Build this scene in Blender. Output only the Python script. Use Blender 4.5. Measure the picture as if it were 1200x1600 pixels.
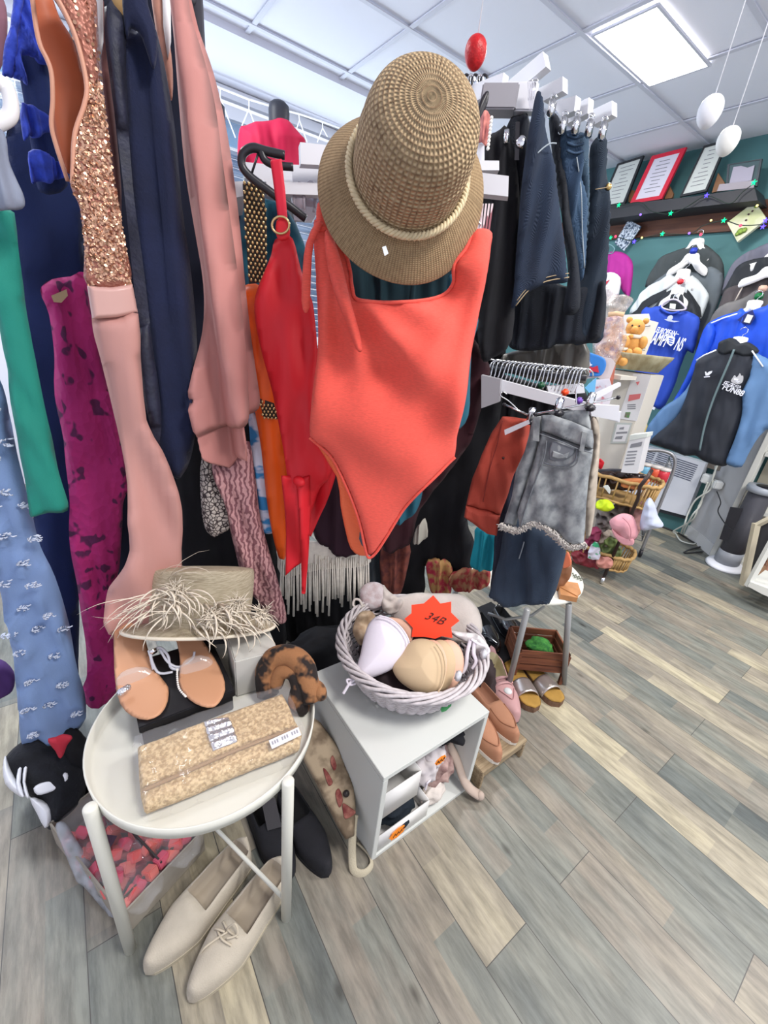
import bpy, bmesh, math, random
import numpy as np
from mathutils import Vector, Matrix, noise
random.seed(7)
for o in list(bpy.data.objects): bpy.data.objects.remove(o, do_unlink=True)
COL = bpy.context.scene.collection
PI = math.pi
# ------------------------------------------------------------------ camera
H = 1.31
FPX = 655.2
pitch, roll, yaw = [math.radians(a) for a in (23.634, 6.356, 37.85)]
_dn = np.array([-math.sin(roll)*math.cos(pitch), math.cos(roll)*math.cos(pitch), math.sin(pitch)])
_up = -_dn
_fw = np.array([0, 0, 1.0]) - _up*_up[2]; _fw /= np.linalg.norm(_fw)
_rt = np.cross(_fw, _up); _rt *= np.sign(_rt[0])
AX = math.cos(yaw)*_rt + math.sin(yaw)*_fw
AY = -math.sin(yaw)*_rt + math.cos(yaw)*_fw
camd = bpy.data.cameras.new('camera'); cam = bpy.data.objects.new('camera', camd); COL.objects.link(cam)
bpy.context.scene.camera = cam
camd.sensor_fit = 'VERTICAL'; camd.sensor_height = 36.0; camd.lens = FPX/1600*36.0
camd.clip_start = 0.01
rx = Vector((AX[0], AY[0], _up[0])); dy = Vector((AX[1], AY[1], _up[1])); fz = Vector((AX[2], AY[2], _up[2]))
mw = Matrix.Identity(4)
for i in range(3):
    mw[i][0] = rx[i]; mw[i][1] = -dy[i]; mw[i][2] = -fz[i]
mw[0][3], mw[1][3], mw[2][3] = 0, 0, H
cam.matrix_world = mw
# ------------------------------------------------------------------ render look
sc = bpy.context.scene
sc.view_settings.view_transform = 'Standard'; sc.view_settings.look = 'None'
sc.view_settings.gamma = 1.0; sc.view_settings.use_curve_mapping = False
sc.view_settings.exposure = 0.2
wd = bpy.data.worlds.new('world'); sc.world = wd; wd.use_nodes = True
wd.node_tree.nodes['Background'].inputs[0].default_value = (0.86, 0.9, 1.0, 1)
wd.node_tree.nodes['Background'].inputs[1].default_value = 1.0
def area(name, loc, rot, sx, sy, power, col=(1, 1, 1)):
    l = bpy.data.lights.new(name, 'AREA'); l.shape = 'RECTANGLE'; l.size = sx; l.size_y = sy
    l.energy = power; l.color = col
    o = bpy.data.objects.new(name, l); COL.objects.link(o); o.location = loc; o.rotation_euler = rot
    return o
CEIL = 2.70
area('panel_and_fill_light', (2.61, 1.61, CEIL-0.016), (0, 0, 0), .52, .24, 26, (1, .98, .95))
area('panel_and_fill_light', (0.75, -0.45, CEIL-0.03), (0, 0, 0), .58, .58, 46, (1, .97, .93))
area('panel_and_fill_light', (2.6, -0.6, CEIL-0.016), (0, 0, 0), .56, .56, 52, (1, .97, .93))
area('panel_and_fill_light', (-0.25, 2.35, CEIL-0.016), (0, 0, 0), .56, .56, 44, (.93, .97, 1))  # unseen fill lamp added to brighten the window bulkhead and backlight the dresses
area('window_daylight', (1.1, 3.70, 1.95), (math.radians(-90), 0, 0), 4.0, 1.1, 44, (.75, .87, 1))
# ------------------------------------------------------------------ pixel <-> place
def ray(px, py):
    c = np.array([px-600, py-800, FPX])
    return np.array([c@AX, c@AY, c@_up])
CAM = np.array([0, 0, H])
def W(px, py, r):
    v = ray(px, py); return CAM + v*(r/math.hypot(v[0], v[1]))
def atZ(px, py, z):
    v = ray(px, py); return CAM + v*((z-H)/v[2])
class PL:
    def __init__(s, o, e1, e2):
        s.o = np.array(o, float); s.e1 = np.array(e1, float); s.e2 = np.array(e2, float)
        s.e1 /= np.linalg.norm(s.e1); s.e2 /= np.linalg.norm(s.e2)
        n = np.cross(s.e1, s.e2); n /= np.linalg.norm(n)
        if n@(CAM-s.o) < 0: n = -n
        s.n = n
    def uv(s, px, py):
        v = ray(px, py); t = ((s.o-CAM)@s.n)/(v@s.n); d = CAM+v*t-s.o
        return np.array([d@s.e1, d@s.e2])
    def to(s, u, v, d=0.0): return s.o+s.e1*u+s.e2*v+s.n*d
    def at(s, px, py, d=0.0):
        a = s.uv(px, py); return s.to(a[0], a[1], d)
    def off(s, d): return PL(s.o+s.n*d, s.e1, s.e2)
def VP(px, py, r, yaw=0, lean=0):
    o = W(px, py, r); v = ray(px, py); d = np.array([v[0], v[1]])/math.hypot(v[0], v[1])
    a = math.radians(yaw); x, y = d[1], -d[0]
    e1 = np.array([x*math.cos(a)-y*math.sin(a), x*math.sin(a)+y*math.cos(a), 0])
    e2 = np.array([0, 0, 1.0]); n = np.cross(e1, e2)
    b = math.radians(lean); e2 = e2*math.cos(b)+n*math.sin(b)
    return PL(o, e1, e2)
def XP(x): return PL((x, 0, 0), (0, -1, 0), (0, 0, 1))
def YP(y): return PL((0, y, 0), (1, 0, 0), (0, 0, 1))
def HP(z): return PL((0, 0, z), (1, 0, 0), (0, 1, 0))
# ------------------------------------------------------------------ materials
MATS = {}
def M(name, col, rough=.7, metal=0, var=.0, vs=6, col2=None, bump=0, bs=200, btype='noise', trans=0, alpha=1, emit=0, sheen=0, spec=.4, coat=0, vdet=3, stretch=(1, 1, 1), thr=None, vtype='noise'):
    if name in MATS: return MATS[name]
    m = bpy.data.materials.new(name); m.use_nodes = True; nt = m.node_tree; N = nt.nodes; L = nt.links
    b = N['Principled BSDF']; I = b.inputs
    c4 = (*col, 1)
    I['Base Color'].default_value = c4; I['Roughness'].default_value = rough; I['Metallic'].default_value = metal
    I['Specular IOR Level'].default_value = spec
    I['Coat Weight'].default_value = coat
    if sheen: I['Sheen Weight'].default_value = sheen*.15; I['Sheen Roughness'].default_value = .5
    if trans: I['Transmission Weight'].default_value = trans
    if alpha < 1: I['Alpha'].default_value = alpha
    if emit:
        I['Emission Color'].default_value = c4; I['Emission Strength'].default_value = emit
    tc = N.new('ShaderNodeTexCoord'); mp = N.new('ShaderNodeMapping'); L.new(tc.outputs['Object'], mp.inputs[0]); mp.inputs['Scale'].default_value = stretch
    if var or col2:
        if vtype == 'noise':
            n = N.new('ShaderNodeTexNoise'); n.inputs['Scale'].default_value = vs; n.inputs['Detail'].default_value = vdet; fo = n.outputs['Fac']
        elif vtype == 'voronoi':
            n = N.new('ShaderNodeTexVoronoi'); n.inputs['Scale'].default_value = vs; fo = n.outputs['Distance']
        elif vtype == 'edge':
            n = N.new('ShaderNodeTexVoronoi'); n.feature = 'DISTANCE_TO_EDGE'; n.inputs['Scale'].default_value = vs; fo = n.outputs['Distance']
        else:
            n = N.new('ShaderNodeTexWave'); n.inputs['Scale'].default_value = vs; n.inputs['Distortion'].default_value = 8; n.inputs['Detail'].default_value = 2; n.inputs['Detail Scale'].default_value = 1.5; fo = n.outputs['Fac']
        L.new(mp.outputs[0], n.inputs['Vector'])
        r = N.new('ShaderNodeValToRGB'); L.new(fo, r.inputs[0])
        a = col; c2 = col2 if col2 else tuple(max(0, c*(1-var)) for c in col)
        lo, hi = thr if thr else (.35, .65)
        r.color_ramp.elements[0].position = lo; r.color_ramp.elements[1].position = hi
        r.color_ramp.elements[0].color = (*c2, 1); r.color_ramp.elements[1].color = (*a, 1)
        L.new(r.outputs[0], I['Base Color'])
    if bump:
        if btype == 'noise': t = N.new('ShaderNodeTexNoise'); t.inputs['Scale'].default_value = bs; t.inputs['Detail'].default_value = 2; bo = t.outputs['Fac']
        elif btype == 'voronoi': t = N.new('ShaderNodeTexVoronoi'); t.inputs['Scale'].default_value = bs; bo = t.outputs['Distance']
        elif btype == 'rib':
            t = N.new('ShaderNodeTexWave'); t.bands_direction = 'Z'; t.inputs['Scale'].default_value = bs; t.inputs['Distortion'].default_value = 3; t.inputs['Detail'].default_value = 2; bo = t.outputs['Fac']
        elif btype == 'weave':
            t = N.new('ShaderNodeTexWave'); t.bands_direction = 'DIAGONAL'; t.inputs['Scale'].default_value = bs; t.inputs['Distortion'].default_value = .6; bo = t.outputs['Fac']
        L.new(mp.outputs[0], t.inputs['Vector'])
        bp = N.new('ShaderNodeBump'); bp.inputs['Strength'].default_value = bump; bp.inputs['Distance'].default_value = .004
        L.new(bo, bp.inputs['Height']); L.new(bp.outputs[0], I['Normal'])
    MATS[name] = m
    return m
def S(r, g, b):   # sRGB 0..255 to linear
    f = lambda c: ((c/255+.055)/1.055)**2.4 if c > 10 else c/255/12.92
    return (f(r), f(g), f(b))
def knit(name, col, dark, nu, nv, bump=1.0, rough=.9):
    m = bpy.data.materials.new(name); m.use_nodes = True; nt = m.node_tree; N = nt.nodes; L = nt.links
    b = N['Principled BSDF']; b.inputs['Roughness'].default_value = rough; b.inputs['Specular IOR Level'].default_value = .2
    uv = N.new('ShaderNodeUVMap'); sp = N.new('ShaderNodeSeparateXYZ'); L.new(uv.outputs[0], sp.inputs[0])
    def wv(o, k):
        a = N.new('ShaderNodeMath'); a.operation = 'MULTIPLY'; a.inputs[1].default_value = k*2*PI; L.new(o, a.inputs[0])
        s = N.new('ShaderNodeMath'); s.operation = 'SINE'; L.new(a.outputs[0], s.inputs[0])
        c = N.new('ShaderNodeMath'); c.operation = 'MULTIPLY_ADD'; c.inputs[1].default_value = .5; c.inputs[2].default_value = .5; L.new(s.outputs[0], c.inputs[0]); return c.outputs[0]
    x = wv(sp.outputs[0], nu); y = wv(sp.outputs[1], nv)
    mu = N.new('ShaderNodeMath'); mu.operation = 'MULTIPLY_ADD'; L.new(x, mu.inputs[0]); L.new(y, mu.inputs[1]); mu.inputs[2].default_value = 0
    n = N.new('ShaderNodeTexNoise'); n.inputs['Scale'].default_value = 30
    ad = N.new('ShaderNodeMath'); ad.operation = 'MULTIPLY_ADD'; L.new(n.outputs['Fac'], ad.inputs[0]); ad.inputs[1].default_value = .5; L.new(mu.outputs[0], ad.inputs[2])
    r = N.new('ShaderNodeValToRGB'); L.new(ad.outputs[0], r.inputs[0]); r.color_ramp.elements[0].color = (*dark, 1); r.color_ramp.elements[1].color = (*col, 1)
    r.color_ramp.elements[0].position = .15; r.color_ramp.elements[1].position = .6
    L.new(r.outputs[0], b.inputs['Base Color'])
    bp = N.new('ShaderNodeBump'); bp.inputs['Strength'].default_value = bump; bp.inputs['Distance'].default_value = .004
    L.new(mu.outputs[0], bp.inputs['Height']); L.new(bp.outputs[0], b.inputs['Normal'])
    MATS[name] = m; return m
# ------------------------------------------------------------------ mesh makers: every maker returns (verts, faces)
def merge(*ms):
    V = []; F = []
    for v, f in ms:
        k = len(V); V += [tuple(p) for p in v]; F += [tuple(i+k for i in q) for q in f]
    return V, F
def box(c, s, rz=0, bev=0, R=None):
    x, y, z = s[0]/2, s[1]/2, s[2]/2
    if bev:
        bm = bmesh.new(); bmesh.ops.create_cube(bm, size=1)
        for v in bm.verts: v.co = Vector((v.co.x*s[0], v.co.y*s[1], v.co.z*s[2]))
        bmesh.ops.bevel(bm, geom=bm.edges[:], offset=min(bev, min(s)*.45), segments=2, affect='EDGES')
        bm.verts.index_update(); V = [np.array(v.co) for v in bm.verts]; F = [tuple(v.index for v in f.verts) for f in bm.faces]; bm.free()
    else:
        V = [np.array(p) for p in ((-x,-y,-z),(x,-y,-z),(x,y,-z),(-x,y,-z),(-x,-y,z),(x,-y,z),(x,y,z),(-x,y,z))]
        F = [(0,3,2,1),(4,5,6,7),(0,1,5,4),(1,2,6,5),(2,3,7,6),(3,0,4,7)]
    if R is None:
        a, b = math.cos(rz), math.sin(rz); R = np.array([[a,-b,0],[b,a,0],[0,0,1]])
    return [R@p+np.array(c, float) for p in V], F
def frame_of(d):
    d = np.array(d, float); d /= np.linalg.norm(d)
    a = np.array([0, 0, 1.0]) if abs(d[2]) < .9 else np.array([1.0, 0, 0])
    u = np.cross(a, d); u /= np.linalg.norm(u); return u, np.cross(d, u), d
def tube(pts, r, n=8, closed=False, flat=1.0):
    P = [np.array(p, float) for p in pts]; m = len(P); V = []; F = []
    rr = r if hasattr(r, '__len__') else [r]*m
    pu = None
    for i in range(m):
        if closed: d = P[(i+1) % m]-P[i-1]
        else: d = P[min(i+1, m-1)]-P[max(i-1, 0)]
        if np.linalg.norm(d) < 1e-9: d = np.array([0, 0, 1.0])
        u, v, d = frame_of(d)
        if pu is not None:
            u = pu-d*(pu@d); l = np.linalg.norm(u)
            if l < 1e-6: u, v, d = frame_of(d)
            else: u /= l
            v = np.cross(d, u)
        pu = u
        for k in range(n):
            a = 2*PI*k/n; V.append(P[i]+(u*math.cos(a)+v*math.sin(a)*flat)*rr[i])
    for i in range(m if closed else m-1):
        j = (i+1) % m
        for k in range(n): F.append((i*n+k, i*n+(k+1) % n, j*n+(k+1) % n, j*n+k))
    if not closed: F.append(tuple(range(n))[::-1]); F.append(tuple((m-1)*n+k for k in range(n)))
    return V, F
def smoothpts(pts, k=6, closed=False):
    P = [np.array(p, float) for p in pts]; m = len(P); out = []
    for i in range(m if closed else m-1):
        if closed: a, b, c, d = P[i-1], P[i], P[(i+1) % m], P[(i+2) % m]
        else: a, b, c, d = P[max(i-1, 0)], P[i], P[i+1], P[min(i+2, m-1)]
        for j in range(k):
            t = j/k
            out.append(.5*((2*b)+(-a+c)*t+(2*a-5*b+4*c-d)*t*t+(-a+3*b-3*c+d)*t**3))
    if not closed: out.append(P[-1])
    return out
def lathe(prof, o, axis=(0, 0, 1), n=48, sx=1, sy=1, e1=None):
    ax = np.array(axis, float); ax /= np.linalg.norm(ax)
    if e1 is None: u, v, ax = frame_of(ax)
    else:
        u = np.array(e1, float); u -= ax*(u@ax); u /= np.linalg.norm(u); v = np.cross(ax, u)
    o = np.array(o, float); V = []; F = []; m = len(prof)
    for (r, h) in prof:
        for k in range(n):
            a = 2*PI*k/n; V.append(o+ax*h+u*r*math.cos(a)*sx+v*r*math.sin(a)*sy)
    for i in range(m-1):
        for k in range(n): F.append((i*n+k, i*n+(k+1) % n, (i+1)*n+(k+1) % n, (i+1)*n+k))
    if prof[0][0] > 1e-6: F.append(tuple(range(n))[::-1])
    if prof[-1][0] > 1e-6: F.append(tuple((m-1)*n+k for k in range(n)))
    return V, F
def ball(c, r, n=16, sz=(1, 1, 1), axis=(0, 0, 1)):
    prof = [(math.sin(PI*i/n)*r+1e-5, -math.cos(PI*i/n)*r*sz[2]) for i in range(n+1)]
    return lathe(prof, c, axis, n*2, sz[0], sz[1])
def inpoly(P, X, Y):
    ins = np.zeros(X.shape, bool); n = len(P)
    for i in range(n):
        x1, y1 = P[i]; x2, y2 = P[(i+1) % n]
        if y1 == y2: continue
        c = ((Y < y1) != (Y < y2)) & (X < (x2-x1)*(Y-y1)/(y2-y1)+x1)
        ins ^= c
    return ins
def nearest(P, X, Y):
    best = np.full(X.shape, 1e9); bx = X.copy(); by = Y.copy(); n = len(P)
    for i in range(n):
        a = P[i]; b = P[(i+1) % n]; d = b-a; l = d@d
        if l < 1e-14: continue
        t = np.clip(((X-a[0])*d[0]+(Y-a[1])*d[1])/l, 0, 1); qx = a[0]+t*d[0]; qy = a[1]+t*d[1]
        q = np.hypot(X-qx, Y-qy); w = q < best
        best = np.where(w, q, best); bx = np.where(w, qx, bx); by = np.where(w, qy, by)
    return best, bx, by
def puff(poly, pl, thick=.02, edge=.03, fold=None, res=60, smooth=3, uvin=False, backk=1.0):
    """a closed, thick sheet that fills an outline lying in a plane; fold(u,v) bends it"""
    P = [np.array(q, float) if uvin else pl.uv(*q) for q in poly]
    if smooth: P = smoothpts(P, smooth, True)
    P = np.array(P); lo = P.min(0); hi = P.max(0); ex = hi-lo
    st = max(ex)/res
    nx = int(ex[0]/st)+3; ny = int(ex[1]/st)+3
    gx = lo[0]-st+np.arange(nx+1)*st; gy = lo[1]-st+np.arange(ny+1)*st
    CX, CY = np.meshgrid(gx[:-1]+st/2, gy[:-1]+st/2, indexing='ij')
    keep = inpoly(P, CX, CY)
    GX, GY = np.meshgrid(gx, gy, indexing='ij')
    used = np.zeros(GX.shape, int)
    for a in (0, 1):
        for b in (0, 1): used[a:a+nx, b:b+ny][keep[:nx, :ny]] += 1 if True else 0
    used = np.zeros(GX.shape, int); kk = keep.astype(int)
    used[:-1, :-1] += kk; used[1:, :-1] += kk; used[:-1, 1:] += kk; used[1:, 1:] += kk
    D, BX, BY = nearest(P, GX, GY)
    bnd = (used > 0) & (used < 4)
    GX = np.where(bnd, BX, GX); GY = np.where(bnd, BY, GY); D = np.where(bnd, 0, D)
    t = np.clip(D/edge, 0, 1); th = thick*np.sqrt(np.clip(1-(1-t)**2, 0, 1))
    V = []; fi = {}; bi = {}
    for i, j in zip(*np.nonzero(used)):
        f = fold(GX[i, j], GY[i, j]) if fold else 0
        fi[i, j] = len(V); V.append(pl.to(GX[i, j], GY[i, j], f+th[i, j]/2))
        if bnd[i, j]: bi[i, j] = fi[i, j]
        else: bi[i, j] = len(V); V.append(pl.to(GX[i, j], GY[i, j], f-th[i, j]/2*backk))
    F = []
    flip = np.cross(pl.e1, pl.e2)@pl.n < 0
    for i, j in zip(*np.nonzero(keep)):
        q = [(i, j), (i+1, j), (i+1, j+1), (i, j+1)]
        a = tuple(fi[x] for x in q); b = tuple(bi[x] for x in q)[::-1]
        if flip: a = a[::-1]; b = b[::-1]
        F.append(a)
        if set(a) != set(b): F.append(b)
    return V, F
def slab(poly, pl, thick=.02, d=0.0, uvin=False, smooth=0):
    P = [np.array(q, float) if uvin else pl.uv(*q) for q in poly]
    if smooth: P = smoothpts(P, smooth, True)
    A = 0
    for i in range(len(P)):
        a, b = P[i-1], P[i]; A += a[0]*b[1]-a[1]*b[0]
    if (A < 0) != (np.cross(pl.e1, pl.e2)@pl.n < 0): P = P[::-1]
    n = len(P)
    V = [pl.to(p[0], p[1], d) for p in P]+[pl.to(p[0], p[1], d-thick) for p in P]
    F = [tuple(range(n)), tuple(range(n, 2*n))[::-1]]+[(i, i+n, (i+1) % n+n, (i+1) % n) for i in range(n)]
    return V, F
def folds(A=.02, k=10, lean=0, seed=0, A2=.006, k2=30, grow=0, top=0):
    def f(u, v):
        x = u+lean*v
        n = noise.noise(Vector((x*k*.35, v*1.6+seed, seed*3.1)))
        m = .6+.8*noise.noise(Vector((x*k*.2+9, v*2.2, seed)))
        a = A*(1+grow*(top-v))
        w = x*k*1.6+4*n+seed
        return a*m*(1-2*abs(math.sin(w*.5)))+a*.4*math.sin(w*1.7+v*5)+A2*noise.noise(Vector((x*k2, v*k2*.3, seed)))*2
    return f
def rumple(A=.01, k=20, seed=0):
    return lambda u, v: A*2*noise.noise(Vector((u*k, v*k, seed)))
# ------------------------------------------------------------------ linking objects
def add(name, mesh, mat, parent=None, label=None, cat=None, group=None, kind=None, smooth=True, uv=None, org=None):
    V, F = mesh; V = np.array([tuple(p) for p in V], float)
    if parent is not None:
        base = np.array(parent['_o'])
    elif org is not None: base = np.array(org, float)
    elif kind == 'structure': base = np.zeros(3)
    else:
        lo = V.min(0); hi = V.max(0); base = np.array([(lo[0]+hi[0])/2, (lo[1]+hi[1])/2, lo[2]])
    me = bpy.data.meshes.new(name); me.from_pydata([tuple(p) for p in V-base], [], F); me.update()
    me.materials.append(mat)
    if smooth: me.polygons.foreach_set('use_smooth', [True]*len(me.polygons))
    if uv is not None:
        l = me.uv_layers.new(name='UVMap')
        for lp in me.loops: l.data[lp.index].uv = uv[lp.vertex_index]
    o = bpy.data.objects.new(name, me); COL.objects.link(o)
    o['_o'] = [float(x) for x in base]
    if parent is not None:
        o.parent = parent
    else: o.location = base
    if parent is not None: o['_o'] = parent['_o']
    tag(o, label, cat, group, kind)
    return o
def tag(o, label=None, cat=None, group=None, kind=None):
    if label: o['label'] = label
    if cat: o['category'] = cat
    if group: o['group'] = group
    if kind: o['kind'] = kind
    return o
def T(name, label, cat, loc, group=None):
    o = bpy.data.objects.new(name, None); COL.objects.link(o); o.location = tuple(loc); o['_o'] = [float(x) for x in loc]
    o.empty_display_size = .05
    return tag(o, label, cat, group)
def text(s, pl, px, py, size, mat, parent=None, rot=0, name='lettering', depth=.001, shear=0, sx=1, d=.002, label=None, bold=.018, fit=None):
    cu = bpy.data.curves.new('t', 'FONT'); cu.body = s; cu.size = size; cu.extrude = depth; cu.align_x = 'CENTER'; cu.align_y = 'CENTER'; cu.shear = shear; cu.offset = size*bold
    to = bpy.data.objects.new('t', cu); COL.objects.link(to); dg = bpy.context.evaluated_depsgraph_get(); dg.update()
    me = bpy.data.meshes.new_from_object(to.evaluated_get(dg)); 
    V = [np.array(v.co) for v in me.vertices]; F = [tuple(p.vertices) for p in me.polygons]
    bpy.data.objects.remove(to, do_unlink=True)
    o = pl.uv(px, py); a = math.radians(rot); out = []
    if fit: sx = np.linalg.norm(pl.uv(fit[0], py)-pl.uv(fit[1], py))/(max(v[0] for v in V)-min(v[0] for v in V))
    for v in V:
        x = v[0]*sx; y = v[1]
        out.append(pl.to(o[0]+x*math.cos(a)-y*math.sin(a), o[1]+x*math.sin(a)+y*math.cos(a), d+v[2]))
    return add(name, (out, F), mat, parent, smooth=False, label=label)
def copytree(o, loc=None, parent=None, rz=0, label=None):
    c = o.copy(); COL.objects.link(c)
    if parent is not None: c.parent = parent
    for ch in o.children: copytree(ch, None, c)
    if loc is not None: c.location = tuple(loc); c.rotation_euler.z = rz
    if label: c['label'] = label
    return c
# ================================================================== THE ROOM
def floor_mat():
    m = bpy.data.materials.new('laminate_floor'); m.use_nodes = True; nt = m.node_tree; N = nt.nodes; L = nt.links; b = N['Principled BSDF']
    g = N.new('ShaderNodeNewGeometry'); s = N.new('ShaderNodeSeparateXYZ'); L.new(g.outputs['Position'], s.inputs[0])
    def mth(op, a, bb=None, c=None):
        n = N.new('ShaderNodeMath'); n.operation = op
        for i, x in enumerate((a, bb, c)):
            if x is None: continue
            if isinstance(x, (int, float)): n.inputs[i].default_value = x
            else: L.new(x, n.inputs[i])
        return n.outputs[0]
    def brick(rowh, w, xo, yo, off, mortar, freq=2):
        c = N.new('ShaderNodeCombineXYZ'); L.new(mth('ADD', s.outputs[1], yo), c.inputs[0]); L.new(mth('ADD', s.outputs[0], xo), c.inputs[1])
        t = N.new('ShaderNodeTexBrick'); L.new(c.outputs[0], t.inputs['Vector']); t.inputs['Scale'].default_value = 1
        t.inputs['Row Height'].default_value = rowh; t.inputs['Brick Width'].default_value = w; t.inputs['Mortar Size'].default_value = mortar; t.inputs['Mortar Smooth'].default_value = .3
        t.offset = off; t.offset_frequency = freq; t.inputs['Color1'].default_value = (0, 0, 0, 1); t.inputs['Color2'].default_value = (1, 1, 1, 1); t.inputs['Mortar'].default_value = (0, 0, 0, 1)
        t.inputs['Bias'].default_value = 0
        return t
    b1 = brick(.1457, .86, 10*.1457-.4195, 5.0, .41, .0011, 2)
    b2 = brick(.07285, .43, 20*.07285-.4195, 5.2, .3, .0, 3)
    # grain: noise stretched along y
    mp = N.new('ShaderNodeMapping'); mp.inputs['Scale'].default_value = (30, 4.5, 1); L.new(g.outputs['Position'], mp.inputs[0])
    n1 = N.new('ShaderNodeTexNoise'); n1.inputs['Scale'].default_value = 1.6; n1.inputs['Detail'].default_value = 6; n1.inputs['Roughness'].default_value = .65; L.new(mp.outputs[0], n1.inputs['Vector'])
    mp2 = N.new('ShaderNodeMapping'); mp2.inputs['Scale'].default_value = (9, 3, 1); L.new(g.outputs['Position'], mp2.inputs[0])
    n2 = N.new('ShaderNodeTexNoise'); n2.inputs['Scale'].default_value = 1.2; n2.inputs['Detail'].default_value = 4; L.new(mp2.outputs[0], n2.inputs['Vector'])
    r = N.new('ShaderNodeValToRGB'); r.color_ramp.interpolation = 'LINEAR'
    f = mth('ADD', mth('MULTIPLY', b1.outputs['Color'], .55), mth('MULTIPLY', b2.outputs['Color'], .32))
    f = mth('ADD', f, mth('MULTIPLY_ADD', n2.outputs['Fac'], .5, -.2))
    L.new(f, r.inputs[0])
    cs = [(0.0, S(84, 89, 88)), (.22, S(104, 108, 104)), (.40, S(126, 127, 118)), (.56, S(138, 130, 118)), (.74, S(162, 153, 134)), (1.0, S(190, 179, 150))]
    e = r.color_ramp.elements; e[0].position = 0; e[0].color = (*cs[0][1], 1); e[1].position = 1; e[1].color = (*cs[-1][1], 1)
    for p, c in cs[1:-1]: x = e.new(p); x.color = (*c, 1)
    gr = N.new('ShaderNodeValToRGB'); L.new(n1.outputs['Fac'], gr.inputs[0]); gr.color_ramp.elements[0].position = .36; gr.color_ramp.elements[1].position = .62
    gr.color_ramp.elements[0].color = (.5, .5, .5, 1); gr.color_ramp.elements[1].color = (1.08, 1.08, 1.08, 1)
    mx = N.new('ShaderNodeMix'); mx.data_type = 'RGBA'; mx.blend_type = 'MULTIPLY'; mx.inputs[0].default_value = .8; L.new(r.outputs[0], mx.inputs[6]); L.new(gr.outputs[0], mx.inputs[7])
    # knots
    mp3 = N.new('ShaderNodeMapping'); mp3.inputs['Scale'].default_value = (9, 4.5, 1); L.new(g.outputs['Position'], mp3.inputs[0])
    vk = N.new('ShaderNodeTexVoronoi'); vk.inputs['Scale'].default_value = .8; L.new(mp3.outputs[0], vk.inputs['Vector'])
    kr = N.new('ShaderNodeValToRGB'); L.new(vk.outputs['Distance'], kr.inputs[0]); kr.color_ramp.elements[0].position = .03; kr.color_ramp.elements[1].position = .09
    kr.color_ramp.elements[0].color = (.32, .3, .28, 1); kr.color_ramp.elements[1].color = (1, 1, 1, 1)
    mk = N.new('ShaderNodeMix'); mk.data_type = 'RGBA'; mk.blend_type = 'MULTIPLY'; mk.inputs[0].default_value = .8; L.new(mx.outputs[2], mk.inputs[6]); L.new(kr.outputs[0], mk.inputs[7])
    mo = N.new('ShaderNodeMix'); mo.data_type = 'RGBA'; L.new(b1.outputs['Fac'], mo.inputs[0]); L.new(mk.outputs[2], mo.inputs[6]); mo.inputs[7].default_value = (.06, .055, .05, 1)
    L.new(mo.outputs[2], b.inputs['Base Color']); b.inputs['Roughness'].default_value = .42; b.inputs['Specular IOR Level'].default_value = .45
    bp = N.new('ShaderNodeBump'); bp.inputs['Strength'].default_value = .25; bp.inputs['Distance'].default_value = .002; L.new(n1.outputs['Fac'], bp.inputs['Height']); L.new(bp.outputs[0], b.inputs['Normal'])
    return m
WALLX = 3.95; WINY = 3.75
add('floor', box((1.6, 1.0, -.02), (6.2, 6.4, .04)), floor_mat(), kind='structure', smooth=False)
m_ceil = M('ceiling_tile', S(240, 241, 250), .9, bump=.15, bs=300)
m_grid = M('ceiling_bar', S(214, 215, 226), .6)
# ceiling tiles with a real grid of bars: lines at X = 1.68 + .6k... and Y = 1.79 + .6k
GX0, GY0 = 2.275, 1.80; GS = .6
add('ceiling', box((1.6, .75, CEIL+.03), (6.2, 5.1, .04)), m_ceil, kind='structure', smooth=False)
bars = []
for i in range(-5, 4):
    x = GX0+i*.59
    if x < WALLX: bars.append(box((x, .95, CEIL+.002), (.024, 4.7, .006)))
for j in range(-6, 3):
    y = GY0+j*.6
    if y > -2: bars.append(box((1.6, y, CEIL+.0), (4.9, .024, .006)))
bars.append(box((1.6, 3.2, CEIL-.006), (4.9, .03, .03)))
add('trim_1', merge(*bars), m_grid, kind='structure', smooth=False)
# window side: bulkhead, frame, glass, blind
m_wallw = M('painted_white', S(225, 225, 236), .8)
m_teal = M('painted_teal', S(84, 130, 132), .75, var=.08, vs=2)
add('wall_back', merge(box((1.35, 3.86, .55), (5.2, .1, 1.1)), box((3.55, 3.86, 1.8), (.8, .1, 1.5)), box((1.35, 3.5, CEIL+.005), (5.2, .8, .06))), m_wallw, kind='structure', smooth=False)
add('wall_left', box((-1.3, 1.2, 1.35), (.1, 5.2, 2.7)), m_wallw, kind='structure', smooth=False)
add('wall_right', box((WALLX+.05, 1.9, 1.35), (.1, 4.0, 2.72)), m_teal, kind='structure', smooth=False)
m_frame = M('window_plastic', S(240, 242, 250), .35)
fr = [box((1.1, 3.74, 2.64), (4.2, .05, .06)), box((1.1, 3.77, 2.55), (4.2, .05, .07)), box((1.1, 3.79, 1.13), (4.2, .06, .07))]
for x in (-.9, .55, 2.0, 3.12): fr.append(box((x, 3.79, 1.85), (.07, .06, 1.5)))
add('window_1', merge(*fr), m_frame, kind='structure', smooth=False)
wr = bpy.data.objects['window_1']; wr['_o'] = [0, 0, 0]
add('glass', box((1.1, 3.80, 1.85), (4.1, .006, 1.45)), M('window_glass', (.9, .95, 1), .05, trans=1, alpha=.25), wr, smooth=False)
m_blind = M('roller_shutter', S(170, 190, 216), .5, col2=S(96, 118, 150), stretch=(1, 1, 9), vs=3, thr=(.3, .7))
bl = []
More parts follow.
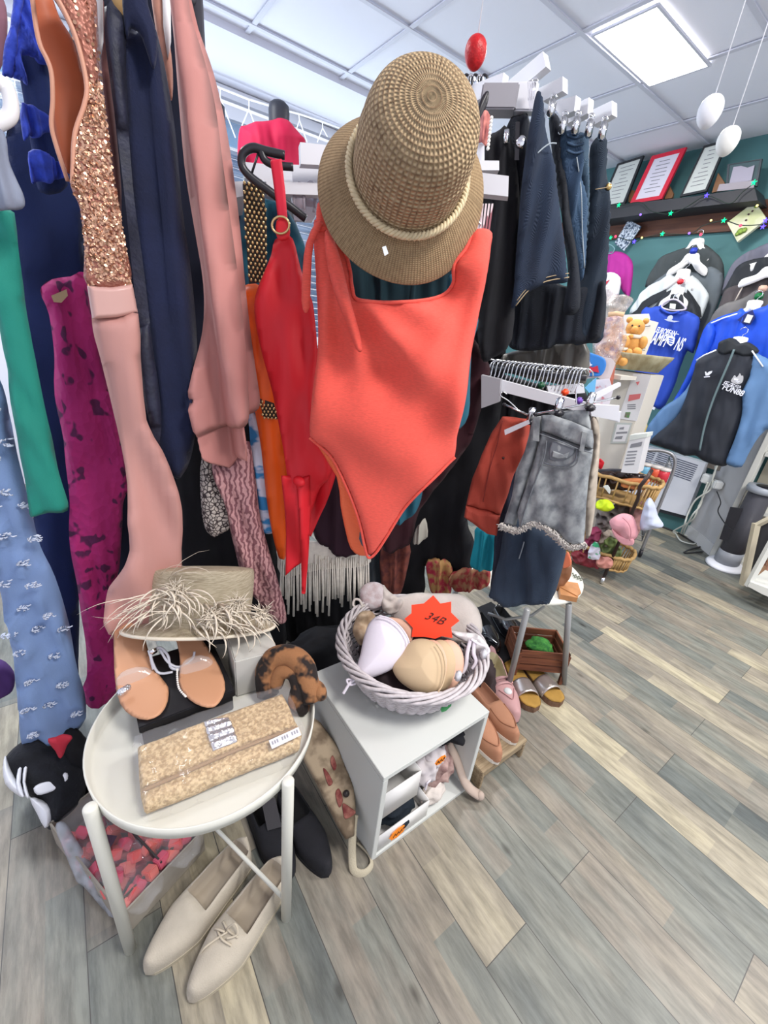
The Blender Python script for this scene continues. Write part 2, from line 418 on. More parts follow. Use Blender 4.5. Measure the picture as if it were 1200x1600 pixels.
for k in range(25): bl.append(box((1.1, 3.93, 1.12+k*.052), (4.3, .02, .046), bev=.006))
add('shutter', merge(*bl), m_blind, wr, smooth=False)
add('sky_tint_pane', box((1.1, 3.86, 2.50), (4.2, .004, .22)), M('sky_blue_tint', S(70, 165, 220), .4, alpha=.55), wr, smooth=False)  # blue pane added to tint the daylight gap above the shutter
# light panel in the ceiling
t = T('ceiling_light', 'square lit ceiling panel in a white frame above the jackets', 'ceiling light', (2.61, 1.6, CEIL-.01))
add('frame', merge(box((2.61, 1.762, CEIL-.006), (.60, .012, .010)), box((2.61, 1.462, CEIL-.006), (.60, .012, .010)), box((2.314, 1.612, CEIL-.006), (.012, .29, .010)), box((2.906, 1.612, CEIL-.006), (.012, .29, .010))), m_grid, t, smooth=False)
add('diffuser', box((2.61, 1.612, CEIL-.006), (.58, .288, .006)), M('lit_diffuser', (1, .99, .97), .5, emit=6), t, smooth=False)
# ================================================================== ROUND TRAY TABLE
m_tray = M('white_powder_coat', S(214, 213, 203), .45, spec=.4)
TC = (.135, .712)
def tray_table(label, c, zt, R, mat, legang, legs=4, name='tray_table', legR=.012, lout=.012, splay=0, legtop=.03):
    t = T(name, label, 'table', (c[0], c[1], 0))
    prof = [(1e-4, zt-.004), (R-.012, zt-.004), (R, zt), (R+.002, zt+.028), (R-.0015, zt+.028), (R-.004, zt+.003), (R-.012, zt), (1e-4, zt)]
    add('tray', lathe(prof, (c[0], c[1], 0), n=80), mat, t)
    L = []
    for k in range(legs):
        a = math.radians(legang)+k*2*PI/legs
        p = np.array([c[0]+(R+lout)*math.cos(a), c[1]+(R+lout)*math.sin(a), 0]); q = np.array([c[0]+(R+lout-splay)*math.cos(a), c[1]+(R+lout-splay)*math.sin(a), zt+legtop])
        add('leg', tube([p, q-(0, 0, .003), q], [legR, legR, legR-.003], 14), mat, t); L.append(p)
    if legs == 4:
        add('cross_bar', merge(*[tube([L[i]*(1, 1, 0)+(0, 0, .07), L[i+2]*(1, 1, 0)+(0, 0, .07+.012)], .005, 8) for i in (1,)]), mat, t)
    return t
tray_table('white round metal tray table with raised rim holding the straw clutch and sandals', TC, .47, .2255, m_tray, 201.5)
# ================================================================== WHITE CUBE
m_white = M('white_laminate', S(206, 208, 204), .45, spec=.4)
t = T('cube_shelf', 'white open cube shelf carrying the wicker basket of bras', 'shelf unit', (.643, .662, 0))
x0, x1, y0, y1, zt = .457, .829, .475, .850, .342; w = .016
for nm, bx in (('top_panel', (x0, x1, y0, y1, zt-w, zt)), ('side_panel', (x0, x0+w, y0, y1, .012, zt-w)), ('side_panel', (x1-w, x1, y0, y1, .012, zt-w)), ('bottom_panel', (x0, x1, y0, y1, 0.0, .014)), ('back_panel', (x0+w, x1-w, y1-.008, y1, .014, zt-w))):
    add(nm, box(((bx[0]+bx[1])/2, (bx[2]+bx[3])/2, (bx[4]+bx[5])/2), (bx[1]-bx[0], bx[3]-bx[2], bx[5]-bx[4]), bev=.0012), m_white, t, smooth=False)
# ================================================================== LEFT RAIL: LONG DRESSES
m_pole = M('dark_metal', S(96, 92, 98), .4, metal=.6)
m_hang = M('white_plastic', S(232, 230, 232), .4)
m_woodh = M('hanger_wood', S(196, 160, 110), .5, var=.3, vs=20, stretch=(1, 8, 1))
t = T('clothes_rail', 'dark metal clothes rail holding the long dresses at the left edge', 'clothes rail', (.17, 1.17, 0))
RY = 1.17
add('post', tube([(.42, 1.57, 0), (.42, 1.57, 2.1)], .02, 12), m_pole, t)
add('post', tube([(-.9, 1.17, 0), (-.9, 1.17, 2.1)], .016, 12), m_pole, t)
add('rail', tube([(-.9, 1.17, 2.02), (-.1, 1.17, 2.02), (.42, 1.57, 2.02)], .014, 12), m_pole, t)
add('foot', merge(box((.42, 1.57, .015), (.05, .5, .03), bev=.005), box((-.9, 1.17, .015), (.05, .5, .03), bev=.005)), m_pole, t, smooth=False)
def hanger(px, py, r, label, yaw=0, w=.4, mat=None, group=None, name='coat_hanger', top=None, hookmat=None, thick=.012, drop=.13):
    """shoulder hanger: apex at the pixel, hook above it"""
    pl = VP(px, py, r, yaw); o = pl.uv(px, py); mat = mat or m_hang
    t = T(name, label, 'hanger', pl.to(o[0], o[1]), group)
    h = w/2
    sh = [(o[0]-h, o[1]-drop), (o[0]-h, o[1]-drop+.03), (o[0]-h*.5, o[1]-drop*.35), (o[0]-.03, o[1]), (o[0]+.03, o[1]), (o[0]+h*.5, o[1]-drop*.35), (o[0]+h, o[1]-drop+.03), (o[0]+h, o[1]-drop), (o[0]+h*.5, o[1]-drop*.75), (o[0], o[1]-.04), (o[0]-h*.5, o[1]-drop*.75)]
    add('shoulder_bar', slab(sh, pl, thick, thick/2, uvin=True, smooth=3), mat, t)
    hk = [pl.to(o[0], o[1]-.01), pl.to(o[0], o[1]+.03)]+[pl.to(o[0]+.022*math.sin(a)-.0, o[1]+.055-.022*math.cos(a)*1) for a in np.linspace(.2, 4.6, 12)]
    add('hook', tube(smoothpts(hk, 3), .0018, 6), hookmat or M('chrome', (.8, .8, .82), .15, metal=1), t)
    return t
def cloth(name, label, cat, poly, pl, mat, thick=.03, edge=.05, fold=None, group=None, parent=None, part=None, **k):
    return add(name, puff(poly, pl, thick, edge, fold, **k), mat, parent, label, cat, group)
c_blue = M('royal_blue_lace', S(52, 78, 200), .8, var=.45, vs=50, bump=.5, bs=120, sheen=.3)
c_navy = M('navy_cloth', S(24, 42, 92), .85, var=.25, vs=5, bump=.2, bs=300, sheen=.2)
c_teal = M('jade_cloth', S(32, 138, 122), .8, var=.12, vs=8, bump=.15, bs=400, sheen=.2)
c_dot = M('sky_blue_chiffon', S(126, 152, 198), .8, var=.12, vs=5, bump=.15, bs=300, sheen=.3)
c_mag = M('magenta_lace', S(170, 36, 108), .85, col2=S(84, 26, 70), vs=30, thr=(.385, .42), vdet=1.5, bump=1, bs=60, btype='voronoi', stretch=(1, 1, .75), sheen=.2)
c_gold = M('rose_gold_lining', S(190, 98, 60), .5, var=.25, vs=8, sheen=.3)
c_pink = M('blush_crepe', S(196, 144, 136), .75, var=.06, vs=5, bump=.05, bs=400, sheen=.25)
c_band = M('blush_satin', S(208, 164, 156), .35, var=.06, vs=10)
c_cape = M('dusty_pink_chiffon', S(190, 130, 124), .8, var=.08, vs=5, bump=.06, bs=500, sheen=.3)
c_vel = M('midnight_velvet', S(22, 30, 62), .9, var=.3, vs=12, bump=.3, bs=150, sheen=.4)
c_black = M('black_cloth', S(18, 18, 24), .9, var=.3, vs=8, bump=.1, bs=300)
cloth('shade_backing', 'added dark backing that keeps the gaps of the dress rail in shade', 'coat', [(120, -20), (290, -20), (312, 200), (350, 500), (372, 760), (340, 960), (200, 960), (140, 700), (120, 300)], VP(240, 450, 1.46, -8), M('midnight_cloth', S(20, 24, 44), .9, var=.3, vs=6), .05, .03, folds(.02, 50, 0, 4))  # dark sheet added to block the window and darken the gaps
# far pieces first
P = VP(30, 700, 1.42)
cloth('long_dress', 'plain dark navy long dress between the jade dress and the magenta lace dress', 'dress',
      [(10, 200), (110, 190), (132, 300), (134, 700), (122, 1000), (120, 1090), (62, 1090), (50, 800), (28, 500)], VP(60, 700, 1.38, 10), c_navy, .04, .02, folds(.014, 70, .1, 2))
# royal blue tiered dress
t = T('party_dress', 'royal blue dress with lace ruffle tiers at the top left', 'dress', W(50, 290, 1.2)-(0, 0, .0))
pl = VP(50, 100, 1.2, 15)
add('bodice', puff([(25, -20), (60, -20), (66, 60), (90, 120), (95, 200), (104, 290), (60, 300), (48, 230), (36, 150), (24, 80)], pl.off(-.02), .06, .05, folds(.01, 40, 0, 3)), c_navy, t)  # shade under the bright ruffles is put into the navy colour
add('ruffle', puff([(20, 119), (22, 80), (26, 40), (34, -20), (60, -20), (66, 40), (76, 76), (88, 102), (66, 98), (46, 86), (34, 88), (40, 110), (44, 134), (30, 124)], pl.off(.03), .03, .012, folds(.010, 130, .3, 1, .006)), c_blue, t)
add('sleeve', puff([(24, -20), (38, -10), (30, 40), (26, 80), (22, 119), (12, 118), (4, 117), (8, 70), (17, 33)], pl.off(.04), .02, .012, folds(.006, 90, .3, 5)), c_blue, t)
add('ruffle', puff([(34, 160), (60, 170), (84, 186), (84, 204), (70, 208), (60, 216), (46, 212), (36, 219)], pl.off(.03), .02, .008, folds(.010, 130, 0, 7)), c_blue, t)
add('ruffle', puff([(46, 236), (70, 238), (92, 252), (103, 276), (88, 280), (78, 288), (62, 283), (47, 286)], pl.off(.03), .02, .008, folds(.010, 130, 0, 9)), c_blue, t)
# white hanger end and grey top at the left edge
pl = VP(5, 160, 1.0)
add('hanger', tube(smoothpts([pl.at(-14, 128), pl.at(8, 134), pl.at(17, 160), pl.at(14, 182), pl.at(-10, 196)], 6), .010, 10), m_hang, label='curved white plastic hanger end in front of the royal blue dress', cat='hanger')
cloth('sheer_blouse', 'pale grey sheer sleeve hanging at the left edge below the curved hanger', 'top',
      [(-25, 195), (0, 198), (10, 216), (14, 250), (26, 280), (38, 308), (35, 326), (0, 330), (-25, 325)], VP(8, 260, .98), M('grey_mesh', S(138, 146, 166), .8, var=.15, vs=12, bump=.1), .03, .03, folds(.006, 60, 0, 2))
cloth('pink_blouse', 'pink garment shoulder at the top left edge beside the royal blue dress', 'top',
      [(-20, -10), (6, 0), (12, 40), (8, 80), (0, 110), (-20, 120)], VP(2, 60, 1.3), M('dull_pink', S(150, 104, 118), .8), .03, .03, None)
# jade dress
cloth('jade_dress', 'plain jade green dress with a straight hem at the left edge', 'dress',
      [(-30, 326), (22, 332), (32, 430), (44, 500), (56, 561), (75, 662), (92, 737), (107, 788), (101, 801), (76, 803), (50, 809), (44, 790), (22, 662), (-2, 500), (-30, 440)], VP(30, 600, 1.06, -12), c_teal, .025, .012, folds(.008, 60, .25, 4, .003), smooth=2)
# sky blue dress with tufts
t = T('tufted_dress', 'long sky blue chiffon dress covered in white thread tufts', 'dress', atZ(70, 1160, .06))
pl = VP(50, 900, 1.13, -8)
pd = [(-40, 560), (4, 600), (20, 680), (45, 780), (62, 850), (86, 900), (108, 980), (122, 1050), (135, 1104), (126, 1140), (96, 1152), (62, 1162), (34, 1160), (28, 1100), (22, 1040), (8, 970), (-10, 900), (-40, 860)]
fd = folds(.016, 55, .2, 1, .004)
add('skirt', puff(pd, pl, .04, .02, fd), c_dot, t)
rnd = random.Random(3); tf = []; PP = np.array([pl.uv(*q) for q in pd])
for gy in range(600, 1160, 38):
    for gx in range(-10, 135, 44):
        px = gx+rnd.uniform(-9, 9)+(gy//38 % 2)*20; py = gy+rnd.uniform(-9, 9); u = pl.uv(px, py)
        if not inpoly(PP, np.array([u[0]]), np.array([u[1]]))[0]: continue
        for k in range(16):
            a = rnd.uniform(0, 2*PI); l = rnd.uniform(.004, .011); b = fd(u[0], u[1])+.026
            x, y = u[0]+.009*math.cos(a*2), u[1]+.005*math.sin(a*2)
            tf.append(tube([pl.to(x, y, b), pl.to(x+l*.6*math.cos(a), y+.4*l*math.sin(a), b+.008), pl.to(x+l*1.2*math.cos(a), y+.5*l*math.sin(a), b+.005)], .0016, 4))
add('thread_tuft', merge(*tf), M('white_thread', S(206, 214, 232), .9), t, kind='stuff', label='white fluffy thread tufts sewn over the skirt')
# magenta lace
cloth('lace_dress', 'magenta guipure lace dress with cut-out holes hanging behind the pink skirt', 'dress',
      [(62, 456), (72, 440), (90, 434), (110, 432), (130, 424), (137, 455), (146, 500), (165, 590), (188, 670), (198, 740), (193, 800), (190, 850), (182, 930), (184, 1017), (180, 1098), (160, 1102), (140, 1106), (128, 1083), (137, 1037), (129, 975), (120, 912), (108, 850), (108, 780), (100, 690), (86, 620), (84, 550), (76, 490)], VP(140, 770, 1.2, 5), c_mag, .035, .02, folds(.014, 60, .05, 6, .008), res=80)
add('garment_tag', slab([(80, 462), (104, 452), (106, 462), (96, 473), (84, 472)], VP(92, 462, 1.16), .002), M('beige_label', S(178, 150, 120), .8), label='beige neck label showing in the magenta lace dress', cat='label', smooth=False)
# rose gold sequin gown
t = T('sequin_gown', 'long blush gown with rose gold sequin top and satin waistband', 'dress', atZ(230, 930, .5))
pl = VP(160, 420, 1.0, 8)
def seqfold(u, v): return .012*math.sin(u*26+2+v*3)+.006*noise.noise(Vector((u*20, v*6, 0)))
sq = [(62, -25), (80, -2), (94, 18), (110, 50), (124, 93), (133, 140), (129, 170), (115, 213), (112, 262), (108, 286), (114, 306), (124, 328), (131, 390), (136, 447), (204, 446), (193, 367), (178, 283), (168, 200), (160, 133), (156, 67), (144, -25)]
m_seq = M('rose_gold_fabric', S(168, 108, 92), .4, var=.2, vs=60, metal=.3, bump=.6, bs=160, btype='voronoi')
top = add('sequin_top', puff(sq, pl, .03, .02, seqfold, res=90), m_seq, t)
add('lining', puff([(50, -25), (57, 30), (64, 60), (75, 85), (82, 108), (83, 150), (84, 176), (88, 205), (97, 240), (111, 268), (120, 240), (124, 213), (136, 166), (140, 134), (130, 93), (117, 50), (96, 14), (80, -25)], pl.off(-.03), .02, .03, lambda u, v: -.03*math.cos((u-.0)*18)), c_gold, t)
add('neck_binding', tube([pl.at(x, y, .018) for x, y in smoothpts([(62, -25), (86, 4), (110, 50), (124, 93), (133, 140), (129, 170), (115, 213), (112, 262), (111, 290)], 6)], .0035, 6), M('rose_trim', S(206, 150, 126), .4), t)
add('neck_binding', tube([pl.at(x, y, -.02) for x, y in smoothpts([(50, -25), (57, 30), (64, 62), (75, 85), (82, 108), (84, 150), (82, 190), (90, 225), (108, 280)], 6)], .0035, 6), MATS['rose_trim'], t)
# sequins: small discs
rnd = random.Random(5); PP = np.array([pl.uv(*q) for q in sq]); sv = []; sf = []
lo = PP.min(0); hi = PP.max(0); cnt = 0
ylim = pl.uv(120, 120)[1]
while cnt < 2100:
    u = np.array([rnd.uniform(lo[0], hi[0]), rnd.uniform(lo[1], hi[1])])
    if u[1] > ylim and rnd.random() < .9: continue
    if not inpoly(PP, u[:1], u[1:])[0]: continue
    D = nearest(PP, u[:1], u[1:])[0][0]; tt = min(D/.02, 1)
    b = seqfold(u[0], u[1])+.015*math.sqrt(1-(1-tt)**2)+.001
    n = np.array([rnd.gauss(0, .45), rnd.gauss(0, .45), 1]); n /= np.linalg.norm(n)
    a1 = np.cross(n, (0, 1, 0)); a1 /= np.linalg.norm(a1); a2 = np.cross(n, a1); k = len(sv); r = rnd.uniform(.0018, .0028)
    for q in range(6):
        w_ = a1*r*math.cos(q*PI/3)+a2*r*math.sin(q*PI/3); sv.append(pl.to(u[0]+w_[0], u[1]+w_[1], b+w_[2]+.001))
    sf.append(tuple(range(k, k+6))); cnt += 1
add('sequin', (sv, sf), M('gold_sequin', S(214, 168, 140), .3, metal=.9), t, kind='stuff', smooth=False, label='shiny rose gold sequins')
add('waistband', puff([(135, 446), (170, 448), (206, 443), (215, 489), (180, 496), (143, 498)], pl.off(.004), .032, .008, seqfold, smooth=1), c_band, t)
def skf(u, v):
    return .018*math.sin(u*42+v*8.0+1)+.012*abs(math.sin(u*34+v*10))
add('skirt', puff([(143, 496), (178, 495), (212, 489), (217, 569), (226, 655), (250, 700), (268, 745), (280, 790), (285, 865), (283, 930), (262, 985), (170, 990), (165, 945), (182, 900), (200, 852), (196, 812), (198, 756), (191, 700), (176, 632), (157, 557)], pl, .03, .012, skf, smooth=2), c_pink, t)
# navy velvet jacket with sheer sleeve
t = T('evening_jacket', 'midnight navy velvet jacket with sheer side, between the sequin gown and pink cape', 'jacket', atZ(265, 745, 1.0))
pl = VP(240, 400, 1.03, -6)
add('body', puff([(196, 30), (212, 42), (236, 30), (250, 70), (262, 130), (274, 210), (284, 320), (298, 420), (307, 520), (309, 620), (302, 700), (286, 742), (255, 745), (245, 690), (236, 600), (220, 480), (206, 360), (196, 240), (190, 120)], pl, .04, .02, folds(.012, 80, .05, 8, .006)), c_vel, t)
add('sleeve', puff([(163, -20), (164, 20), (165, 60), (172, 120), (182, 200), (194, 300), (204, 400), (214, 500), (217, 580), (234, 660), (247, 698), (252, 640), (236, 520), (222, 400), (208, 300), (200, 200), (196, 100), (196, 30), (180, 10)], pl.off(.03), .03, .02, folds(.005, 40, 0, 3)), M('sheer_navy', S(40, 42, 62), .6, var=.4, vs=40, bump=.4, bs=120), t)
add('shoulder', puff([(194, -25), (225, -25), (232, 10), (246, 60), (240, 110), (222, 60), (206, 44), (198, 60), (192, 20)], pl.off(.03), .03, .03, None), c_vel, t)
for k, (a, b) in enumerate((((172, -20), (190, 12)), ((197, -20), (212, 12)))):
    add('coat_hanger', box(VP(190, 0, 1.05).at((a[0]+b[0])/2, -8), (.03, .012, .05), bev=.004), m_woodh, label='pale wooden hanger showing above the navy jacket, ' + ('left' if k == 0 else 'right') + ' piece', cat='hanger', group='wooden hangers above the navy jacket')
# blush satin strap between
cloth('brown_dress', 'sheer brown and peach garment edge behind the sequin gown and navy jacket', 'dress',
      [(150, -20), (164, -20), (166, 40), (176, 150), (190, 300), (185, 380), (172, 260), (162, 160), (156, 90)], VP(165, 150, 1.12), M('sheer_brown', S(110, 70, 68), .8, var=.3, vs=10), .03, .02, None)
cloth('peach_dress', 'peach strap top squeezed between the navy jacket and the pink cape', 'dress',
      [(236, -20), (256, -20), (262, 40), (270, 110), (268, 160), (256, 110), (244, 50)], VP(250, 60, 1.1), M('peach_cloth', S(196, 142, 124), .8, var=.2, vs=30), .03, .02, None)
for px_, lab in ((152, 'white hanger arm beside the sequin gown'), (258, 'white hanger arm above the pink cape')):
    a = VP(px_, 30, 1.08)
    add('coat_hanger', slab([(px_-5, -25), (px_+8, -25), (px_+9, 60), (px_+4, 90), (px_-3, 40)], a, .012), m_hang, label=lab, cat='hanger')
# pink cape
t = T('chiffon_cape', 'dusty pink chiffon cape with flared double hem', 'cape', atZ(350, 672, 1.0))
pl = VP(330, 350, 1.0, -20)
def capf(u, v):
    g = max(0, .45-v)
    return (.010+.03*g)*(1-2*abs(math.sin(u*34+v*4)))+(.005+.01*g)*math.sin(u*110+v*6+2)
add('front_layer', puff([(264, -25), (290, -25), (300, 30), (316, 90), (330, 160), (340, 240), (352, 330), (362, 400), (372, 470), (380, 540), (386, 610), (388, 660), (370, 668), (340, 673), (303, 672), (305, 600), (310, 520), (307, 440), (294, 350), (280, 250), (271, 130), (268, 60)], pl, .02, .012, capf), c_cape, t)
add('back_layer', puff([(296, 0), (312, 50), (330, 110), (348, 200), (360, 280), (370, 360), (378, 440), (388, 520), (397, 580), (404, 634), (392, 646), (372, 640), (350, 500), (320, 300)], pl.off(-.035), .03, .02, capf), c_cape, t)
add('under_hem', puff([(308, 665), (384, 655), (388, 690), (386, 722), (366, 718), (352, 738), (330, 708)], pl.off(-.03), .03, .02, capf, smooth=1), c_cape, t)
# black garment behind
cloth('black_dress', 'long black dress hanging low behind the pink cape and lace sleeve', 'dress',
      [(270, 600), (330, 590), (400, 640), (432, 860), (440, 1040), (300, 1040), (282, 880), (276, 760)], VP(340, 800, 1.3), c_black, .05, .05, folds(.012, 24, 0, 3))
cloth('lace_blouse', 'white cut-out lace sleeve hanging under the pink cape', 'top',
      [(315, 716), (330, 706), (350, 716), (356, 760), (362, 815), (352, 832), (334, 838), (319, 822), (313, 770)], VP(335, 770, 1.1), M('ivory_lace', S(196, 186, 178), .9, col2=S(60, 50, 52), vs=90, vtype='edge', thr=(.06, .14), bump=.6, bs=150, btype='voronoi'), .03, .02, folds(.004, 60, 0, 2))
c_place = M('pink_corded_lace', S(196, 148, 148), .8, col2=S(130, 84, 90), vs=26, vtype='wave', thr=(.3, .6), bump=.9, bs=60, btype='voronoi', sheen=.2)
cloth('lace_gown', 'dusty pink gown of swirling corded lace between the cape and the print top', 'dress',
      [(336, 690), (350, 730), (372, 700), (390, 690), (398, 740), (406, 800), (420, 860), (438, 917), (448, 966), (436, 974), (418, 962), (398, 935), (382, 915), (364, 850), (350, 792), (334, 740)], VP(380, 830, 1.08, -10), c_place, .04, .03, folds(.01, 40, .2, 2))
cloth('print_blouse', 'blue and white brush-print top in the gap left of the orange swimsuit', 'top',
      [(388, 636), (410, 660), (424, 700), (436, 750), (447, 796), (447, 822), (430, 831), (408, 829), (402, 780), (394, 720)], VP(415, 740, 1.09), M('brush_print', S(196, 198, 214), .8, col2=S(48, 122, 176), vs=7, stretch=(1, 1, 2.2), thr=(.46, .5)), .03, .02, folds(.004, 40, .2, 3))
# ================================================================== WHITE BEAM STAND WITH SWIMWEAR
m_beam = M('white_beam', S(214, 214, 220), .45)
t = T('display_stand', 'white beam display stand whose arms carry the swimwear and hat', 'display stand', (1.02, 1.55, 0))
add('post', box((1.02, 1.55, .8), (.06, .06, 1.6), bev=.004), m_beam, t, smooth=False)
add('base', box((1.02, 1.55, .02), (.5, .3, .04), bev=.005), m_beam, t, smooth=False)
def beam(px4, r, yaw, depth, mat=m_beam, t=t, name='arm'):
    pl = VP(*px4[0], r, yaw); return add(name, slab(px4, pl, depth), mat, t, smooth=False)
beam([(469, 222), (560, 232), (560, 262), (470, 256)], 1.12, 6, .03)
beam([(456, 257), (540, 262), (540, 300), (458, 292)], 1.2, 0, .03)
beam([(382, 253), (412, 256), (460, 262), (460, 285), (412, 284), (382, 278)], 1.25, 0, .03)
beam([(416, 283), (500, 286), (500, 305), (417, 302)], 1.15, 0, .03)
beam([(356, 284), (382, 283), (382, 306), (358, 311)], 1.08, 0, .2)
beam([(740, 222), (757, 226), (757, 252), (740, 252)], 1.15, 0, .03)
beam([(700, 250), (780, 251), (780, 266), (700, 266)], 1.12, 0, .03)
beam([(690, 262), (795, 275), (794, 307), (690, 296)], 1.02, -8, .03)
beam([(455, 308), (480, 300), (498, 330), (488, 346), (460, 344)], 1.25, 0, .02)
# clear hangers in the gap
m_clear = M('clear_plastic', S(170, 160, 170), .15, alpha=.45)
for k, (x, y) in enumerate(((468, 292), (486, 290), (500, 292))):
    pl = VP(x, y, 1.16+.03*k)
    add('clip_hanger', merge(tube(smoothpts([pl.at(x-10, y+40), pl.at(x-6, y), pl.at(x+4, y-2), pl.at(x+8, y+38)], 4), .003, 6), slab([(x-12, y+8), (x+10, y+10), (x+8, y+34), (x-8, y+32)], pl, .003)), m_clear, label='clear plastic clip hanger under the left white arms', cat='hanger', group='clear hangers under the left white arms')
# black hanger
m_blk = M('black_plastic', S(34, 32, 38), .35)
pl = VP(430, 260, 1.02)
t = T('coat_hanger', 'thick black plastic hanger carrying the red swimsuit', 'hanger', pl.at(400, 240))
add('shoulder_bar', tube(smoothpts([pl.at(445, 243), pl.at(415, 236), pl.at(395, 231), pl.at(380, 240), pl.at(378, 258), pl.at(390, 275), pl.at(420, 298), pl.at(450, 320), pl.at(478, 342)], 6), .0075, 10), m_blk, t)
add('strap_hook', tube(smoothpts([pl.at(408, 236), pl.at(414, 250), pl.at(430, 258), pl.at(458, 261)], 6), .007, 10), m_blk, t)
add('brace', tube([pl.at(404, 238), pl.at(393, 272)], .0022, 6), m_blk, t)
# orange swimsuit with beaded bands
c_or = M('orange_lycra', S(236, 92, 12), .5, var=.1, vs=6)
t = T('orange_swimsuit', 'orange swimsuit with gold beaded neck band behind the red one', 'swimsuit', W(405, 870, 1.06))
pl = VP(405, 500, 1.07)
add('body', puff([(374, 460), (384, 445), (402, 444), (425, 470), (430, 560), (440, 660), (450, 760), (446, 870), (434, 868), (418, 790), (408, 700), (398, 640), (388, 570), (378, 510)], pl, .04, .03, folds(.006, 30, .1, 3)), c_or, t)
m_bead = M('dark_band', S(40, 30, 26), .6); m_gold = M('gold_bead', S(206, 178, 128), .25, metal=.85)
for band in ([(379, 287), (412, 286), (417, 360), (416, 440), (389, 444), (384, 370)], [(404, 622), (428, 630), (435, 655), (412, 652)]):
    b = add('band', slab(band, pl.off(.022), .004), m_bead, t, smooth=False)
    PPb = np.array([pl.uv(*q) for q in band]); lo, hi = PPb.min(0), PPb.max(0); bs = []
    y = lo[1]; row = 0
    while y < hi[1]:
        x = lo[0]+(row % 2)*.0042
        while x < hi[0]:
            if inpoly(PPb, np.array([x]), np.array([y]))[0]: bs.append(ball(pl.to(x, y, .026), .0029, 4, (1, 1, 1.3)))
            x += .0086
        y += .0075; row += 1
    add('bead', merge(*bs), m_gold, b, kind='stuff', label='rows of small gold beads')
# red swimsuit
c_red = M('red_lycra', S(206, 8, 30), .6, var=.08, vs=6, spec=.5)
t = T('red_swimsuit', 'plain red halter swimsuit with gold strap ring and loose ties', 'swimsuit', W(470, 930, .98))
pl = VP(445, 600, .99, -5)
def rf(u, v): return .009*math.sin(u*60+v*22)+.006*math.sin(u*105-v*8+1)+.008*noise.noise(Vector((u*30, v*5, 1)))
add('body', puff([(430, 372), (456, 370), (470, 420), (482, 456), (490, 480), (497, 560), (498, 640), (516, 690), (520, 735), (500, 762), (488, 800), (470, 812), (455, 780), (443, 700), (426, 620), (406, 540), (397, 492), (399, 462), (412, 432), (424, 398)], pl, .035, .02, rf), c_red, t)
add('tie', puff([(440, 740), (465, 745), (472, 800), (474, 860), (470, 882), (458, 888), (446, 898), (446, 840), (444, 790)], pl.off(.01), .01, .01, rf, smooth=1), c_red, t)
add('tie', puff([(462, 750), (484, 744), (486, 800), (482, 870), (477, 932), (471, 930), (470, 860), (468, 800)], pl.off(.02), .01, .008, rf, smooth=1), c_red, t)
add('tie', puff([(468, 758), (500, 720), (524, 700), (524, 745), (508, 790), (486, 838), (472, 830), (462, 790)], pl.off(-.02), .012, .01, rf, smooth=1), c_red, t)
add('knot', ball(pl.at(468, 748, .02), .016, 8, (1.3, .8, .8)), c_red, t)
add('strap', puff([(422, 250), (440, 248), (446, 300), (450, 352), (436, 354), (429, 300)], pl.off(.02), .008, .006, None, smooth=0), M('red_strap', S(196, 14, 48), .6), t)
add('strap', puff([(432, 345), (450, 342), (452, 372), (434, 374)], pl.off(.025), .01, .008, None), c_red, t)
rg = [pl.at(441+13*math.cos(a), 357+13*math.sin(a), .032) for a in np.linspace(0, 2*PI, 24)[:-1]]
add('strap_ring', tube(rg, .0022, 8, closed=True), m_gold, t)
# coral swimsuit
def coral_mat():
    return M('coral_rib', S(246, 94, 80), .8, var=.12, vs=110, vdet=1, stretch=(1, 1, 6), bump=.45, bs=62, btype='rib', sheen=.3)
c_cor = coral_mat()
t = T('coral_swimsuit', 'large coral ribbed one-shoulder swimsuit hanging in the middle under the hat', 'swimsuit', W(565, 868, .9))
pl = VP(610, 640, .9, 3)
O0 = pl.uv(520, 400)
def fan(du, dv):
    r = math.hypot(du, dv); th = math.atan2(dv, du+.001)
    a = .010*math.cos(th*15+.5)*math.exp(-((r-.17)/.11)**2)
    x2 = du-.27; y2 = dv+.02; r2 = math.hypot(x2, y2); t2 = math.atan2(y2, -x2)
    return a+.007*math.cos(t2*16)*math.exp(-((r2-.22)/.12)**2)
def cf(u, v):
    du = u-O0[0]; dv = O0[1]-v
    # cowl folds swinging from the left shoulder, plus a belly
    s = dv-.9*du*du*2.2-.15*du
    side = math.exp(-((du-.30)/.14)**2)
    return (.014*math.sin(s*26+.6)*1.3*math.exp(-((dv-.16)/.24)**2)+.006*math.sin((du*1.0+dv*.4)*24)*(.3+side)*min(1, max(0, dv*4))
            + fan(du, dv)+.006*noise.noise(Vector((u*14, v*9, 4)))+.03*math.exp(-((du-.16)/.14)**2-((dv-.22)/.25)**2))
add('front_panel', puff([(490, 345), (510, 340), (524, 362), (540, 396), (548, 425), (552, 452), (560, 470), (600, 473), (650, 471), (690, 461), (707, 442), (706, 416), (724, 392), (736, 364), (752, 357), (769, 362), (766, 384), (757, 430), (746, 500), (735, 560), (722, 620), (713, 680), (711, 714), (690, 732), (660, 757), (632, 790), (606, 832), (588, 858), (576, 866), (572, 850), (562, 812), (545, 766), (520, 717), (500, 696), (485, 682), (488, 640), (495, 560), (497, 480), (493, 400)], pl, .035, .03, cf, res=110, smooth=2), c_cor, t)
add('back_panel', puff([(492, 690), (520, 712), (548, 765), (568, 830), (578, 864), (562, 868), (548, 857), (540, 830), (532, 790), (526, 745)], pl.off(-.03), .02, .02, None, smooth=2), M('coral_inside', S(240, 112, 72), .7, bump=.3, bs=90, btype='rib'), t)
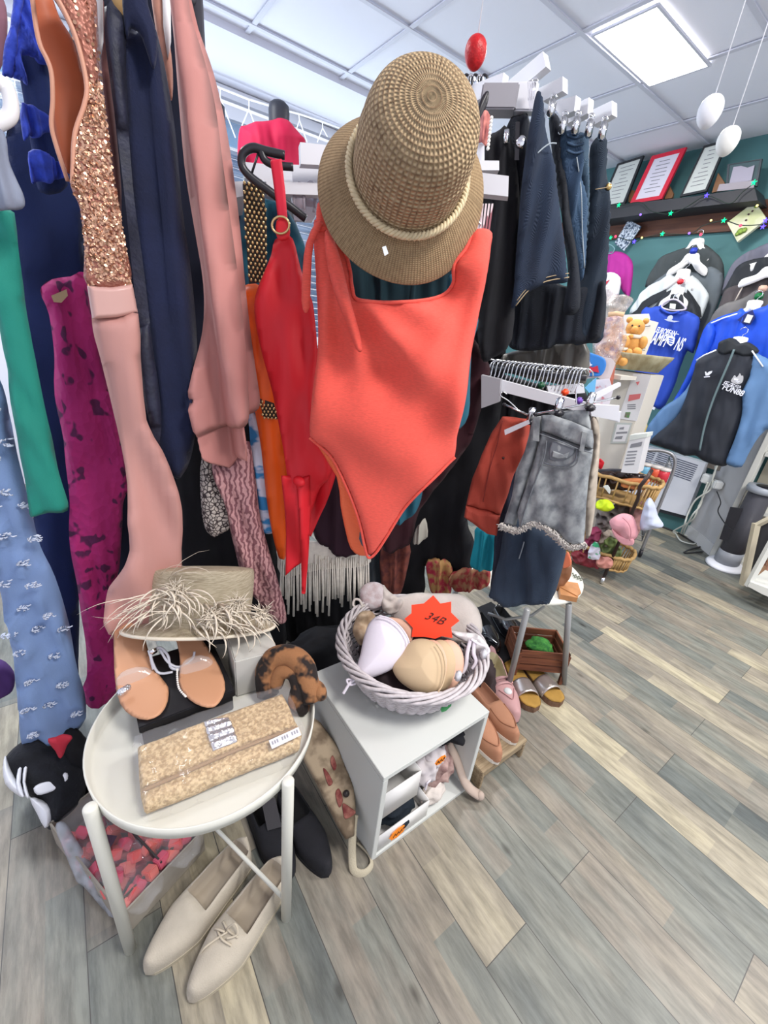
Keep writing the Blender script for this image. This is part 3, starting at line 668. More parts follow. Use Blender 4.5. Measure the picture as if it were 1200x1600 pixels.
add('edge_binding', tube([pl.at(x, y, cf(*pl.uv(x, y))+.006) for x, y in smoothpts([(711, 714), (690, 732), (660, 757), (632, 790), (606, 832), (588, 860), (576, 868), (570, 850), (562, 812), (545, 766), (520, 717), (500, 696), (485, 682)], 5)], .0035, 6), c_cor, t)
add('edge_binding', tube([pl.at(x, y, cf(*pl.uv(x, y))+.006) for x, y in smoothpts([(510, 342), (524, 362), (540, 396), (548, 425), (552, 452), (560, 470), (600, 474), (650, 472), (690, 462), (707, 443), (706, 416), (724, 392), (736, 364)], 5)], .0035, 6), c_cor, t)
add('shoulder_fold', puff([(508, 360), (520, 370), (534, 410), (546, 460), (562, 520), (566, 548), (556, 545), (540, 500), (528, 470), (518, 440), (510, 400)], pl.off(.035), .018, .015, cf, smooth=2), c_cor, t)
add('tie', puff([(494, 346), (505, 350), (490, 380), (486, 430), (484, 480), (476, 489), (471, 470), (473, 420), (478, 380)], pl.off(.03), .012, .01, None, smooth=2), c_cor, t)
add('tie', puff([(496, 318), (505, 316), (510, 345), (512, 360), (498, 362), (494, 345)], pl.off(.02), .015, .01, None, smooth=2), c_cor, t)
add('hygiene_label', slab([(562, 832), (567, 830), (572, 842), (570, 856), (565, 852), (561, 842)], pl.off(.0), .002, d=.0), M('slate_sticker', S(70, 86, 100), .5), t, smooth=False)
# striped strap by the hat
pl2 = VP(752, 350, .93)
t = T('strap_bundle', 'burgundy striped straps looped under the white arm right of the hat', 'straps', pl2.at(750, 365))
for k in range(5):
    x = 744+k*5
    add('strap', merge(slab([(x+4, 318), (x+7, 318), (x+3-k*.6, 366), (x-k*.6, 366)], pl2, .003)), M('striped_webbing', S(156, 100, 110), .7, col2=S(230, 215, 220), vs=70, stretch=(1, 1, .3), thr=(.5, .55)), t, smooth=False)
add('wire_loop', tube(smoothpts([pl2.at(745, 300), pl2.at(746, 340), pl2.at(752, 352)], 4), .0015, 6), M('chrome', (.8, .8, .82), .15, metal=1), t)
# ================================================================== STRAW HAT
bc = W(637, 276, .84); tc_ = W(675, 150, .70)
axv = tc_-bc; hl = np.linalg.norm(axv)
prof = [(.0005, hl), (.012, hl-.0003), (.03, hl-.002), (.05, hl-.007), (.066, hl-.016), (.078, hl-.03), (.085, hl-.05), (.089, hl-.075), (.091, hl*.45), (.092, hl*.25), (.093, .012), (.096, .0), (.104, -.008), (.118, -.018), (.132, -.030), (.142, -.040), (.147, -.046), (.149, -.050), (.146, -.051), (.132, -.036), (.118, -.025), (.104, -.014), (.093, -.004), (.088, .02), (.088, hl*.4), (.08, hl-.06), (.06, hl-.02), (.0005, hl-.006)]
pp = [tuple(q) for q in smoothpts([np.array(q) for q in prof], 4)]
n = 128
V, F = lathe([(a_*.97, b_) for a_, b_ in pp], bc, axv, n)
u_, v_, ax_ = frame_of(axv); V2 = []
for i, p in enumerate(V):
    k = i % n; a = 2*PI*k/n; r = pp[i//n][0]; q = np.array(p)
    if r > .096: q = q+ax_*((r-.096)/.053)*(.012*math.sin(2*a+.6)+.006*math.sin(3*a))
    V2.append(q)
UV = []; s = 0; acc = [0]
for i in range(1, len(pp)): s += math.hypot(pp[i][0]-pp[i-1][0], pp[i][1]-pp[i-1][1]); acc.append(s)
for i in range(len(pp)):
    for k in range(n): UV.append((k/n, acc[i]))
t = T('straw_hat', 'tan crocheted straw hat with round crown and braided band', 'hat', bc)
# split crown / brim by rows so each can have its own weave
m_str = knit('crochet_straw', S(190, 166, 132), S(104, 82, 62), 60, 135, 1.0)
m_brim = knit('woven_straw', S(160, 136, 104), S(118, 96, 72), 150, 330, .5)
cut = [i for i, q in enumerate(pp) if q[0] > .0962][0]
FB = [f for f in F if len(f) == 4 and cut*n <= min(f) and max(f) < (len(pp)-1)*n and min(f)//n < cut+40]
FC = [f for f in F if f not in set(FB)]
add('crown', (V2, FC), m_str, t, uv=UV)
add('brim', (V2, FB), m_brim, t, uv=UV)
br = []
for ph in (0, 2*PI/3, 4*PI/3):
    pts = []
    for k in range(160):
        a = 2*PI*k/160; w_ = a*30+ph
        R_ = .096+.0035*math.cos(w_); hh = .010+.0045*math.sin(w_*1)
        pts.append(bc+ax_*hh+(u_*math.cos(a)+v_*math.sin(a))*R_)
    br.append(tube(pts, .0032, 6, closed=True))
add('braided_band', merge(*br), M('cream_cord', S(214, 196, 160), .8, var=.2, vs=80), t)
pl = VP(602, 393, .74)
add('price_tag', slab([(597, 386), (603, 384), (607, 396), (601, 400)], pl, .001), M('tag_paper', S(236, 238, 242), .5), t, smooth=False)
# ================================================================== DARK CLOTHES BEHIND THE SWIMWEAR
c_maroon = M('maroon_cloth', S(52, 16, 26), .9, var=.3, vs=6)
c_bteal = M('petrol_cloth', S(30, 92, 112), .8, var=.25, vs=9)
c_bot = M('bottle_cloth', S(14, 46, 56), .9, var=.2, vs=6)
chrome = M('chrome', (.8, .8, .82), .15, metal=1)
def G(name, label, poly, r, mat, yaw=0, th=.04, A=.012, k=60, seed=1, cat='garment', edge=.018, at=None, **kw):
    xs = [p[0] for p in poly]; ys = [p[1] for p in poly]
    return cloth(name, label, cat, poly, VP(sum(xs)/len(xs), sum(ys)/len(ys), r, yaw), mat, th, edge, folds(A, k, .1, seed), **kw)
G('black_trousers', 'long black trousers hanging right of the coral swimsuit', [(700, 470), (780, 470), (790, 560), (780, 660), (758, 740), (730, 810), (742, 850), (736, 893), (706, 905), (690, 880), (664, 885), (662, 930), (622, 930), (624, 850), (650, 740), (680, 600)], 1.45, c_black, cat='trousers')
G('maroon_blouse', 'dark maroon top just behind the coral swimsuit, right side', [(700, 500), (760, 560), (762, 600), (735, 690), (700, 740), (655, 800), (640, 850), (600, 858), (585, 780), (620, 600)], 1.28, c_maroon, cat='top')
G('maroon_dress', 'dark maroon dress behind the red swimsuit ties', [(450, 560), (520, 560), (560, 640), (580, 780), (572, 845), (540, 872), (500, 850), (478, 790)], 1.2, M('aubergine_cloth', S(44, 18, 34), .9, var=.2, vs=6), cat='dress')
G('petrol_blouse', 'petrol blue top peeping out along the right edge of the coral swimsuit', [(700, 430), (735, 470), (748, 500), (738, 540), (735, 590), (732, 650), (712, 672), (690, 620)], 1.08, c_bteal, cat='top')
G('petrol_vest', 'petrol blue vest hem below the right hip of the coral swimsuit', [(600, 740), (656, 740), (660, 770), (650, 800), (628, 818), (610, 814), (590, 780)], 1.1, c_bteal, cat='vest')
G('bottle_green_blouse', 'dark bottle green top seen through the neckline of the coral swimsuit', [(538, 395), (600, 380), (700, 370), (735, 350), (720, 430), (690, 500), (560, 500)], 1.14, c_bot, cat='top')
G('teal_print_blouse', 'teal top hanging behind the gold beaded swimsuit band', [(362, 330), (384, 300), (450, 330), (480, 400), (470, 460), (380, 480), (366, 420)], 1.3, M('teal_print', S(30, 96, 116), .8, col2=S(20, 40, 62), vs=14), cat='top')
G('brown_skirt', 'patterned rust brown skirt low behind the basket of bras', [(596, 850), (640, 848), (634, 900), (622, 935), (598, 932)], 1.35, M('rust_print', S(124, 66, 54), .85, col2=S(84, 44, 44), vs=40), cat='skirt')
G('grey_skirt', 'grey skirt hem between the white fringe and the rust skirt', [(565, 850), (600, 850), (602, 930), (570, 932)], 1.38, M('slate_cloth', S(64, 70, 76), .85), cat='skirt')
G('black_skirt', 'black skirt low in the gap right of the white fringe', [(440, 880), (570, 880), (600, 930), (560, 1020), (450, 1030)], 1.5, c_black, cat='skirt')
c_flor = M('floral_print', S(176, 134, 84), .85, col2=S(170, 50, 70), vs=34, thr=(.42, .55))
G('floral_trousers', 'floral print trouser hems above the basket, left leg', [(668, 876), (704, 880), (706, 915), (700, 934), (676, 930), (668, 905)], 1.42, c_flor, cat='trousers')
G('floral_skirt', 'floral print skirt hem right of the floral trousers', [(705, 896), (760, 888), (766, 905), (758, 918), (722, 925), (706, 922)], 1.4, M('floral_print_dark', S(150, 108, 78), .85, col2=S(140, 44, 48), vs=40, thr=(.42, .58)), cat='skirt')
G('white_lace_hem', 'small white lace hem against the black trousers', [(650, 826), (664, 812), (668, 840), (652, 850), (645, 848)], 1.26, M('offwhite_lace', S(160, 156, 146), .9), cat='top', th=.02)
# fringe
t = T('fringed_blouse', 'white top with long tassel fringe showing under the red swimsuit', 'top', W(505, 965, 1.2))
pl = VP(505, 900, 1.2)
m_fr = M('ivory_yarn', S(226, 220, 208), .9, var=.15, vs=60)
add('body', puff([(440, 850), (500, 846), (572, 862), (572, 884), (500, 890), (440, 900)], pl.off(-.01), .02, .01, None), m_fr, t)
fr = []; rnd = random.Random(8)
for k in range(42):
    x = 440+k*3.3; y0 = 872+rnd.uniform(-8, 10); y1 = 955-abs(k-14)*.5+rnd.uniform(-22, 14); dx = rnd.uniform(-3, 3)
    fr.append(tube([pl.at(x, y0, .004), pl.at(x+dx*.4, (y0+y1)/2, .008), pl.at(x+dx, y1, .004)], [.0024, .0032, .0042], 5))
add('fringe', merge(*fr), m_fr, t, kind='stuff')
# ================================================================== UPPER ARMS AND JEANS
st = bpy.data.objects['display_stand']
dn = 0
def arm2(a, b, c, d, r, yaw, dep=.02):  # a,b near end top/bottom ; c,d far end bottom/top
    pl = VP(*a, r, yaw); add('arm', slab([a, b, c, d], pl, dep), m_beam, st, smooth=False)
arm2((787, 113), (783, 140), (738, 160), (728, 136), 1.24, -40)
arm2((848, 80), (853, 104), (785, 162), (790, 130), 1.26, -40)
arm2((879, 119), (879, 142), (848, 158), (838, 140), 1.28, -40)
arm2((900, 149), (897, 173), (876, 182), (860, 160), 1.3, -40)
arm2((920, 152), (918, 177), (884, 194), (880, 172), 1.32, -40)
arm2((956, 157), (956, 179), (926, 196), (904, 182), 1.34, -40)
add('arm_block', box(VP(780, 155, 1.26).at(780, 158), (.05, .08, .045), 0.7, bev=.003), M('grey_end', S(150, 148, 154), .5), st, smooth=False)
add('arm_block', box(VP(800, 160, 1.26).at(806, 155), (.03, .09, .05), 0.7, bev=.003), m_beam, st, smooth=False)
def jeans_mat(nm, c, c2, s=1): return M(nm, c, .85, col2=c2, vs=14, stretch=(1, 1, .35), thr=(.3, .72), bump=.35, bs=420, btype='weave')
j_dark = jeans_mat('indigo_denim', S(34, 50, 74), S(20, 30, 48)); j_mid = jeans_mat('blue_denim', S(64, 90, 116), S(40, 60, 86)); j_blk = jeans_mat('black_denim', S(24, 30, 42), S(12, 15, 22)); j_ink = jeans_mat('ink_denim', S(28, 44, 60), S(18, 28, 42))
stitch = M('tan_stitch', S(160, 140, 110), .7); m_wstitch = M('pale_stitch', S(150, 160, 168), .7)
brass = M('brass_button', S(190, 160, 100), .3, metal=.8)
def line(pl, pts, d, r, mat, par, nm='stitching', k=4): return add(nm, tube([pl.at(x, y, d) for x, y in smoothpts(pts, k)], r, 5), mat, par)
def clips(pts, r, label, group):
    for (x, y) in pts:
        pl = VP(x, y, r); t = T('trouser_clip', label, 'clip', pl.at(x, y), group)
        add('hook', tube(smoothpts([pl.at(x, y+2), pl.at(x-1, y-8), pl.at(x+1, y-16), pl.at(x+6, y-16), pl.at(x+8, y-11)], 4), .0016, 6), chrome, t)
        add('jaw', box(pl.at(x, y+7), (.02, .012, .03), .3, bev=.002), chrome, t)
# leftmost dark ones
G('dark_garment', 'black garment crammed behind the hat at the left end of the jeans', [(742, 270), (770, 205), (800, 215), (812, 320), (806, 420), (800, 530), (770, 560), (752, 560), (744, 480), (756, 380)], 1.22, c_black, cat='garment', k=40, A=.015)
G('dark_jeans', 'very dark wide jeans at the back below the mid blue jeans', [(800, 430), (860, 440), (905, 450), (944, 440), (938, 528), (870, 538), (858, 545), (812, 548), (792, 530)], 1.36, j_blk, cat='jeans')
G('dark_jeans', 'thin black jeans edge between the black garment and the flared denim skirt', [(790, 200), (824, 180), (836, 240), (830, 330), (812, 420), (800, 500), (786, 470), (790, 330)], 1.26, j_blk, cat='jeans', k=40)
t = T('denim_skirt', 'dark flared denim skirt with a curved pale stitched waist seam and hem', 'skirt', W(840, 487, 1.22))
poly = [(836, 146), (846, 152), (852, 176), (858, 202), (862, 236), (871, 292), (880, 370), (886, 432), (882, 442), (860, 444), (837, 450), (815, 464), (798, 486), (803, 437), (810, 340), (818, 250), (828, 180)]
pl = VP(840, 330, 1.2, 25); add('panel', puff(poly, pl, .04, .03, folds(.006, 20, 0, 3)), j_dark, t)
line(pl, [(832, 245), (842, 236), (852, 230), (861, 230)], .022, .0016, m_wstitch, t)
line(pl, [(884, 434), (850, 440), (824, 452), (802, 478)], .014, .0014, stitch, t)
line(pl, [(883, 428), (850, 434), (824, 446), (803, 470)], .016, .001, stitch, t)
G('dark_jeans', 'narrow dark jeans right behind the flared denim skirt', [(858, 178), (873, 182), (879, 220), (884, 280), (896, 360), (905, 420), (905, 484), (880, 488), (888, 430), (880, 360), (870, 290), (862, 230)], 1.27, j_blk, cat='jeans', k=40, th=.03)
t = T('blue_jeans', 'mid blue jeans folded lengthwise with gathered waist, third from the right end', 'jeans', W(895, 440, 1.3))
pl = VP(895, 330, 1.3, 30)
add('leg_panel', puff([(876, 208), (890, 203), (900, 206), (906, 240), (914, 290), (916, 350), (914, 410), (906, 442), (896, 412), (888, 350), (880, 290), (874, 240)], pl, .04, .02, folds(.008, 44, 0, 2)), j_mid, t)
line(pl, [(893, 250), (900, 300), (902, 360), (906, 420)], .02, .0014, m_wstitch, t)
for yy in (216, 228, 240): line(pl, [(878, yy), (890, yy+4), (904, yy+1)], .020, .003, j_mid, t, 'waist_fold')
t = T('blue_jeans', 'paler grey-blue jeans edge between the mid blue jeans and the dark end pair', 'jeans', W(915, 380, 1.33))
pl = VP(915, 300, 1.33, 30)
add('leg_panel', puff([(902, 210), (914, 209), (921, 218), (918, 260), (920, 300), (917, 350), (916, 400), (908, 436), (912, 360), (908, 290), (900, 240)], pl, .03, .015, folds(.006, 60, 0, 5)), jeans_mat('steel_denim', S(84, 106, 122), S(52, 72, 92)), t)
t = T('dark_jeans', 'dark ink blue jeans with brass button at the right end of the upper row', 'jeans', W(930, 530, 1.36))
pl = VP(930, 370, 1.36, 25)
add('leg_panel', puff([(921, 236), (926, 222), (932, 215), (944, 211), (948, 230), (951, 262), (952, 320), (951, 390), (945, 470), (942, 530), (920, 536), (895, 536), (900, 480), (912, 420), (918, 360), (920, 290)], pl, .04, .02, folds(.005, 30, 0, 3)), j_ink, t)
add('button', lathe([(.0001, .004), (.006, .003), (.008, 0), (.0001, 0)], pl.at(947, 294, .012), pl.n, 14), brass, t)
line(pl, [(923, 300), (935, 298), (945, 296)], .022, .001, stitch, t)
# odd items on that rail: pink lace bit, hooks, belt
G('pink_lace_blouse', 'coral pink lace strap top tucked behind the top of the hat brim', [(748, 190), (756, 176), (766, 176), (767, 200), (762, 225), (750, 224), (745, 215)], 1.15, M('coral_lace', S(206, 130, 120), .8, col2=S(150, 80, 80), vs=60), cat='top', th=.02)
pl = VP(760, 205, 1.13); add('bead_string', merge(*[ball(pl.at(768-k*.7, 184+k*6), .0035, 6) for k in range(9)]), M('pearl', S(230, 226, 220), .3), label='short string of white beads beside the pink lace strap', cat='beads')
G('black_hanger_blouse', 'black curved hanger shoulder between the hat crown and the first white arm', [(744, 175), (756, 146), (764, 142), (762, 160), (752, 185), (746, 200)], 1.18, m_blk, cat='hanger', th=.015, A=0)
for k in range(5):
    x = 724+k*7; pl = VP(x, 120, 1.3); add('hanger_hook', tube(smoothpts([pl.at(x, 134), pl.at(x, 124), pl.at(x+4, 117), pl.at(x+9, 120), pl.at(x+9, 127)], 4), .003, 6), m_blk if k % 2 == 0 else chrome, label='hanger hook showing over the right shoulder of the hat crown', cat='hook', group='hooks over the hat crown')
clips([(833, 138), (862, 163), (880, 190), (900, 190), (921, 194), (942, 198)], 1.25, 'chrome clip gripping one pair of jeans under a white arm', 'chrome clips on the upper arms')
t = T('belt_buckle', 'round silver buckle on black strap hanging among the dark jeans', 'belt', W(815, 225, 1.2))
pl = VP(815, 225, 1.18); add('buckle', lathe([(.0001, .004), (.008, .004), (.012, 0), (.0001, -.002)], pl.at(814, 222), pl.n, 16), chrome, t); add('strap', slab([(806, 190), (812, 190), (811, 250), (804, 250)], pl, .004), m_blk, t, smooth=False)
pl = VP(793, 215, 1.19); add('metal_slide', tube([pl.at(792, 203), pl.at(791, 224)], .006, 10), chrome, label='silver tube slide on a black strap left of the round buckle', cat='buckle')
for k in range(4):
    pl = VP(828, 150, 1.22); add('clear_strap', slab([(824+k*3, 128), (826+k*3, 126), (829+k*2.5, 168), (827+k*2.5, 172)], pl, .002), M('clear_shiny', S(210, 210, 220), .1, alpha=.7), label='clear shiny hanging strap under the longest white arm', cat='strap', group='clear straps under the longest arm', smooth=False)
# ================================================================== LOWER ARMS, SHORTS
add('arm', slab([(758, 587), (970, 644), (968, 660), (760, 606)], VP(860, 620, 1.22, -8), .02), m_beam, st, smooth=False)
add('arm', slab([(752, 586), (782, 593), (780, 628), (752, 638)], VP(765, 605, 1.22, -8), .03), M('grey_end', S(150, 148, 154), .5), st, smooth=False)
add('arm', slab([(855, 604), (912, 600), (914, 614), (858, 618)], VP(885, 606, 1.3, 10), .02), m_beam, st, smooth=False)
add('arm', slab([(926, 618), (970, 598), (970, 603), (928, 626)], VP(945, 610, 1.2, 30), .012), m_beam, st, smooth=False)
add('arm', slab([(922, 632), (968, 634), (966, 658), (924, 650)], VP(945, 642, 1.2, 10), .012), m_beam, st, smooth=False)
t = T('hanger_bar', 'slim black bar crowded with chrome hanger hooks above the lower white arm', 'bar', W(840, 575, 1.33))
pl = VP(840, 575, 1.33, -6)
add('rail', tube([pl.at(754, 574), pl.at(916, 590)], .010, 8), m_blk, t)
for k in range(26):
    x = 760+k*6.1; y = 571+k*.6; l = random.Random(k).uniform(-2, 2)
    h_ = T('hanger', 'chrome hanger hook hung on the black bar above the lower white arm', 'hanger', pl.at(x, y), 'chrome hooks on the black bar')
    add('hook', tube(smoothpts([pl.at(x-14, y+26, .03), pl.at(x-8, y+12, .03), pl.at(x-3+l, y-6, .02), pl.at(x+6+l, y-10, .012), pl.at(x+13, y-5, .0), pl.at(x+14, y+2, -.008)], 4), .0019, 6), chrome, h_)
for (x, y, c, lab) in ((846, 602, S(10, 70, 40), 'small green size cube on a hanger hook'), (883, 613, S(235, 70, 20), 'small orange size cube on a hanger hook'), (905, 626, S(110, 70, 170), 'small purple size cube on a hanger hook')):
    pl = VP(x, y, 1.18); add('size_marker', box(pl.at(x, y), (.024, .016, .016), .4, bev=.004), M('marker_%d' % x, c, .4), label=lab, cat='size marker')
def cliphanger(a, b, r, label, hook, clipsat, yaw=0):
    pl = VP((a[0]+b[0])/2, (a[1]+b[1])/2, r, yaw); t = T('clip_hanger', label, 'hanger', pl.at(*hook))
    add('bar', tube([pl.at(*a), pl.at(*b)], .0026, 8), chrome, t)
    m = ((a[0]+b[0])/2, (a[1]+b[1])/2)
    add('hook', tube(smoothpts([pl.at(*m), pl.at(m[0]+(hook[0]-m[0])*.5-3, m[1]+(hook[1]-m[1])*.5), pl.at(hook[0]-4, hook[1]+6), pl.at(*hook), pl.at(hook[0]+6, hook[1]+4)], 4), .0018, 6), chrome, t)
    for q in clipsat:
        c = add('clip', box(pl.at(q[0], q[1], .004), (.022, .014, .04), .2, bev=.003), chrome, t)
        add('rubber_tip', box(pl.at(q[0], q[1]+11, .006), (.024, .018, .014), .2, bev=.003), m_blk, c)
    for q in (a, b): add('end_cap', ball(pl.at(*q), .005, 6), m_blk, t)
# grey denim shorts
t = T('denim_shorts', 'light grey denim shorts with frayed hem on the lower right arm', 'shorts', W(860, 845, 1.1))
g_den = M('grey_denim', S(158, 162, 164), .85, col2=S(104, 108, 114), vs=34, vdet=6, stretch=(1, 1, .8), thr=(.36, .62), bump=.4, bs=400, btype='weave')
g_edge = M('grey_seam', S(112, 116, 122), .85, var=.3, vs=60)
pl = VP(865, 750, 1.1, -4)
f_ = folds(.004, 30, .25, 4, .003)
add('waistband', puff([(845, 649), (862, 648), (890, 657), (926, 672), (928, 690), (926, 702), (900, 694), (872, 682), (846, 674)], pl.off(.006), .03, .012, f_, smooth=1), g_den, t)
add('back_waist', puff([(856, 645), (880, 642), (918, 640), (923, 660), (924, 672), (890, 662)], pl.off(-.03), .02, .01, None, smooth=1), g_den, t)
add('leg_front', puff([(846, 672), (872, 681), (900, 693), (927, 701), (925, 718), (920, 745), (916, 790), (914, 830), (912, 850), (894, 850), (880, 842), (862, 826), (838, 816), (812, 824), (808, 800), (822, 760), (836, 715)], pl, .035, .02, f_, smooth=1, res=80), g_den, t)
add('leg_back', puff([(833, 652), (846, 650), (846, 680), (838, 710), (826, 750), (814, 790), (806, 822), (794, 820), (786, 818), (800, 775), (806, 735), (820, 705), (828, 675)], pl.off(-.012), .03, .015, f_, smooth=1), g_den, t)
sd = .0185
line(pl, [(846, 676), (872, 685), (900, 697), (926, 705)], sd+.004, .0016, g_edge, t, 'seam')
line(pl, [(856, 686), (852, 712), (838, 750), (824, 790), (816, 820)], sd+.002, .002, g_edge, t, 'seam')
line(pl, [(903, 698), (900, 716), (886, 724), (866, 724), (852, 720)], sd+.003, .0016, M('pocket_dark_seam', S(92, 96, 104), .9), t, 'pocket_edge')  # darker grey line along the pocket edge
line(pl, [(905, 702), (903, 720), (888, 728), (866, 728), (851, 724)], sd+.002, .0010, g_edge, t, 'pocket_edge')
add('pocket_bag', puff([(862, 690), (880, 694), (898, 700), (894, 712), (878, 720), (858, 718)], pl.off(.017), .008, .006, None, smooth=2), M('pocket_denim', S(112, 116, 122), .9), t)
add('coin_pocket', puff([(864, 704), (880, 710), (890, 706), (886, 716), (872, 717), (862, 714)], pl.off(.022), .006, .003, None, smooth=0), g_den, t)
for q in ([(910, 674), (917, 676), (912, 706), (905, 704)], [(834, 652), (843, 652), (842, 690), (833, 688)]): add('belt_loop', slab(q, pl.off(.026), .006), g_den, t, smooth=False)
rnd = random.Random(11); fz_ = []
hem = [pl.uv(x, y) for x, y in smoothpts([(786, 818), (800, 824), (812, 825), (824, 818), (838, 814), (852, 820), (866, 830), (880, 843), (896, 851), (914, 848)], 14)]
for q in hem:
    for k in range(5):
        x, y = q[0]+rnd.uniform(-.004, .004), q[1]+rnd.uniform(-.004, .006); l = rnd.uniform(.006, .014)
        fz_.append(tube([pl.to(x, y, .008+rnd.uniform(-.01, .012)), pl.to(x+rnd.uniform(-.007, .007), y-l*.5, .012), pl.to(x+rnd.uniform(-.012, .008), y-l, rnd.uniform(0, .014))], .0016, 4))
add('frayed_hem', merge(*fz_), M('fray_thread', S(196, 190, 184), .95), t, kind='stuff')
cliphanger((836, 647), (966, 621), 1.12, 'chrome clip hanger holding the grey denim shorts', (905, 600), [(873, 634), (922, 626)], 10)
# long dark denim skirt under shorts
t = T('denim_skirt', 'long dark blue denim skirt hanging below the grey shorts', 'skirt', W(820, 945, 1.22))
pl = VP(825, 890, 1.2, -6)
add('panel', puff([(790, 800), (884, 846), (884, 865), (877, 895), (868, 925), (858, 944), (836, 944), (810, 946), (790, 948), (776, 940), (763, 932), (770, 908), (780, 870)], pl, .05, .03, folds(.006, 18, .2, 3), smooth=1), jeans_mat('night_denim', S(52, 66, 84), S(36, 48, 66)), t)
line(pl, [(763, 929), (778, 936), (800, 943), (830, 941), (857, 940)], .012, .0014, m_wstitch, t, 'hem_stitch')
line(pl, [(822, 842), (818, 856), (814, 868)], .025, .0018, M('worn_patch', S(130, 138, 146), .9), t, 'worn_mark')
G('navy_skirt', 'navy garment edge between the rust shorts and the grey shorts', [(790, 700), (820, 690), (812, 760), (800, 830), (790, 880), (778, 940), (766, 925), (770, 880), (774, 820)], 1.28, jeans_mat('navy_denim', S(42, 46, 66), S(28, 32, 48)), cat='skirt', th=.03)
t = T('rust_shorts', 'rust orange turn-up shorts left of the grey denim shorts', 'shorts', W(765, 833, 1.25))
c_rust = M('rust_twill', S(168, 64, 48), .8, var=.2, vs=8, bump=.2, bs=400)
pl = VP(775, 740, 1.22, 8)
add('leg_panel', puff([(785, 650), (808, 652), (830, 656), (826, 690), (816, 715), (804, 740), (794, 770), (782, 805), (766, 798), (748, 796), (728, 790), (738, 750), (752, 712), (768, 676)], pl, .035, .02, folds(.007, 24, .35, 6), smooth=1), c_rust, t)
add('turn_up', puff([(728, 790), (748, 795), (766, 797), (782, 804), (776, 835), (760, 832), (748, 824), (734, 814), (725, 806)], pl.off(.004), .042, .015, folds(.005, 24, .3, 6), smooth=1), c_rust, t)
add('pocket_button', ball(pl.at(785, 712, .026), .004, 6), M('dark_stud', S(60, 20, 18), .4), t)
line(pl, [(784, 655), (776, 690), (764, 730), (754, 780)], .022, .0014, M('rust_seam', S(120, 38, 32), .8), t, 'seam')
cliphanger((788, 632), (834, 652), 1.18, 'chrome clip hanger above the rust shorts', (786, 612), [(830, 648)], 10)
pl = VP(808, 665, 1.16); add('clear_hanger_bar', slab([(788, 672), (826, 656), (828, 662), (789, 680)], pl, .006), M('clear_shiny', S(210, 210, 220), .1, alpha=.7), label='clear plastic hanger arm crossing the top of the rust shorts', cat='hanger', smooth=False)
G('turquoise_trousers', 'turquoise trouser hem below the rust shorts', [(744, 826), (776, 836), (774, 870), (768, 892), (742, 890), (734, 882), (740, 850)], 1.36, M('turquoise_cloth', S(12, 132, 150), .8), cat='trousers', th=.03)
G('beige_trousers', 'beige trouser edge hanging just behind the right side of the grey shorts', [(922, 660), (930, 650), (938, 680), (934, 740), (929, 800), (922, 838), (914, 836), (918, 760), (926, 700)], 1.2, M('beige_twill', S(176, 164, 150), .8, var=.15, vs=10), cat='trousers', th=.03)
G('charcoal_skirts', 'dark skirts and trousers packed behind the grey shorts under the white arm', [(755, 590), (840, 600), (915, 612), (918, 680), (860, 720), (800, 740), (760, 720)], 1.52, c_black, cat='skirts')
G('black_leather_blouse', 'shiny black garment behind the hanger hooks', [(776, 560), (820, 545), (912, 530), (916, 600), (870, 600), (800, 585)], 1.45, M('black_satin', S(40, 38, 38), .4, col2=S(90, 86, 80), vs=22, stretch=(1, 1, .4), thr=(.62, .7)), cat='top', A=.02, k=40)
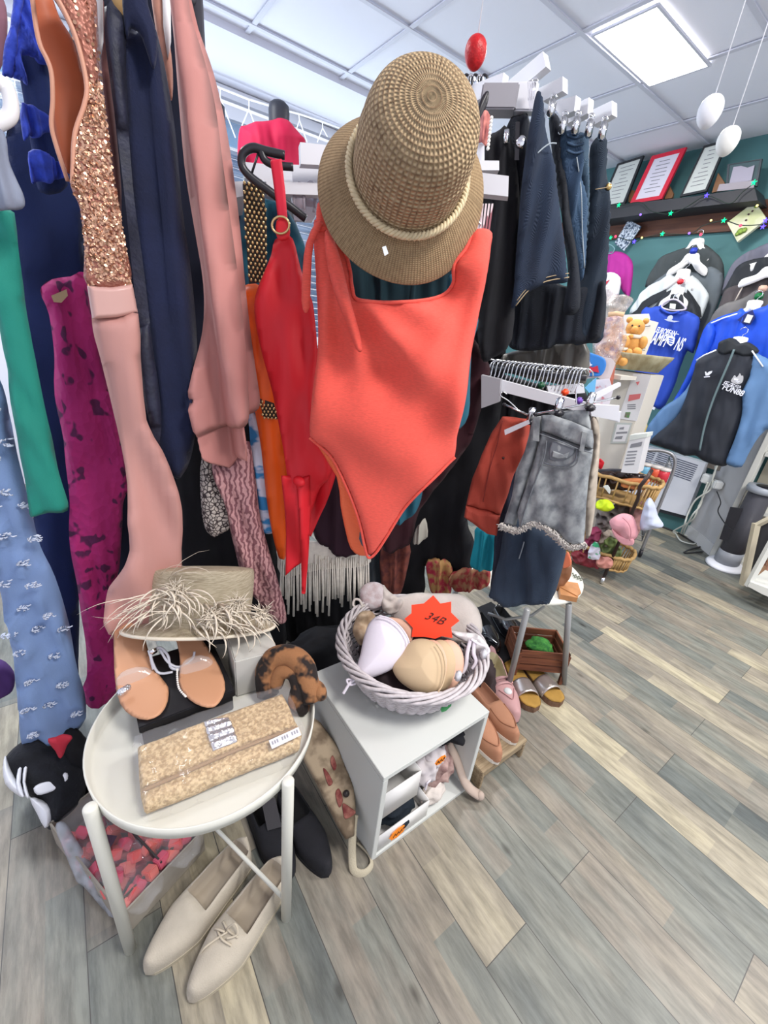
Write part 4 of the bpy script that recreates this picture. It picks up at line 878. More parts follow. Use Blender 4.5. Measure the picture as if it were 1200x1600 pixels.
# ================================================================== helpers for small goods
def FP(px, py, r, yaw=0):
    o = W(px, py, r); v = ray(px, py); d = v/np.linalg.norm(v); e1 = np.array([d[1], -d[0], 0]); e1 /= np.linalg.norm(e1); e2 = np.cross(e1, d)
    return PL(o, e1, e2)
def FPz(px, py, z):
    o = atZ(px, py, z); return FP(px, py, math.hypot(o[0], o[1]))
def shoe(name, label, toe, heel, width, height, mat, lining, sole_mat=None, opening=.5, group=None, z0=0, toeh=.045, pointy=.55, sole=.008, cat='shoe', ankle=None, lace=None, collar=None, openw=.72, heelh=0):
    toe = np.array([toe[0], toe[1], z0]); heel = np.array([heel[0], heel[1], z0]); L = np.linalg.norm(toe-heel); d = (toe-heel)/L; s_ = np.array([-d[1], d[0], 0])
    ankle = ankle or height
    t = T(name, label, cat, (toe+heel)/2, group)
    nt, ns = 40, 28; V = []; F = []; ins = []
    def wid(x):   # x from heel 0 to toe 1
        w = .36+.10*math.sin(min(x, .5)*PI) if x < .35 else .44+.06*math.sin((x-.35)/.65*PI)
        e = max(0, 1-x); w *= min(1, (e/.34))**pointy if e < .34 else 1
        if x < .1: w *= math.sqrt(max(0, 1-((.1-x)/.1)**2))*.999+.001
        return w*width
    def hgt(x):
        if x > opening: return toeh+(height-toeh)*(max(0, (1-(x-opening)/(1-opening)))**.8)*1.0 if x < .97 else toeh*max(.25, (1-((x-.97)/.03)**2))
        return height+(ankle-height)*min(1, (opening-x)/.25)
    for i in range(nt+1):
        x = i/nt; x = .5-.5*math.cos(PI*x); w = wid(x); h = hgt(x); c = heel+d*(x*L)
        zr = heelh*max(0, 1-x*1.6)
        for j in range(ns+1):
            a = PI*j/ns; y = -math.cos(a); yy = abs(y)**.8*math.copysign(1, y) if abs(y) > 0 else 0
            zz = sole+h*(math.sin(a)**.62 if math.sin(a) > 0 else 0)
            op = x < opening and abs(y) < openw and x > .045
            if op:
                k = min(1, (opening-x)/.05, (x-.045)/.05); m = min(1, (openw-abs(y))/.16)
                lo = sole+.012; zz = zz*(1-k*m)+lo*k*m
            V.append(c+s_*(y*w)+np.array([0, 0, max(zz, sole)+zr])); ins.append(op)
    N1 = ns+1; FL = []
    for i in range(nt):
        for j in range(ns):
            q = (i*N1+j, i*N1+j+1, (i+1)*N1+j+1, (i+1)*N1+j)
            (FL if sum(ins[k] for k in q) >= 3 else F).append(q)
    add('upper', (V, F), mat, t)
    if FL: add('lining', (V, FL), lining, t)
    ou = [heel+d*(x*L)-s_*wid(x)*1.04 for x in np.linspace(0.0, 1, 26)]+[heel+d*(x*L)+s_*wid(x)*1.04 for x in np.linspace(1, 0.0, 26)[1:]]
    n = len(ou); zr = [heelh*max(0, 1-np.dot(p-heel, d)/L*1.6) for p in ou]
    SV = [p*1.0+np.array([0, 0, 0]) for p in ou]+[p+np.array([0, 0, sole+.002+z]) for p, z in zip(ou, zr)]
    add('sole', (SV, [tuple(range(n))[::-1], tuple(range(n, 2*n))]+[(i, (i+1) % n, (i+1) % n+n, i+n) for i in range(n)]), sole_mat or mat, t, smooth=False)
    def P(x, y, dz=0):
        c = heel+d*(x*L); w = wid(x); a = math.acos(max(-1, min(1, -y)))
        return c+s_*(y*w)+np.array([0, 0, sole+hgt(x)*math.sin(a)**.62+dz])
    return t, P
# ================================================================== BASKET OF BRAS
m_wick = M('white_wicker', S(206, 198, 200), .6, var=.22, vs=60)
BC = np.array([.712, .712, 0]); bz = .3425
t = T('wicker_basket', 'round white painted wicker basket full of bras on the white cube', 'basket', (BC[0], BC[1], bz))
def brad(h): return .148+.062*(h/.11)**.8
wv = []
for j in range(15):
    h = .006+j*.0072
    pts = []
    for k in range(144):
        a = 2*PI*k/144; r = brad(h)+.0065*math.sin(a*18+(PI if j % 2 else 0))
        pts.append(BC+np.array([r*math.cos(a), r*math.sin(a), bz+h+.0012*math.sin(a*36)]))
    wv.append(tube(pts, .0036, 5, closed=True))
add('woven_side', merge(*wv), m_wick, t)
add('stakes', merge(*[tube([BC+np.array([brad(h)*math.cos(a), brad(h)*math.sin(a), bz+h]) for h in (.002, .04, .08, .115)], .003, 5) for a in np.linspace(0, 2*PI, 37)[:-1]]), m_wick, t)
add('base', lathe([(1e-4, bz), (.147, bz), (.147, bz+.006), (1e-4, bz+.006)], (BC[0], BC[1], 0), n=48), m_wick, t)
rm = []
for q in range(6):
    pts = []
    for k in range(180):
        a = 2*PI*k/180; w_ = a*5+q*PI/3+.3*math.sin(a*7+q); r = .213+(.0115+.002*math.sin(a*9+q*2))*math.cos(w_)
        pts.append(BC+np.array([r*math.cos(a), r*math.sin(a), bz+.121+.0105*math.sin(w_)]))
    rm.append(tube(pts, .0050, 6, closed=True))
add('braided_rim', merge(*rm), m_wick, t)
m_wbra = M('white_bra_fabric', S(222, 214, 224), .6, bump=.05, bs=500, sheen=.2)
m_bbra = M('beige_bra_fabric', S(200, 174, 140), .65, bump=.05, bs=500, sheen=.2)
m_pbra = M('peach_bra_fabric', S(222, 176, 152), .6)
m_cream = M('cream_bra_fabric', S(214, 204, 196), .7, var=.12, vs=18, bump=.2, bs=200)
m_ingr = M('grey_pink_lace', S(186, 164, 164), .75, col2=S(214, 206, 208), vs=40, bump=.3, bs=150)
def dome(poly, px, py, z, th, mat, nm, parent=None, edge=.05, label=None, cat=None, fold=None, **k):
    pl = FPz(px, py, z); return add(nm, puff(poly, pl, th, edge, fold, **k), mat, parent, label, cat)
dk = M('dark_lining', S(48, 34, 38), .9, var=.3, vs=12)
add('dark_bras', puff([(BC[0]+.155*math.cos(a), BC[1]+.155*math.sin(a)) for a in np.linspace(0, 2*PI, 14)[:-1]], HP(.405), .05, .06, rumple(.015, 14, 2), uvin=True, res=36), dk, label='dark brown and black bras at the bottom of the wicker basket', cat='bra')
dome([(556, 966), (566, 955), (582, 956), (590, 975), (580, 1000), (566, 1010), (556, 1000), (551, 985)], 570, 985, .455, .03, M('bronze_bra', S(146, 120, 96), .5, col2=S(190, 168, 140), vs=30), 'satin_bra', edge=.02, label='bronze satin bra crumpled against the left inside of the basket', cat='bra', fold=rumple(.01, 30, 2))
t = T('cream_bra', 'cream bra lying across the back of the basket, behind the orange star', 'bra', atZ(700, 950, .46))
dome([(606, 950), (618, 934), (650, 926), (676, 927), (700, 927), (724, 930), (744, 946), (753, 970), (752, 992), (738, 1004), (712, 1004), (690, 998), (650, 990), (620, 975)], 690, 960, .470, .045, m_cream, 'cup', t, edge=.04, fold=rumple(.008, 12, 1))
dome([(700, 985), (722, 988), (744, 990), (756, 1000), (764, 1012), (758, 1022), (745, 1024), (734, 1006), (716, 998)], 740, 1005, .475, .03, M('white_satin_frill', S(226, 222, 222), .4, bump=.6, bs=60), 'frill', t, edge=.015, fold=rumple(.008, 40, 4))
t = T('lace_bra', 'pinkish grey lace bra propped on the back left rim of the basket', 'bra', atZ(590, 930, .48))
dome([(562, 925), (570, 913), (585, 909), (598, 914), (605, 925), (602, 940), (592, 950), (578, 952), (566, 945)], 585, 930, .49, .04, m_ingr, 'cup', t, edge=.03)
dome([(598, 914), (606, 922), (616, 930), (630, 938), (628, 952), (612, 960), (600, 955), (596, 940)], 610, 938, .485, .035, m_cream, 'cup', t, edge=.02, fold=rumple(.008, 40, 4))
pl = FPz(580, 940, .49)
add('strap', tube(smoothpts([pl.at(570, 945), pl.at(560, 950), pl.at(552, 946), pl.at(554, 937), pl.at(562, 938), pl.at(566, 948)], 5), .004, 6), m_cream, t)
t = T('white_bra', 'smooth white moulded bra standing at the left of the basket', 'bra', atZ(590, 1030, .44))
dome([(590, 962), (606, 964), (622, 974), (634, 988), (640, 1003), (636, 1018), (626, 1034), (612, 1046), (590, 1056), (562, 1064), (553, 1058), (556, 1044), (563, 1022), (568, 998), (576, 975)], 600, 1015, .50, .075, m_wbra, 'cup', t, edge=.075, res=70)
dome([(604, 966), (622, 966), (640, 975), (646, 990), (643, 1003), (638, 1004), (626, 984)], 625, 982, .485, .02, m_pbra, 'wing', t, edge=.015)
pl = FPz(600, 1010, .53); add('wire_seam', tube([pl.at(x, y) for x, y in smoothpts([(592, 962), (610, 967), (626, 980), (637, 997), (639, 1005)], 5)], .0022, 6), m_wbra, t)
pl = FPz(548, 1068, .44); kn = smoothpts([pl.at(566, 1054), pl.at(554, 1062), pl.at(546, 1068), pl.at(540, 1078), pl.at(536, 1084)], 4)
add('bow', merge(tube(kn, .004, 6), tube(smoothpts([pl.at(552, 1062), pl.at(542, 1062), pl.at(546, 1070), pl.at(556, 1068)], 4), .003, 6)), m_wbra, t)
t = T('beige_bra', 'beige moulded cup bra in front of a stack of peach cups in the basket', 'bra', atZ(660, 1060, .44))
for k, dx in ((3, 42), (2, 30), (1, 16)):
    dome([(647+dx, 1004), (662+dx, 1000), (676+dx, 1010), (685+dx*.95, 1030), (684+dx*.9, 1055), (676+dx*.8, 1075), (660+dx*.6, 1080), (645+dx*.6, 1060), (640+dx, 1030)], 664+dx, 1040, .475-.004*k, .05, m_pbra if k != 2 else m_bbra, 'nested_cup', t, edge=.05)
dome([(637, 1006), (648, 999), (664, 998), (680, 1004), (690, 1018), (695, 1040), (693, 1062), (687, 1078), (670, 1085), (650, 1081), (632, 1071), (619, 1058), (613, 1044), (617, 1032), (627, 1020)], 655, 1040, .485, .085, m_bbra, 'cup', t, edge=.085, res=70)
pl = FPz(660, 1040, .51); add('edge_seam', tube([pl.at(x, y) for x, y in smoothpts([(682, 1006), (692, 1022), (696, 1045), (692, 1068), (684, 1082)], 5)], .0022, 6), m_bbra, t)
t = T('bra_straps', 'white bra straps and clips draped over the right rim of the basket', 'bra', atZ(750, 1030, .47))
pl = FPz(748, 1015, .49)
for q in ([(735, 1000), (730, 1020), (728, 1040), (722, 1052)], [(742, 1000), (740, 1020), (744, 1034), (738, 1046)], [(736, 998), (748, 1006), (760, 1010), (764, 1018), (756, 1026)]):
    add('strap', tube([pl.at(*p) for p in smoothpts([np.array(p) for p in q], 5)], .006, 6, flat=.4), m_wbra, t)
for q in ((716, 1056), (756, 1022)): add('clip', box(FPz(*q, .49).at(*q), (.022, .016, .026), .5, bev=.004), M('clip_plastic', S(214, 214, 220), .2, alpha=.9), t)
# star sign
stp = [(677, 930), (688, 943), (705, 940), (705, 957), (718, 970), (705, 980), (707, 997), (690, 994), (680, 998), (663, 995), (643, 995), (645, 981), (632, 967), (643, 958), (643, 945), (662, 943)]
pl = FPz(677, 965, .535)
t = T('size_star', 'fluorescent orange star card reading 34B standing in the basket', 'sign', pl.at(677, 997))
add('card', slab(stp, pl, .002), M('fluoro_orange', S(255, 66, 28), .6), t, smooth=False)
text('34B', pl, 678, 966, .034, M('marker_ink', S(40, 16, 10), .6), t, rot=-8, shear=.5, sx=1.1, name='handwriting', bold=-.008)
# green tag under the basket rim
pl = FPz(697, 1103, .39); add('green_tag', slab([(688, 1108), (694, 1101), (706, 1096), (705, 1103), (697, 1111), (690, 1113)], pl, .002), M('green_plastic', S(70, 150, 90), .5), label='small torn green tag stuck on the front of the wicker basket', cat='tag', smooth=False)
# ================================================================== INSIDE THE CUBE
m_bin = M('white_bin_plastic', S(224, 222, 220), .35)
def openbin(name, label, x0, x1, y0, y1, z0, z1, mat, w=.004, cat='box'):
    t = T(name, label, cat, ((x0+x1)/2, (y0+y1)/2, z0))
    for nm, b in (('front', (x0, x1, y0, y0+w, z0, z1)), ('back', (x0, x1, y1-w, y1, z0, z1)), ('side', (x0, x0+w, y0+w, y1-w, z0, z1)), ('side', (x1-w, x1, y0+w, y1-w, z0, z1)), ('bottom', (x0+w, x1-w, y0+w, y1-w, z0, z0+w))):
        add(nm, box(((b[0]+b[1])/2, (b[2]+b[3])/2, (b[4]+b[5])/2), (b[1]-b[0], b[3]-b[2], b[5]-b[4]), bev=.0015), mat, t)
    return t
openbin('storage_bin', 'low white plastic bin with an orange price sticker in the bottom left of the cube', .476, .655, .479, .70, .015, .085, m_bin)
openbin('storage_bin', 'white bin leaning at the top left inside the cube', .478, .60, .484, .70, .150, .250, m_bin)
c_dkn = M('ink_cloth', S(22, 32, 42), .9, var=.3, vs=9)
def heap(name, label, cat, c, s, mat, seed=1, parent=None, n=20):
    V, F = ball((0, 0, 0), 1, n); out = []
    for p in V:
        q = Vector(p); k = 1+.35*noise.noise(q*1.6+Vector((seed, 0, 0)))+.14*noise.noise(q*4+Vector((0, seed, 0)))
        z = q.z*k*s[2]; out.append((c[0]+q.x*k*s[0], c[1]+q.y*k*s[1], max(c[2]+z, c[2]-s[2]*.6)))
    return add(name, (out, F), mat, parent, label, cat)
heap('folded_garment', 'dark green-black garment lying in the low white bin', 'garment', (.565, .585, .070), (.085, .10, .035), c_dkn, 3)
heap('folded_garment', 'black garment balled up at the top right inside the cube', 'garment', (.75, .58, .245), (.055, .08, .035), c_black, 5)
heap('folded_garment', 'black garment spilling over the high bin inside the cube', 'garment', (.55, .60, .245), (.05, .07, .02), c_black, 9)
heap('lace_knickers', 'rose beige lace underwear piled at the right inside the cube', 'underwear', (.735, .57, .10), (.055, .075, .075), M('rose_lace', S(186, 156, 148), .8, col2=S(140, 108, 104), vs=34, bump=.5, bs=120), 7)
t = T('soft_cup_bra', 'pale grey moulded bra with bow hanging in the middle of the cube', 'bra', (.66, .49, .11))
heap('cup', None, None, (.655, .53, .16), (.04, .045, .04), M('pale_grey_bra', S(204, 196, 198), .7), 2, t); heap('cup', None, None, (.70, .54, .185), (.035, .04, .03), MATS['pale_grey_bra'], 4, t)
add('bow', tube(smoothpts([(.635, .487, .165), (.628, .482, .178), (.640, .482, .182), (.636, .486, .166), (.630, .484, .145)], 5), .0025, 6), m_wbra, t)
heap('lace_frill', 'cream lace frill lying in front on the cube floor, centre', 'underwear', (.70, .51, .045), (.045, .025, .03), m_cream, 11)
o_st = M('orange_sticker', S(250, 140, 30), .6)
for (cx_, cz_, sx_, lab, poly) in ((.54, .05, .048, 'orange burst sticker on the front of the low white bin', None), (.655, .262, .034, 'orange burst sticker hanging at the top middle of the cube', None)):
    pl = YP(.474); n = 16; pts = []
    for k in range(n):
        a = 2*PI*k/n; r = sx_*(.62 if k % 2 else .72); pts.append((cx_+r*math.cos(a)*.85, cz_+r*math.sin(a)*.62))
    t = T('price_sticker', lab, 'sticker', (cx_, .474, cz_-.02)); add('card', slab(pts, pl, .0015, uvin=True), o_st, t, smooth=False)
    for k in range(3):
        x = cx_-.012+k*.011; add('handwriting', tube([(x-.004, .4735, cz_-.006), (x+.003, .4735, cz_+.006), (x+.005, .4735, cz_-.004)], .0009, 5), M('marker_ink', S(40, 16, 10), .6), t)
t = T('beige_shoe_tree', 'rose beige fabric belt end sticking out of the cube bottom right', 'belt', (.80, .46, .02))
add('strap', tube(smoothpts([(.79, .56, .14), (.80, .52, .10), (.805, .485, .055), (.812, .46, .035), (.83, .435, .022)], 5), [.016]*21, 10, flat=.6), M('beige_knit', S(176, 158, 146), .85), t)
add('tip', ball((.832, .432, .022), .014, 8), MATS['beige_knit'], t)
for k, (x, z, w_) in enumerate(((.60, .07, .02), (.615, .062, .028), (.64, .074, .012))): pass
# ================================================================== ON THE TRAY TABLE
zt = .4715
t = T('shoe_box', 'black lidded shoe box under the clear heeled sandals', 'box', (.10, .83, zt))
a1 = np.array([.003, .733]); a2 = np.array([.187, .733])
add('base', box((.10, .82, zt+.022), (.182, .19, .044), .0, bev=.002), M('black_card', S(26, 26, 30), .5), t, smooth=False)
add('lid', box((.10, .82, zt+.052), (.190, .198, .018), .0, bev=.002), MATS['black_card'], t, smooth=False)
add('display_block', box((.262, .80, zt+.055), (.10, .10, .11), -.12, bev=.003), M('putty_white', S(190, 188, 182), .5), label='plain off-white block on the tray under the right side of the feather hat', cat='block', smooth=False)
m_tan = M('nude_insole', S(198, 146, 112), .5); m_clr = M('clear_vinyl', S(226, 214, 208), .08, alpha=.28, spec=.8); m_gsole = M('nude_edge', S(190, 140, 110), .5)
m_jewel = M('crystal', S(230, 230, 236), .08, metal=.8, bump=.5, bs=300, btype='voronoi')
bt = zt+.0615
def sandal(label, poly, z, band, jewel, beads=None):
    pl = HP(z); t = T('clear_sandal', label, 'sandal', pl.at(*poly[6]), 'pair of clear heeled sandals')
    t['group'] = 'clear sandals on the shoe box'
    # foot bed rises towards the heel
    ys = [p[1] for p in poly]; y0, y1 = min(ys), max(ys)
    toe = pl.at(sum(p[0] for p in poly)/len(poly), y1); 
    fn = lambda u, v: .0+.33*max(0, (math.hypot(u-toe[0], v-toe[1])-.10))
    fl = pl
    add('insole', puff(poly, pl.off(.006), .004, .004, fn, smooth=2), m_tan, t)
    add('sole', puff(poly, pl.off(.000), .012, .004, fn, smooth=2), m_gsole, t)
    fp = FPz(*band[0], z+.03)
    add('vinyl_band', puff(band, FP(*band[0], math.hypot(*atZ(*band[0], z+.02)[:2])), .012, .02, None, smooth=2), m_clr, t)
    if jewel: add('crystal_buckle', box(FPz(*jewel, z+.03).at(*jewel), (.026, .012, .014), .4, bev=.003), m_jewel, t)
    if beads: add('bead_trim', merge(*[ball(FPz(x, y, z+.02).at(x, y), .0025, 5) for x, y in smoothpts([np.array(q, float) for q in beads], 5)]), M('pearl', S(230, 226, 220), .3), t)
    heelp = pl.at(sum(p[0] for p in poly[:2])/2, y0+10); hz = fn(heelp[0], heelp[1])
    add('stiletto_heel', tube([(heelp[0], heelp[1], z+.001), (heelp[0], heelp[1], z+hz)], [.005, .011], 10), m_clr, t)
    return t
sandal('left clear-strapped nude sandal with crystal buckle on the black shoe box', [(186, 975), (206, 970), (225, 976), (228, 1000), (231, 1020), (240, 1045), (254, 1062), (263, 1074), (262, 1096), (251, 1116), (230, 1125), (206, 1119), (188, 1100), (181, 1070), (181, 1040), (183, 1000)], bt, [(182, 1060), (200, 1045), (228, 1042), (250, 1056), (264, 1072), (262, 1084), (235, 1090), (205, 1092), (184, 1088)], (194, 1078))
sandal('right clear-strapped nude sandal with beaded edge on the black shoe box', [(262, 994), (282, 990), (306, 1002), (320, 1016), (336, 1034), (348, 1054), (352, 1078), (342, 1099), (327, 1106), (306, 1100), (288, 1085), (279, 1064), (282, 1042), (278, 1018)], bt, [(282, 1040), (300, 1025), (326, 1026), (344, 1046), (346, 1054), (328, 1074), (308, 1092), (292, 1086), (281, 1064)], None, [(277, 1046), (277, 1060), (280, 1076), (290, 1088)])
t = T('ankle_strap', 'clear curled ankle straps with silver buckle between the two sandals', 'strap', atZ(265, 1040, bt))
pl = FPz(265, 1030, bt+.03)
for q in ([(240, 1046), (236, 1022), (250, 1012), (262, 1024), (268, 1044), (290, 1046)], [(250, 1014), (262, 1034), (280, 1042), (300, 1030), (304, 1018)], [(232, 1016), (246, 1050), (270, 1050)]):
    add('strap', tube([pl.at(*p) for p in smoothpts([np.array(p, float) for p in q], 5)], .0032, 5, flat=.4), M('clear_shiny', S(210, 210, 220), .1, alpha=.7), t)
add('buckle', box(pl.at(240, 1018), (.016, .006, .014), .3, bev=.002), chrome, t)
# clutch bag
m_straw = knit('clutch_straw', S(226, 200, 158), S(176, 146, 104), 1, 1, .9)
m_clu = M('woven_clutch', S(212, 184, 140), .85, col2=S(168, 138, 94), vs=150, thr=(.4, .6), stretch=(1, 1, 1), bump=.9, bs=170, btype='noise')
t = T('straw_clutch', 'long pale straw clutch bag in clear wrap on the tray table', 'clutch bag', atZ(330, 1190, zt))
hp = HP(zt+.022)
add('body', puff([(216, 1172), (330, 1128), (442, 1088), (452, 1106), (463, 1133), (472, 1148), (468, 1171), (380, 1206), (300, 1240), (226, 1270), (220, 1245), (217, 1210)], hp, .036, .014, rumple(.001, 20, 2), smooth=1, res=80), m_clu, t)
add('flap_shadow_line', tube([HP(zt+.046).at(*p) for p in smoothpts([np.array(p, float) for p in ((222, 1236), (300, 1202), (380, 1168), (464, 1137))], 6)], .0035, 6), M('clutch_flap_shadow', S(150, 120, 84), .8), t)  # dark tan line painted in as the shadow below the flap
add('flap', puff([(215, 1169), (330, 1126), (442, 1087), (453, 1108), (463, 1135), (380, 1166), (300, 1200), (222, 1234), (217, 1205)], HP(zt+.041), .018, .008, rumple(.0012, 20, 3), smooth=1, res=80), m_clu, t)
add('metal_band', puff([(318, 1130), (338, 1124), (358, 1121), (366, 1138), (372, 1158), (352, 1166), (332, 1174), (324, 1152)], HP(zt+.052), .010, .006, lambda u, v: .0025*math.sin(v*330+u*40), smooth=1, res=50), M('crinkled_silver', S(206, 204, 208), .22, metal=.9, bump=.6, bs=120), t)
hp2 = HP(zt+.054)
add('barcode_label', slab([(420, 1157), (466, 1136), (471, 1148), (425, 1170)], hp2, .001), M('tag_paper', S(236, 238, 242), .5), t, smooth=False)
bc_ = []
for k in range(11):
    f = k/11; x = 424+f*42; y = 1159-f*20
    if k % 4 != 3: bc_.append(slab([(x, y), (x+2.4, y-1.1), (x+4.0, y+4.0), (x+1.6, y+5)], hp2, .0004, .0004))
add('label_print', merge(*bc_), M('faint_print', S(150, 150, 160), .6), t, smooth=False)
m_wrap = M('clear_film', S(235, 235, 240), .06, alpha=.10, spec=1.0, bump=.7, bs=26)
add('clear_wrap', puff([(206, 1166), (216, 1160), (330, 1118), (446, 1080), (458, 1100), (470, 1130), (479, 1148), (474, 1178), (380, 1216), (300, 1250), (222, 1277), (213, 1250), (210, 1210)], HP(zt+.03), .064, .012, rumple(.002, 30, 6), smooth=2, res=60), m_wrap, t)
# fascinator hat
m_sin = M('sinamay_straw', S(204, 192, 166), .8, col2=S(170, 156, 130), vs=60, stretch=(1, 1, 9), bump=.5, bs=300, btype='weave')
m_fea = M('ivory_feather', S(218, 206, 188), .8); m_brd = M('ivory_ribbon', S(226, 216, 196), .6)
hc = atZ(314, 972, .595); ax_h = np.array([.20, .42, .90]); 
t = T('feather_hat', 'natural straw occasion hat trimmed with ivory feathers lying over the tray table', 'hat', hc)
e1h = np.array([.86, -.50, 0])
prof = [(1e-4, .135), (.06, .136), (.100, .133), (.111, .124), (.110, .07), (.106, .008), (.112, .001), (.13, -.004), (.158, -.012), (.160, -.016), (.13, -.009), (.1, -.004), (.098, .006), (.104, .118), (1e-4, .128)]
hv, hf = lathe([tuple(q) for q in smoothpts([np.array(q) for q in prof], 3)], hc, ax_h, 64, 1.12, .72, e1h)
add('straw_body', (hv, hf), m_sin, t)
axn = ax_h/np.linalg.norm(ax_h); e1n = e1h-axn*(e1h@axn); e1n /= np.linalg.norm(e1n); e2n = np.cross(axn, e1n)
add('brim_binding', tube([hc+e1n*.159*1.12*math.cos(a)+e2n*.159*.72*math.sin(a)-axn*.014 for a in np.linspace(0, 2*PI, 80)[:-1]], .0042, 8, closed=True), m_brd, t)
rnd = random.Random(21); fe = []; ce = FPz(300, 960, .66)
def feather(p0, ang, ln, curl, w0=.0035):
    pts = []; u0 = ce.uv(*p0); a = ang; x, y = u0; dz = rnd.uniform(.0, .02)
    for i in range(9):
        f = i/8; pts.append(ce.to(x, y, .01+dz+.05*math.sin(f*PI*.8)*rnd.uniform(.7, 1)))
        a += curl/8; x += ln/8*math.cos(a); y += ln/8*math.sin(a)
    return tube(pts, [w0*(1-.85*i/8) for i in range(9)], 4, flat=.35)
for k in range(46):   # main curls: from left cluster sweeping right & left
    p0 = (rnd.uniform(238, 300), rnd.uniform(918, 960)); right = rnd.random() < .62
    ang = rnd.uniform(-.7, .5) if right else rnd.uniform(2.9, 4.1)
    fe.append(feather(p0, ang, rnd.uniform(.05, .10), rnd.uniform(-2.6, -1.0) if right else rnd.uniform(-.4, 1.2), .0036))
for k in range(44):
    p0 = (rnd.uniform(300, 390), rnd.uniform(940, 982)); ang = rnd.uniform(-1.2, .25)
    fe.append(feather(p0, ang, rnd.uniform(.04, .09), rnd.uniform(-1.8, .2), .0036))
for k in range(7):
    p0 = (rnd.uniform(240, 275), rnd.uniform(895, 925)); fe.append(feather(p0, rnd.uniform(.1, 1.0), rnd.uniform(.06, .10), rnd.uniform(-1.6, -.6), .002))
for k in range(12):
    p0 = (rnd.uniform(215, 245), rnd.uniform(930, 965)); fe.append(feather(p0, rnd.uniform(2.9, 3.7), rnd.uniform(.06, .11), rnd.uniform(-.6, .9), .002))
add('feathers', merge(*fe), m_fea, t, kind='stuff')
fl = []
for (cx_, cy_) in ((278, 925), (368, 945), (405, 960), (330, 962)):
    for k in range(90):
        a = rnd.uniform(0, 2*PI); l = rnd.uniform(.012, .035); u0 = ce.uv(cx_+rnd.uniform(-8, 8), cy_+rnd.uniform(-8, 8))
        fl.append(tube([ce.to(u0[0], u0[1], .045), ce.to(u0[0]+l*math.cos(a)*.6, u0[1]+l*math.sin(a)*.5, .06), ce.to(u0[0]+l*math.cos(a), u0[1]+l*math.sin(a)-.004, .055)], [.0011, .0008, .0003], 3))
add('marabou_fluff', merge(*fl), m_fea, t, kind='stuff')
# leopard scarf
m_leo = M('leopard_print', S(146, 100, 64), .85, col2=S(30, 22, 20), vs=18, thr=(.46, .54), bump=.3, bs=150, sheen=.3)
t = T('leopard_scarf', 'tan and black leopard print scarf bundled at the back right of the tray', 'scarf', atZ(460, 1080, zt))
sp = FPz(455, 1055, zt+.06)
add('roll', tube([sp.at(*p[:2], p[2]) for p in smoothpts([np.array(q, float) for q in ((418, 1085, -.02), (416, 1050, 0), (430, 1028, .015), (455, 1026, .03), (474, 1042, .04), (480, 1066, .035), (488, 1090, .02))], 5)], .026, 12), m_leo, t)
add('roll', tube([sp.at(*p[:2], p[2]) for p in smoothpts([np.array(q, float) for q in ((430, 1070, .0), (440, 1050, .02), (458, 1052, .03), (466, 1072, .03), (462, 1095, .02), (475, 1108, .0))], 5)], .018, 12), m_leo, t)
add('loose_end', ball(sp.at(496, 1078, .03), .022, 10, (1.3, .8, .9)), m_leo, t)
add('loose_end', puff([(408, 1018), (440, 1020), (445, 1050), (430, 1085), (412, 1085), (405, 1050)], sp.off(-.02), .03, .02, rumple(.008, 30, 3)), m_leo, t)
# ================================================================== UNDER AND AROUND THE TRAY TABLE
m_beige = M('beige_canvas', S(188, 178, 162), .85, var=.1, vs=30, bump=.25, bs=350); m_blin = M('beige_lining', S(164, 152, 136), .9); m_bsole = M('beige_sole', S(176, 166, 146), .8)
t, P1 = shoe('canvas_shoe', 'left beige canvas lace-up shoe on the floor with its collar standing up', (-.066, .562), (.190, .668), .098, .058, m_beige, m_blin, m_bsole, opening=.55, toeh=.036, ankle=.066, pointy=.45)
t, P2 = shoe('canvas_shoe', 'right beige canvas lace-up shoe with trailing lace nearest the camera', (.0, .470), (.252, .578), .098, .058, m_beige, m_blin, m_bsole, opening=.55, toeh=.036, ankle=.066, pointy=.45)
for q in ([P2(.60, -.5, .003), P2(.62, 0, .006), P2(.60, .5, .003)], [P2(.66, -.45, .003), P2(.68, 0, .006), P2(.66, .45, .003)], [P2(.62, -.1, .006), P2(.58, .2, .025), P2(.60, .45, .012), P2(.66, .15, .008)], [P2(.64, -.1, .006), P2(.66, -.6, .004), P2(.63, -1.25, -.02), P2(.60, -1.9, -.035)], [P2(.63, 0, .006), P2(.72, -.35, .004), P2(.80, -.7, .003), P2(.86, -1.15, -.014)]):
    add('lace', tube(smoothpts(q, 5), .0022, 6), M('shoelace', S(196, 184, 164), .9), t)
m_bs = M('black_suede', S(30, 30, 36), .85, var=.25, vs=20, bump=.2, bs=300)
shoe('black_slipper', 'black soft slipper on the floor behind the right leg of the tray table', (.345, .505), (.33, .76), .085, .05, m_bs, M('black_lining', S(16, 16, 18), .9), opening=.45, toeh=.04, pointy=.4)
shoe('black_slipper', 'second black slipper on the floor left of the first one, partly behind the beige shoes', (.262, .55), (.25, .80), .085, .05, m_bs, MATS['black_lining'], opening=.45, toeh=.04, pointy=.4)
heap('black_bag', 'black fabric bag slumped on the floor under the back of the tray table', 'bag', (.27, .94, .07), (.10, .06, .09), c_black, 4)
pl = FPz(422, 1270, .08); add('handwritten_card', slab([(408, 1250), (430, 1246), (440, 1292), (418, 1298)], pl, .002), M('charcoal_card', S(52, 50, 54), .7), label='dark grey card standing among the black slippers', cat='card', smooth=False)
